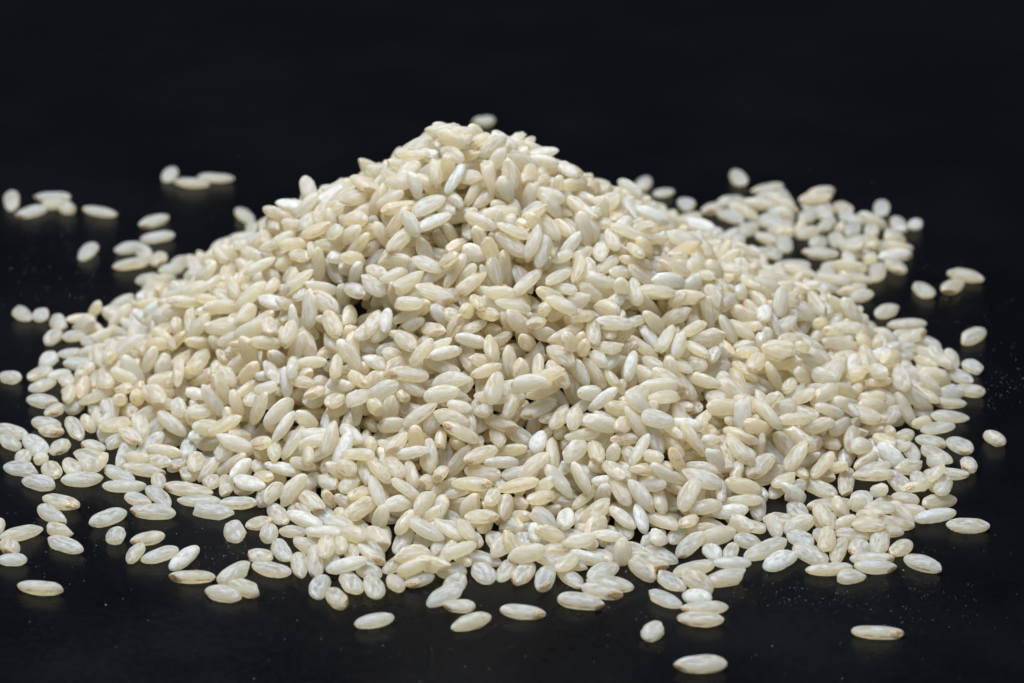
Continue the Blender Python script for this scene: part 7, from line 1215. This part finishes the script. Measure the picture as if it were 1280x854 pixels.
TOLD_APART = {
    140: ('short cream bran-marked grain lying crosswise, third from left, farthest row of front foot centre', 'rice grains of the heap'),
    331: ('clear white grain slanting up right, fourth from left, farthest row of right front scatter', 'rice grains of the heap'),
    754: ('snapped cream bran-marked grain lying crosswise, third from left, farthest row of front foot right', 'rice grains of the heap'),
    959: ('cream bran-marked grain slanting down right, second from left, third row of front foot right', 'rice grains of the heap'),
    973: ('clear white grain slanting up right, second from left, farthest row of front foot right', 'rice grains of the heap'),
    1020: ('chalk white grain slanting down right, leftmost, farthest row of front foot left', 'rice grains of the heap'),
    1084: ('cream bran-marked grain slanting down right, rightmost, farthest row of front foot left', 'rice grains of the heap'),
    1117: ('cream bran-marked grain lying crosswise, leftmost, nearest row of right heap edge', 'rice grains of the heap'),
    1157: ('clear white grain slanting up right, fourth from left, nearest row of lower right face', 'rice grains of the heap'),
    1158: ('milky white grain slanting down right, fifth from left, third row of front foot centre', 'rice grains of the heap'),
    1254: ('chalk white grain slanting down right, fourth from left, fifth row of front foot left', 'rice grains of the heap'),
    1306: ('cream bran-marked grain lying crosswise, rightmost, farthest row of left front scatter', 'rice grains of the heap'),
    1433: ('cream bran-marked grain lying crosswise, fourth from left, third row of far right cluster', 'rice grains of the heap'),
    1445: ('short clear white grain slanting up right, third from left, fourth row of right front scatter', 'rice grains of the heap'),
    1506: ('clear white grain slanting down right, second from left, nearest row of lower middle face', 'rice grains of the heap'),
    1515: ('clear white grain slanting up right, rightmost, farthest row of lower middle face', 'rice grains of the heap'),
    1648: ('clear white grain lying crosswise, leftmost, second row of far right cluster', 'rice grains of the heap'),
    1720: ('cream bran-marked grain slanting up right, leftmost, nearest row of lower middle face', 'rice grains of the heap'),
    1776: ('clear white grain seen end-on, leftmost, third row of right front scatter', 'rice grains of the heap'),
    1879: ('clear white grain slanting down right, third from left, fourth row of front foot left', 'rice grains of the heap'),
    1971: ('cream bran-marked grain slanting down right, third from left, nearest row of lower right face', 'rice grains of the heap'),
    1998: ('cream bran-marked grain slanting up right, third from left, second row of lower middle face', 'rice grains of the heap'),
    2046: ('chalk white grain slanting down right, second from left, nearest row of right heap edge', 'rice grains of the heap'),
    2102: ('snapped clear white grain slanting up right, second from left, in lower left face', 'rice grains of the heap'),
    2339: ('clear white grain pointing away, rightmost, farthest row of lower right face', 'rice grains of the heap'),
    2389: ('cream bran-marked grain slanting up right, rightmost, nearest row of lower right face', 'rice grains of the heap'),
    2405: ('snapped clear white grain slanting down right, second from left, farthest row of lower right face', 'rice grains of the heap'),
    2433: ('clear white grain slanting down right, leftmost, nearest row of lower right face', 'rice grains of the heap'),
    2477: ('milky white grain slanting down right, third from left, in lower left face', 'rice grains of the heap'),
    2506: ('cream bran-marked grain lying crosswise, fourth from left, nearest row of lower middle face', 'rice grains of the heap'),
    2528: ('clear white grain slanting down right, leftmost, in lower left face', 'rice grains of the heap'),
    2584: ('clear white grain slanting up right, fourth from left, second row of lower middle face', 'rice grains of the heap'),
    2685: ('clear white grain slanting up right, fourth from left, in lower left face', 'rice grains of the heap'),
    2713: ('clear white grain slanting up right, third from left, nearest row of lower middle face', 'rice grains of the heap'),
    2859: ('clear white grain slanting down right, leftmost, second row of lower middle face', 'rice grains of the heap'),
    2898: ('chalk white grain slanting down right, rightmost, second row of lower middle face', 'rice grains of the heap'),
    2955: ('clear white grain slanting up right, third from left, in right heap face', 'rice grains of the heap'),
    2973: ('clear white grain slanting up right, fifth from left, in lower left face', 'rice grains of the heap'),
    3009: ('clear white grain lying crosswise, second from left, second row of lower middle face', 'rice grains of the heap'),
    3025: ('cream bran-marked grain slanting down right, leftmost, second row of front foot right', 'rice grains of the heap'),
    3140: ('clear white grain lying crosswise, second from left, in right heap face', 'rice grains of the heap'),
    3152: ('cream bran-marked grain slanting up right, fifth from left, second row of front foot left', 'rice grains of the heap'),
    3181: ('milky white grain slanting up right, rightmost, third row of front foot left', 'rice grains of the heap'),
    3202: ('clear white grain slanting up right, fourth from left, third row of front foot right', 'rice grains of the heap'),
    3211: ('cream bran-marked grain slanting up right, rightmost, nearest row of lower middle face', 'rice grains of the heap'),
    3245: ('clear white grain slanting down right, third from left, farthest row of lower right face', 'rice grains of the heap'),
    3315: ('clear white grain slanting up right, fourth from left, nearest row of far right cluster', 'rice grains of the heap'),
    3317: ('cream bran-marked grain lying crosswise, leftmost, farthest row of lower middle face', 'rice grains of the heap'),
    3350: ('clear white grain slanting up right, second from left, nearest row of lower right face', 'rice grains of the heap'),
    3401: ('clear white grain standing up, leftmost, in left heap face', 'rice grains of the heap'),
    3409: ('snapped cream bran-marked grain lying crosswise, third from left, nearest row of right heap edge', 'rice grains of the heap'),
    3432: ('cream bran-marked grain slanting down right, second from left, in left heap face', 'rice grains of the heap'),
    3457: ('milky white grain lying crosswise, second from left, farthest row of lower middle face', 'rice grains of the heap'),
    3471: ('snapped clear white grain slanting up right, leftmost, in upper heap face', 'rice grains of the heap'),
    3498: ('cream bran-marked grain slanting down right, leftmost, in right heap face', 'rice grains of the heap'),
    3515: ('cream bran-marked grain slanting down right, rightmost, in left heap face', 'rice grains of the heap'),
    3546: ('clear white grain pointing away, third from left, farthest row of lower middle face', 'rice grains of the heap'),
    3637: ('short clear white grain slanting down right, leftmost, farthest row of lower right face', 'rice grains of the heap'),
    3654: ('cream bran-marked grain slanting down right, third from left, in left heap face', 'rice grains of the heap'),
    3704: ('snapped milky white grain lying crosswise, fourth from left, farthest row of lower middle face', 'rice grains of the heap'),
    3716: ('cream bran-marked grain slanting down right, rightmost, in right heap face', 'rice grains of the heap'),
    3729: ('clear white grain slanting down right, rightmost, in upper heap face', 'rice grains of the heap'),
    3738: ('cream bran-marked grain standing up, rightmost, in lower left face', 'rice grains of the heap'),
}
DUST_SPOTS = [(90, 340, 60, 25, 120), (90, 640, 60, 25, 90), (200, 650, 90, 50, 260), (60, 680, 30, 10, 60), (290, 690, 20, 6, 60), (650, 740, 150, 20, 110), (445, 690, 60, 15, 60), (790, 715, 12, 8, 50), (960, 745, 80, 12, 150), (1100, 745, 60, 20, 90), (1060, 650, 30, 15, 70), (1160, 770, 60, 20, 40), (1235, 485, 35, 16, 150), (1180, 400, 60, 30, 100), (1150, 700, 60, 40, 70), (1180, 350, 30, 15, 50), (250, 730, 120, 40, 90), (640, 810, 300, 25, 110), (130, 330, 70, 50, 90), (640, 560, 520, 130, 500), (200, 380, 150, 80, 120), (30, 560, 25, 30, 40)]

TOPO = {}
def topology(nu, nv):
    if (nu, nv) not in TOPO:
        f = gmesh(gparams(0), nu, nv)[1]
        TOPO[nu, nv] = (np.array([i for p in f for i in p], np.int32), np.array([len(p) for p in f], np.int32))
    return TOPO[nu, nv]

def look(P):
    r = P['rnd']; k = P['k']
    chalk = {'n': 0.25 * r[0], 't': 0.3 * r[0], 'c': 0.4 + 0.2 * r[0], 'C': 0.75}[k]
    bran = {'n': 0.15 + 0.5 * r[1] ** 2, 't': 0.65 + 0.35 * r[1], 'c': 0.15 * r[1], 'C': 0.35 * r[1]}[k]
    tint = 0.25 + 0.75 * r[2] if k != 't' else 0.6 * r[2]
    return chalk, bran, tint

def grain_arrays(P, nu, nv, shift):
    vt, _, scar = gmesh(P, nu, nv)
    chalk, bran, tint = look(P)
    n = len(vt)
    unit = vt / np.array([P['a'], P['b'], P['c']])
    col = np.empty((n, 4)); col[:, 0] = chalk; col[:, 1] = scar; col[:, 2] = tint; col[:, 3] = bran
    return vt, unit, vt + shift, col

def make_mesh(name, vt, unit, pos, col, loops, sizes, mat):
    me = bpy.data.meshes.new(name)
    me.vertices.add(len(vt)); me.vertices.foreach_set('co', (vt * MM).astype(np.float32).ravel())
    me.loops.add(len(loops)); me.loops.foreach_set('vertex_index', loops)
    me.polygons.add(len(sizes))
    st = np.zeros(len(sizes), np.int32); st[1:] = np.cumsum(sizes)[:-1]
    me.polygons.foreach_set('loop_start', st)
    me.update(calc_edges=True); me.validate()
    for nm, typ, key, arr in (('grain_unit', 'FLOAT_VECTOR', 'vector', unit), ('grain_pos', 'FLOAT_VECTOR', 'vector', pos), ('grain_look', 'FLOAT_COLOR', 'color', col)):
        at = me.attributes.new(nm, typ, 'POINT'); at.data.foreach_set(key, arr.astype(np.float32).ravel())
    me.shade_smooth()
    me.materials.append(mat)
    return me

def shift_of(seed):
    return np.random.RandomState(seed + 77).rand(3) * 200.0

def scar_child(parent, P, seed, nu, nv):
    """The germ scar: the chipped shoulder of the grain, a thin curved flake of bran lying in the notch."""
    vt, unit, pos, col = grain_arrays(P, nu, nv, shift_of(seed))
    fc = gmesh(P, nu, nv)[1]
    sel = [f for f in fc if min(col[i, 1] for i in f) > 0.6]
    if len(sel) < 4: return
    ids = sorted({i for f in sel for i in f}); ix = {v: k for k, v in enumerate(ids)}
    c = vt[ids]; ctr = c.mean(0)
    nrm = np.zeros(3)
    for f in sel:
        q = vt[list(f)]; nrm += np.cross(q[1] - q[0], q[2] - q[0])
    nrm /= np.linalg.norm(nrm) + 1e-9
    out = ctr + (c - ctr) * 0.93 + nrm * 0.035; inn = ctr + (c - ctr) * 0.93 - nrm * 0.03
    n = len(ids); faces = [tuple(ix[i] for i in f) for f in sel] + [tuple(ix[i] + n for i in reversed(f)) for f in sel]
    edges = {}
    for f in sel:
        for a, b in zip(f, f[1:] + f[:1]): edges[(a, b)] = 1
    for a, b in list(edges):
        if (b, a) not in edges: faces.append((ix[b], ix[a], ix[a] + n, ix[b] + n))
    V = np.concatenate([out, inn]); k = len(V)
    loops = np.array([i for f in faces for i in f], np.int32); sizes = np.array([len(f) for f in faces], np.int32)
    cc = np.tile(col[ids], (2, 1)); pp = np.tile(pos[ids], (2, 1)); uu = np.tile(unit[ids], (2, 1))
    me = make_mesh('germ_scar', V, uu, pp, cc, loops, sizes, SCAR)
    o = bpy.data.objects.new('germ_scar', me); scene.collection.objects.link(o)
    o.parent = parent

def poses(flat):
    a = np.array(flat, float).reshape(-1, 6)
    q = a[:, 3:] / 999.0
    w = np.sqrt(np.maximum(1 - (q ** 2).sum(1), 0))
    return np.concatenate([a[:, :3] / 20.0, w[:, None], q], 1)

def single(P, seed, row, label, group):
    loops, sizes = topology(20, 16)
    scarred = not P['cut'] and (P['k'] == 't' or look(P)[1] > 0.28)
    me = make_mesh('rice_grain', *grain_arrays(P, 20, 16, shift_of(seed)), loops, sizes, RICE)
    o = bpy.data.objects.new('rice_grain', None if scarred else me); scene.collection.objects.link(o)
    if scarred:
        o.empty_display_size = 0.001
        body = bpy.data.objects.new('kernel', me); scene.collection.objects.link(body); body.parent = o
        scar_child(o, P, seed, 20, 16)
    o.matrix_world = Matrix.Translation(Vector(row[:3]) * MM) @ Quaternion(row[3:]).normalized().to_matrix().to_4x4()
    o['label'] = label; o['category'] = 'rice grain'; o['group'] = group
    return o

def rot(q):
    w, x, y, z = q / np.linalg.norm(q)
    return np.array([[1 - 2 * (y * y + z * z), 2 * (x * y - w * z), 2 * (x * z + w * y)],
                     [2 * (x * y + w * z), 1 - 2 * (x * x + z * z), 2 * (y * z - w * x)],
                     [2 * (x * z - w * y), 2 * (y * z + w * x), 1 - 2 * (x * x + y * y)]])

# grains that can be told apart: traced round the heap, then the largest of the heap's own
LOOSE = poses(LOOSE_POSES)      # how each loose grain came to rest
HEAP = poses(HEAP_POSES)
COVERED = []                    # loose grains that lie mostly under others go with the heap
for i, (row, (a, b, k, label, group)) in enumerate(zip(LOOSE, LOOSE_LOOK)):
    P = gparams(i, a / 100, b / 100, k)
    if not label:
        COVERED.append((P, i, row)); continue
    o = single(P, i, row, label, group)
for i in sorted(TOLD_APART):
    label, group = TOLD_APART[i]
    P = gparams(5000 + i)
    o = single(P, 5000 + i, HEAP[i], label, group)

# the rest of the heap: thousands of like grains, past counting, one object
FOOT_X = [-63, -62, -56, -49, -38, -22, 1, 26, 41, 51, 59, 66, 72, 73, 70, 63, 55, 45, 41, 32, 23, 13, 2, -8, -19, -25, -28, -39, -47, -56]
FOOT_Y = [-9, 10, 20, 31, 47, 61, 70, 67, 54, 41, 25, 13, 7, -9, -25, -34, -40, -46, -52, -56, -56, -57, -57, -55, -50, -45, -39, -35, -30, -22]
PEAK = (-6.6, -11.0, 38.5)
def heap_height(x, y):
    th = np.arctan2(FOOT_Y, FOOT_X); r = np.hypot(FOOT_X, FOOT_Y)
    o = np.argsort(th); dx, dy = x - PEAK[0], y - PEAK[1]
    t = math.hypot(dx, dy) / np.interp(math.atan2(dy, dx), th[o], r[o], period=2 * math.pi)
    return PEAK[2] * (1 - (math.sqrt(t * t + 0.0036) - 0.06) / (math.sqrt(1.0036) - 0.06))

def buried():
    # the grains under the top layers, seen only down the gaps
    r = np.random.RandomState(9); out = []
    for x in np.arange(-72, 60, 5.9):
        for y in np.arange(-70, 50, 3.2):
            h = heap_height(x, y)
            for depth in (9.2, 11.8):
                z = h - depth + r.uniform(-0.3, 0.3)
                if z > 0.9:
                    f, tl = r.normal(0, 0.3), r.normal(0, 0.2)
                    q = Quaternion((0, 0, 1), f) @ Quaternion((0, 1, 0), tl)
                    out.append([x + r.uniform(-.6, .6), y + r.uniform(-.3, .3), z, *q])
    return out

def heap():
    nu, nv = 16, 14
    loops, sizes = topology(nu, nv)
    A = [[], [], [], []]; Ls = []; n = 0
    rest = COVERED + [(gparams(5000 + i), 5000 + i, row) for i, row in enumerate(HEAP) if i not in TOLD_APART and row[2] > 0]   # below 0: a grain that was taken off again
    for P, seed, row in rest:
        vt, unit, pos, col = grain_arrays(P, nu, nv, shift_of(seed))
        vt = vt @ rot(row[3:]).T + row[:3]
        for s, v in zip(A, (vt, unit, pos, col)): s.append(v)
        Ls.append(loops + n); n += len(vt)
    S = [np.tile(sizes, len(Ls))]
    lo, sz = topology(8, 8)
    for i, row in enumerate(buried()):
        vt, unit, pos, col = grain_arrays(gparams(20000 + i), 8, 8, shift_of(i))
        vt = vt @ rot(np.array(row[3:])).T + row[:3]
        for s, v in zip(A, (vt, unit, pos, col)): s.append(v)
        Ls.append(lo + n); n += len(vt); S.append(sz)
    me = make_mesh('rice_heap', *[np.concatenate(s) for s in A], np.concatenate(Ls), np.concatenate(S), RICE)
    o = bpy.data.objects.new('rice_heap', me); scene.collection.objects.link(o)
    o['kind'] = 'stuff'
    o['label'] = 'tall heap of cream polished short rice grains on a black table'
heap()

# flour dust and tiny crumbs on the table
def dust():
    r = np.random.RandomState(5)
    V, Fc = [], []
    def at(px, py):                                   # where a speck lies on the table
        d = np.array([(px - 640) / 3556.0, math.cos(ELEV) + (427 - py) / 3556.0 * math.sin(ELEV), -math.sin(ELEV) + (427 - py) / 3556.0 * math.cos(ELEV)])
        t = -CAM_H / d[2]
        return d[0] * t, CAM_Y + d[1] * t
    spots = DUST_SPOTS
    for (px, py, sx, sy, n) in spots:
        for _ in range(n):
            x, y = at(px + r.normal() * sx, py + r.normal() * sy)
            s = 0.022 + 0.05 * r.rand() ** 3
            if r.rand() < 0.02: s *= 1.8
            q = r.rand() * 6.28; b = len(V); z = s * 0.6
            pts = [(math.cos(q + k * 2.094) * s * (0.6 + 0.7 * r.rand()), math.sin(q + k * 2.094) * s * (0.6 + 0.7 * r.rand())) for k in range(3)]
            for dx, dy in pts: V.append((x + dx, y + dy, 0.004))
            V.append((x, y, z)); 
            Fc += [(b, b + 1, b + 3), (b + 1, b + 2, b + 3), (b + 2, b, b + 3), (b, b + 2, b + 1)]
    me = bpy.data.meshes.new('rice_dust'); me.from_pydata([(x * MM, y * MM, z * MM) for x, y, z in V], [], Fc)
    me.materials.append(DUST)
    o = bpy.data.objects.new('rice_dust', me); scene.collection.objects.link(o)
    o['kind'] = 'stuff'; o['label'] = 'fine white rice flour specks scattered on the black table'
dust()
